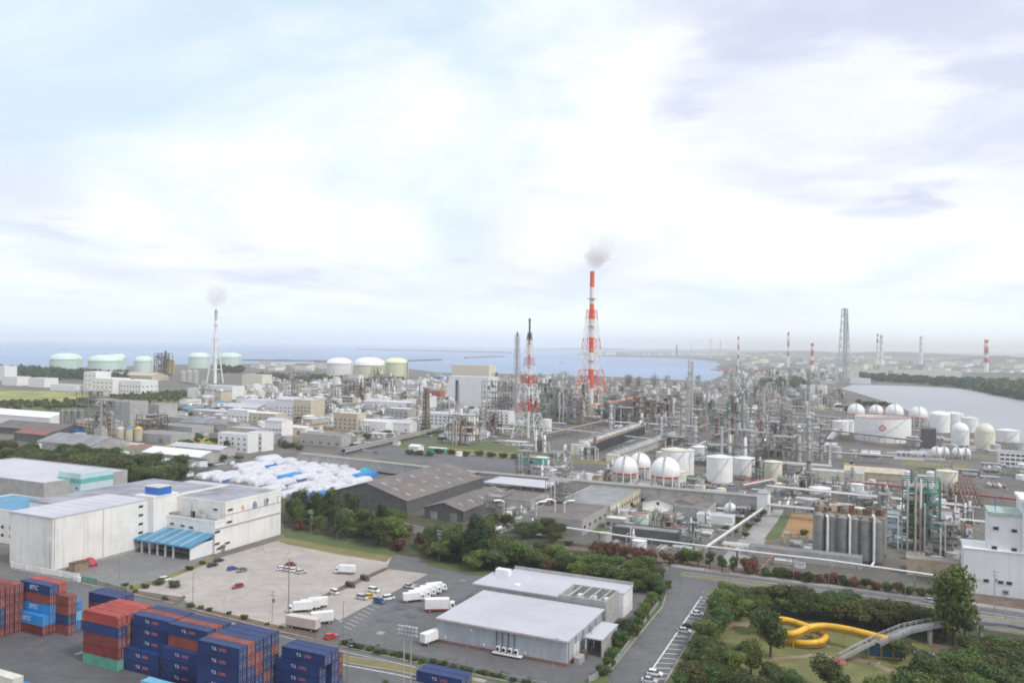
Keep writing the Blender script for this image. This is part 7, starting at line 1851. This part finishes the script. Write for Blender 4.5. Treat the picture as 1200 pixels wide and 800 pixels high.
for i in range(130):
    u, v = RP.uniform(330,1150), 455+RP.random()**.8*125
    p = G(u, v); w_, d_ = RP.uniform(14,50), RP.uniform(10,34)
    if any(inpoly(n, u, v) for n in NOGO): continue
    m = RP.choice([g_concrete, g_asphalt, g_soil, g_yard, g_base, g_grass, g_grass, g_dry])
    q = [p+BX*a*w_/2+AX*b*d_/2 for a, b in ((-1,-1),(1,-1),(1,1),(-1,1))]
    sheet('paved_ground', [(x.x, x.y) for x in q], .02+.0006*i, m, px=False)
for i in range(70):
    u, v = RP.choice((RP.uniform(690,1060), RP.uniform(580,1150))), RP.uniform(560,652)
    p = G(u, v); w_, d_ = RP.uniform(5,16), RP.uniform(4,12)
    if any(inpoly(n, u, v) for n in NOGO) or not inpoly([(580,625),(700,632),(1130,690),(1150,575),(690,556)], u, v): continue
    q = [p+BX*a*w_/2+AX*b*d_/2 for a, b in ((-1,-1),(1,-1),(1,1),(-1,1))]
    sheet('paved_ground', [(x.x, x.y) for x in q], .016+.0004*i, RP.choice([g_concrete, g_asphalt, g_soil, g_yard, g_grass, g_lot, g_dry]), px=False)
for i in range(34):
    u, v = RP.uniform(600,1010), RP.uniform(468,556); p = G(u, v)
    if any(inpoly(n, u, v) for n in NOGO): continue
    d = (BX if RP.random() < .6 else AX)*RP.uniform(40,110); q = p+d
    if not 300 < PX(q)[0] < 1060 or any((p.lerp(q,f).x-x)**2+(p.lerp(q,f).y-y)**2 < (r*.7)**2 for f in (0,.25,.5,.75,1) for x, y, r in OCC): continue
    pipe_rack([(u, v), PX(q)], RP.uniform(4,8), [(RP.uniform(.3,.6), RP.choice([pipe_silver,steel_grey,steel_brown,white_paint,steel_rust])) for _ in range(RP.randint(3,6))], None, w=RP.uniform(4,7), desc='raised pipe rack')
NF = 0
NF += fill([(865,566),(1000,566),(1060,545),(1060,530),(1000,500),(870,480),(820,490),(800,540)], 19, proc, .85, .65, 1.0)
NF += fill([(560,512),(640,512),(690,545),(800,545),(820,480),(700,478),(560,478)], 21, proc, .9, .75, 1.15)
NF += fill([(575,478),(830,482),(870,480),(860,452),(760,448),(575,444)], 25, mid, .8, .55, .85)
NF += fill([(860,480),(1000,498),(990,462),(870,450)], 26, [('column',2),('frame',5),('hut',4),('tank',2),('cluster',2),('pumps',3),('shed',2)], .8, .55, .85)
NF += fill([(1000,560),(1200,580),(1210,535),(1060,505),(1060,545)], 20, [('pumps',4),('hut',4),('drums',3),('tank',2),('cooler',2)], .75, .5, .8)
near = [('pumps',6),('drums',3),('hut',4),('cooler',2),('frame',2),('tank',3),('cluster',2)]
NF += fill([(905,602),(1140,628),(1140,575),(905,562)], 9, near, .95, .38, .6, .3, .55)
NF += fill([(1040,690),(1140,690),(1140,625),(1105,620)], 8, near, .95, .35, .5, .3, .55)
NF += fill([(575,622),(690,628),(725,600),(600,586)], 8, near, .95, .3, .48, .3, .55)
NF += fill([(600,586),(720,575),(700,560),(640,545),(600,550)], 10, near, .95, .4, .65, .3, .55)
NF += fill([(700,640),(850,655),(895,600),(800,590),(720,600)], 8, near, .95, .3, .5, .3, .55)
NF += fill([(690,572),(800,585),(905,595),(905,562),(800,555),(690,552)], 10, near, .9, .35, .6, .3, .55)
NF += fill([(905,662),(955,668),(955,630),(905,640)], 7, near, .95, .3, .45, .3, .55)
NF += fill([(310,520),(560,525),(575,478),(400,462),(320,470)], 27, low+[('cluster',1),('heater',1)], .72, .8, 1.3)
NF += fill([(300,470),(400,462),(575,476),(575,450),(400,448),(300,452)], 34, low, .6, .9, 1.5)
NF += fill([(180,512),(310,520),(310,470),(240,478),(185,490)], 28, low, .6, .8, 1.3)
NF += fill([(186,482),(250,478),(310,468),(300,452),(230,466)], 32, low, .5, .9, 1.4)
NF += fill([(240,560),(315,532),(260,528),(230,545)], 17, [('hut',4),('pumps',2)], .4, .4, .6)
NF += fill([(0,535),(190,540),(190,515),(100,500),(0,500)], 24, [('hut',4),('pumps',2),('tank',2)], .5, .6, 1.0)
NF += fill([(480,450),(700,448),(700,441),(600,440),(500,440)], 36, [('hut',2),('shed',3),('tank',3)], .6, .6, .9)
NF += fill([(830,455),(985,450),(975,436),(860,436)], 36, [('hut',3),('office',3),('shed',3),('frame',1),('tank',3)], .75, .7, 1.2)
small = [('hut',3),('shed',4),('office',2),('tank',4),('pumps',4),('drums',2),('cluster',1)]
NF += fill([(310,522),(600,528),(600,478),(400,462),(310,470)], 17, small, .75, .35, .75, .3, .6)
NF += fill([(180,515),(310,522),(310,468),(185,488)], 17, small, .7, .35, .75, .3, .6)
NF += fill([(240,466),(575,478),(575,450),(400,447),(290,450)], 22, small, .7, .5, 1.0, .3, .6)
NF += fill([(230,565),(318,532),(250,522),(180,540)], 13, [('shed',3),('hut',2),('pumps',2)], .4, .3, .5, .3, .6)
print('plant things', NF)

# ------------------------------------------------------------------ steam plumes
def plume(p, pts, dens, label, seed):
    """steam as a small volume inside a lumpy shell"""
    m = bpy.data.materials.new('steam'); m.use_nodes = True; t = m.node_tree; t.nodes.clear()
    v = N(t, 'ShaderNodeVolumePrincipled'); v.inputs['Color'].default_value = (.99,.99,1,1); v.inputs['Anisotropy'].default_value = .1
    geo = N(t, 'ShaderNodeNewGeometry'); nz = N(t, 'ShaderNodeTexNoise'); nz.inputs['Scale'].default_value = .07; nz.inputs['Detail'].default_value = 4
    t.links.new(geo.outputs['Position'], nz.inputs['Vector'])
    tcg = N(t, 'ShaderNodeTexCoord'); vm = N(t, 'ShaderNodeVectorMath', operation='DISTANCE'); t.links.new(tcg.outputs['Generated'], vm.inputs[0]); vm.inputs[1].default_value = (.5,.5,.5)
    fall = N(t, 'ShaderNodeMapRange', clamp=True, interpolation_type='SMOOTHSTEP'); t.links.new(vm.outputs['Value'], fall.inputs[0]); fall.inputs[1].default_value, fall.inputs[2].default_value, fall.inputs[3].default_value, fall.inputs[4].default_value = .12, .58, 1.0, .0
    t.links.new(mathn(t, 'MULTIPLY', mathn(t, 'MULTIPLY', ramp(t, nz.outputs[0], .25, .62), dens), fall.outputs[0]), v.inputs['Density'])
    ou = N(t, 'ShaderNodeOutputMaterial'); t.links.new(v.outputs[0], ou.inputs['Volume'])
    r = random.Random(seed); mb = MB(); n = 16; rows = []
    P = [Vector(q[:3]) for q in pts]; R = [q[3] for q in pts]
    k = 26
    for i in range(k+1):
        f = i/k*(len(P)-1); a = min(int(f), len(P)-2); f -= a
        c = P[a].lerp(P[a+1], f); rad = R[a]+(R[a+1]-R[a])*f
        if i in (0, k): rad *= .25
        rows.append(len(mb.v))
        for j in range(n):
            an = 6.283*j/n; rr_ = rad*(1+.22*math.sin(3*an+i*.9)+.18*r.uniform(-1,1))
            mb.v.append((c.x+rr_*math.cos(an), c.y+rr_*math.sin(an), c.z))
    for a, b in zip(rows, rows[1:]):
        for j in range(n): q = (j+1) % n; mb.f.append((a+j,a+q,b+q,b+j)); mb.sm.append(True)
    mb.f.append(tuple(rows[0]+n-1-j for j in range(n))); mb.sm.append(True); mb.f.append(tuple(rows[-1]+j for j in range(n))); mb.sm.append(True)
    o = struct('steam_plume', mb, m, 'stuff'); o.location = p; props(o, label)
plume(main_p+Vector((0,0,main_h)), [(0,0,.5,3),(1,0,7,11),(4,0,16,17),(9,0,26,18),(15,0,36,15),(21,0,45,9)], .16, 'white steam plume above the tallest chimney', 1)
plume(left_p+Vector((0,0,left_h)), [(0,0,.5,2.5),(-1,0,8,12),(1,0,18,20),(3,0,30,21),(2,0,42,16),(4,0,52,8)], .055, 'faint steam plume above the thin white chimney', 2)
q_ = G(175, 437); plume(q_+Vector((0,0,54)), [(0,0,0,4),(-1,0,10,9),(-6,0,22,8),(-9,0,32,4)], .05, 'small steam puff above the dark plant tower', 3)
for (u,v,vt,dx) in ((951.5,438,402,1),(1028,432,391,1)):
    p_ = G(u,v); h_ = up_to(u,v,vt); plume(p_+Vector((0,0,h_)), [(0,0,0,2.5),(14,0,8,5),(34,0,20,7),(56,0,30,6)], .02, 'thin steam trail from a far chimney across the harbour' if u < 1000 else 'thin steam trail from the left of the paired chimneys', 5)
# ------------------------------------------------------------------ labels that point: nearest landmark, side and rank
LM = [('tallest banded chimney',692,470),('striped flare tower',619,508),('grey lattice stack',605,490),('twin silver stack',807,500),('huge diamond-marked tank',1034,516),('left sphere tank',732,572),('large right sphere tank',780,578),('white tank pair',856,565),('cream tank',905,562),('green steel tower',1079,640),('grey silos',995,655),('white tower block',1165,695),('slate cooling bank',722,522),('grey cooling bank',760,530),('red-roofed far bank',728,481),('tall white block',551,477),('cream shore shed',545,444),('large lime tank',432,446),('white domed tank',397,444),('brown lattice mast',499,505),('white flats',290,528),('blue roofed house',230,498),('beige silos',151,518),('left works silos',84,508),('white chimney hall',250,466),('tarpaulin yard',340,560),('largest dark warehouse',450,595),('smaller dark warehouse',545,605),('square dark workshop',670,608),('cream walled workshop',735,590),('pale mint tanks',766,616),('small white sphere',855,600),('access road',890,620),('tall round-topped tanks',1140,525),('harbour',1120,480),('quay cranes',866,447),('asphalt pad',965,550),('works lot',520,538),('round red bush',879,672),('pipe bridge end',664,635),('annex',640,690),('grey warehouse',600,765),('truck row',500,698),('yard entrance',388,746),('pale car park',300,690),('depot',290,640),('cold store',60,660),('junction',785,675),('parking bays',800,740),('tube slide',960,745),('big dark park tree',903,768),('play house',1036,765),('tallest park tree',1118,756),('footbridge',1090,735),('filling station',118,535),('roadside fence',520,780),('floodlight pair',477,800),('orange ground',360,508),('pines',60,442),('lattice harbour chimney',989,448),('yellow rows',228,518),('white roofed sheds',225,545),('conveyor slope',460,520),('depot corner',335,625),('tall conical tree',556,660),('stair ramp',1000,765),('park corner',1180,790),('bottom park edge',930,805),('bays end',765,800)]
RANK = ['nearest','second-nearest','third-nearest','fourth-nearest','fifth-nearest','sixth-nearest','seventh-nearest','eighth-nearest','ninth-nearest','tenth-nearest','eleventh-nearest','twelfth-nearest']+[f'{i}th-nearest' for i in range(13, 60)]
bpy.context.view_layer.update()
B = {}
for o, d in ALL:
    u, v = PX(o.matrix_world.translation)
    ph, lu, lv = min(LM, key=lambda l: (l[1]-u)**2+((l[2]-v)*1.8)**2)
    du, dv = u-lu, (v-lv)*1.8
    rel = ('right of' if du > 0 else 'left of') if abs(du) > abs(dv) else ('in front of' if dv > 0 else 'behind')
    B.setdefault((d, rel, ph), []).append((math.hypot(du, dv), o))
for (d, rel, ph), L_ in B.items():
    L_.sort(key=lambda x: x[0])
    for i, (_, o) in enumerate(L_): o['label'] = f'{d} {rel} the {ph}' if len(L_) == 1 else f'{RANK[i]} {d} {rel} the {ph}'
# ------------------------------------------------------------------ haze
hb = bpy.data.materials.new('haze_air'); hb.use_nodes = True
ht = hb.node_tree; ht.nodes.clear()
pv = N(ht, 'ShaderNodeVolumePrincipled')
pv.inputs['Color'].default_value = (0.965, 0.98, 1.0, 1)
pv.inputs['Density'].default_value = 0.0001
pv.inputs['Anisotropy'].default_value = 0.2
ho = N(ht, 'ShaderNodeOutputMaterial'); ht.links.new(pv.outputs[0], ho.inputs['Volume'])
struct('haze', MB().box(-39000,-3400,-4.8,39000,39000,238), hb, 'stuff')
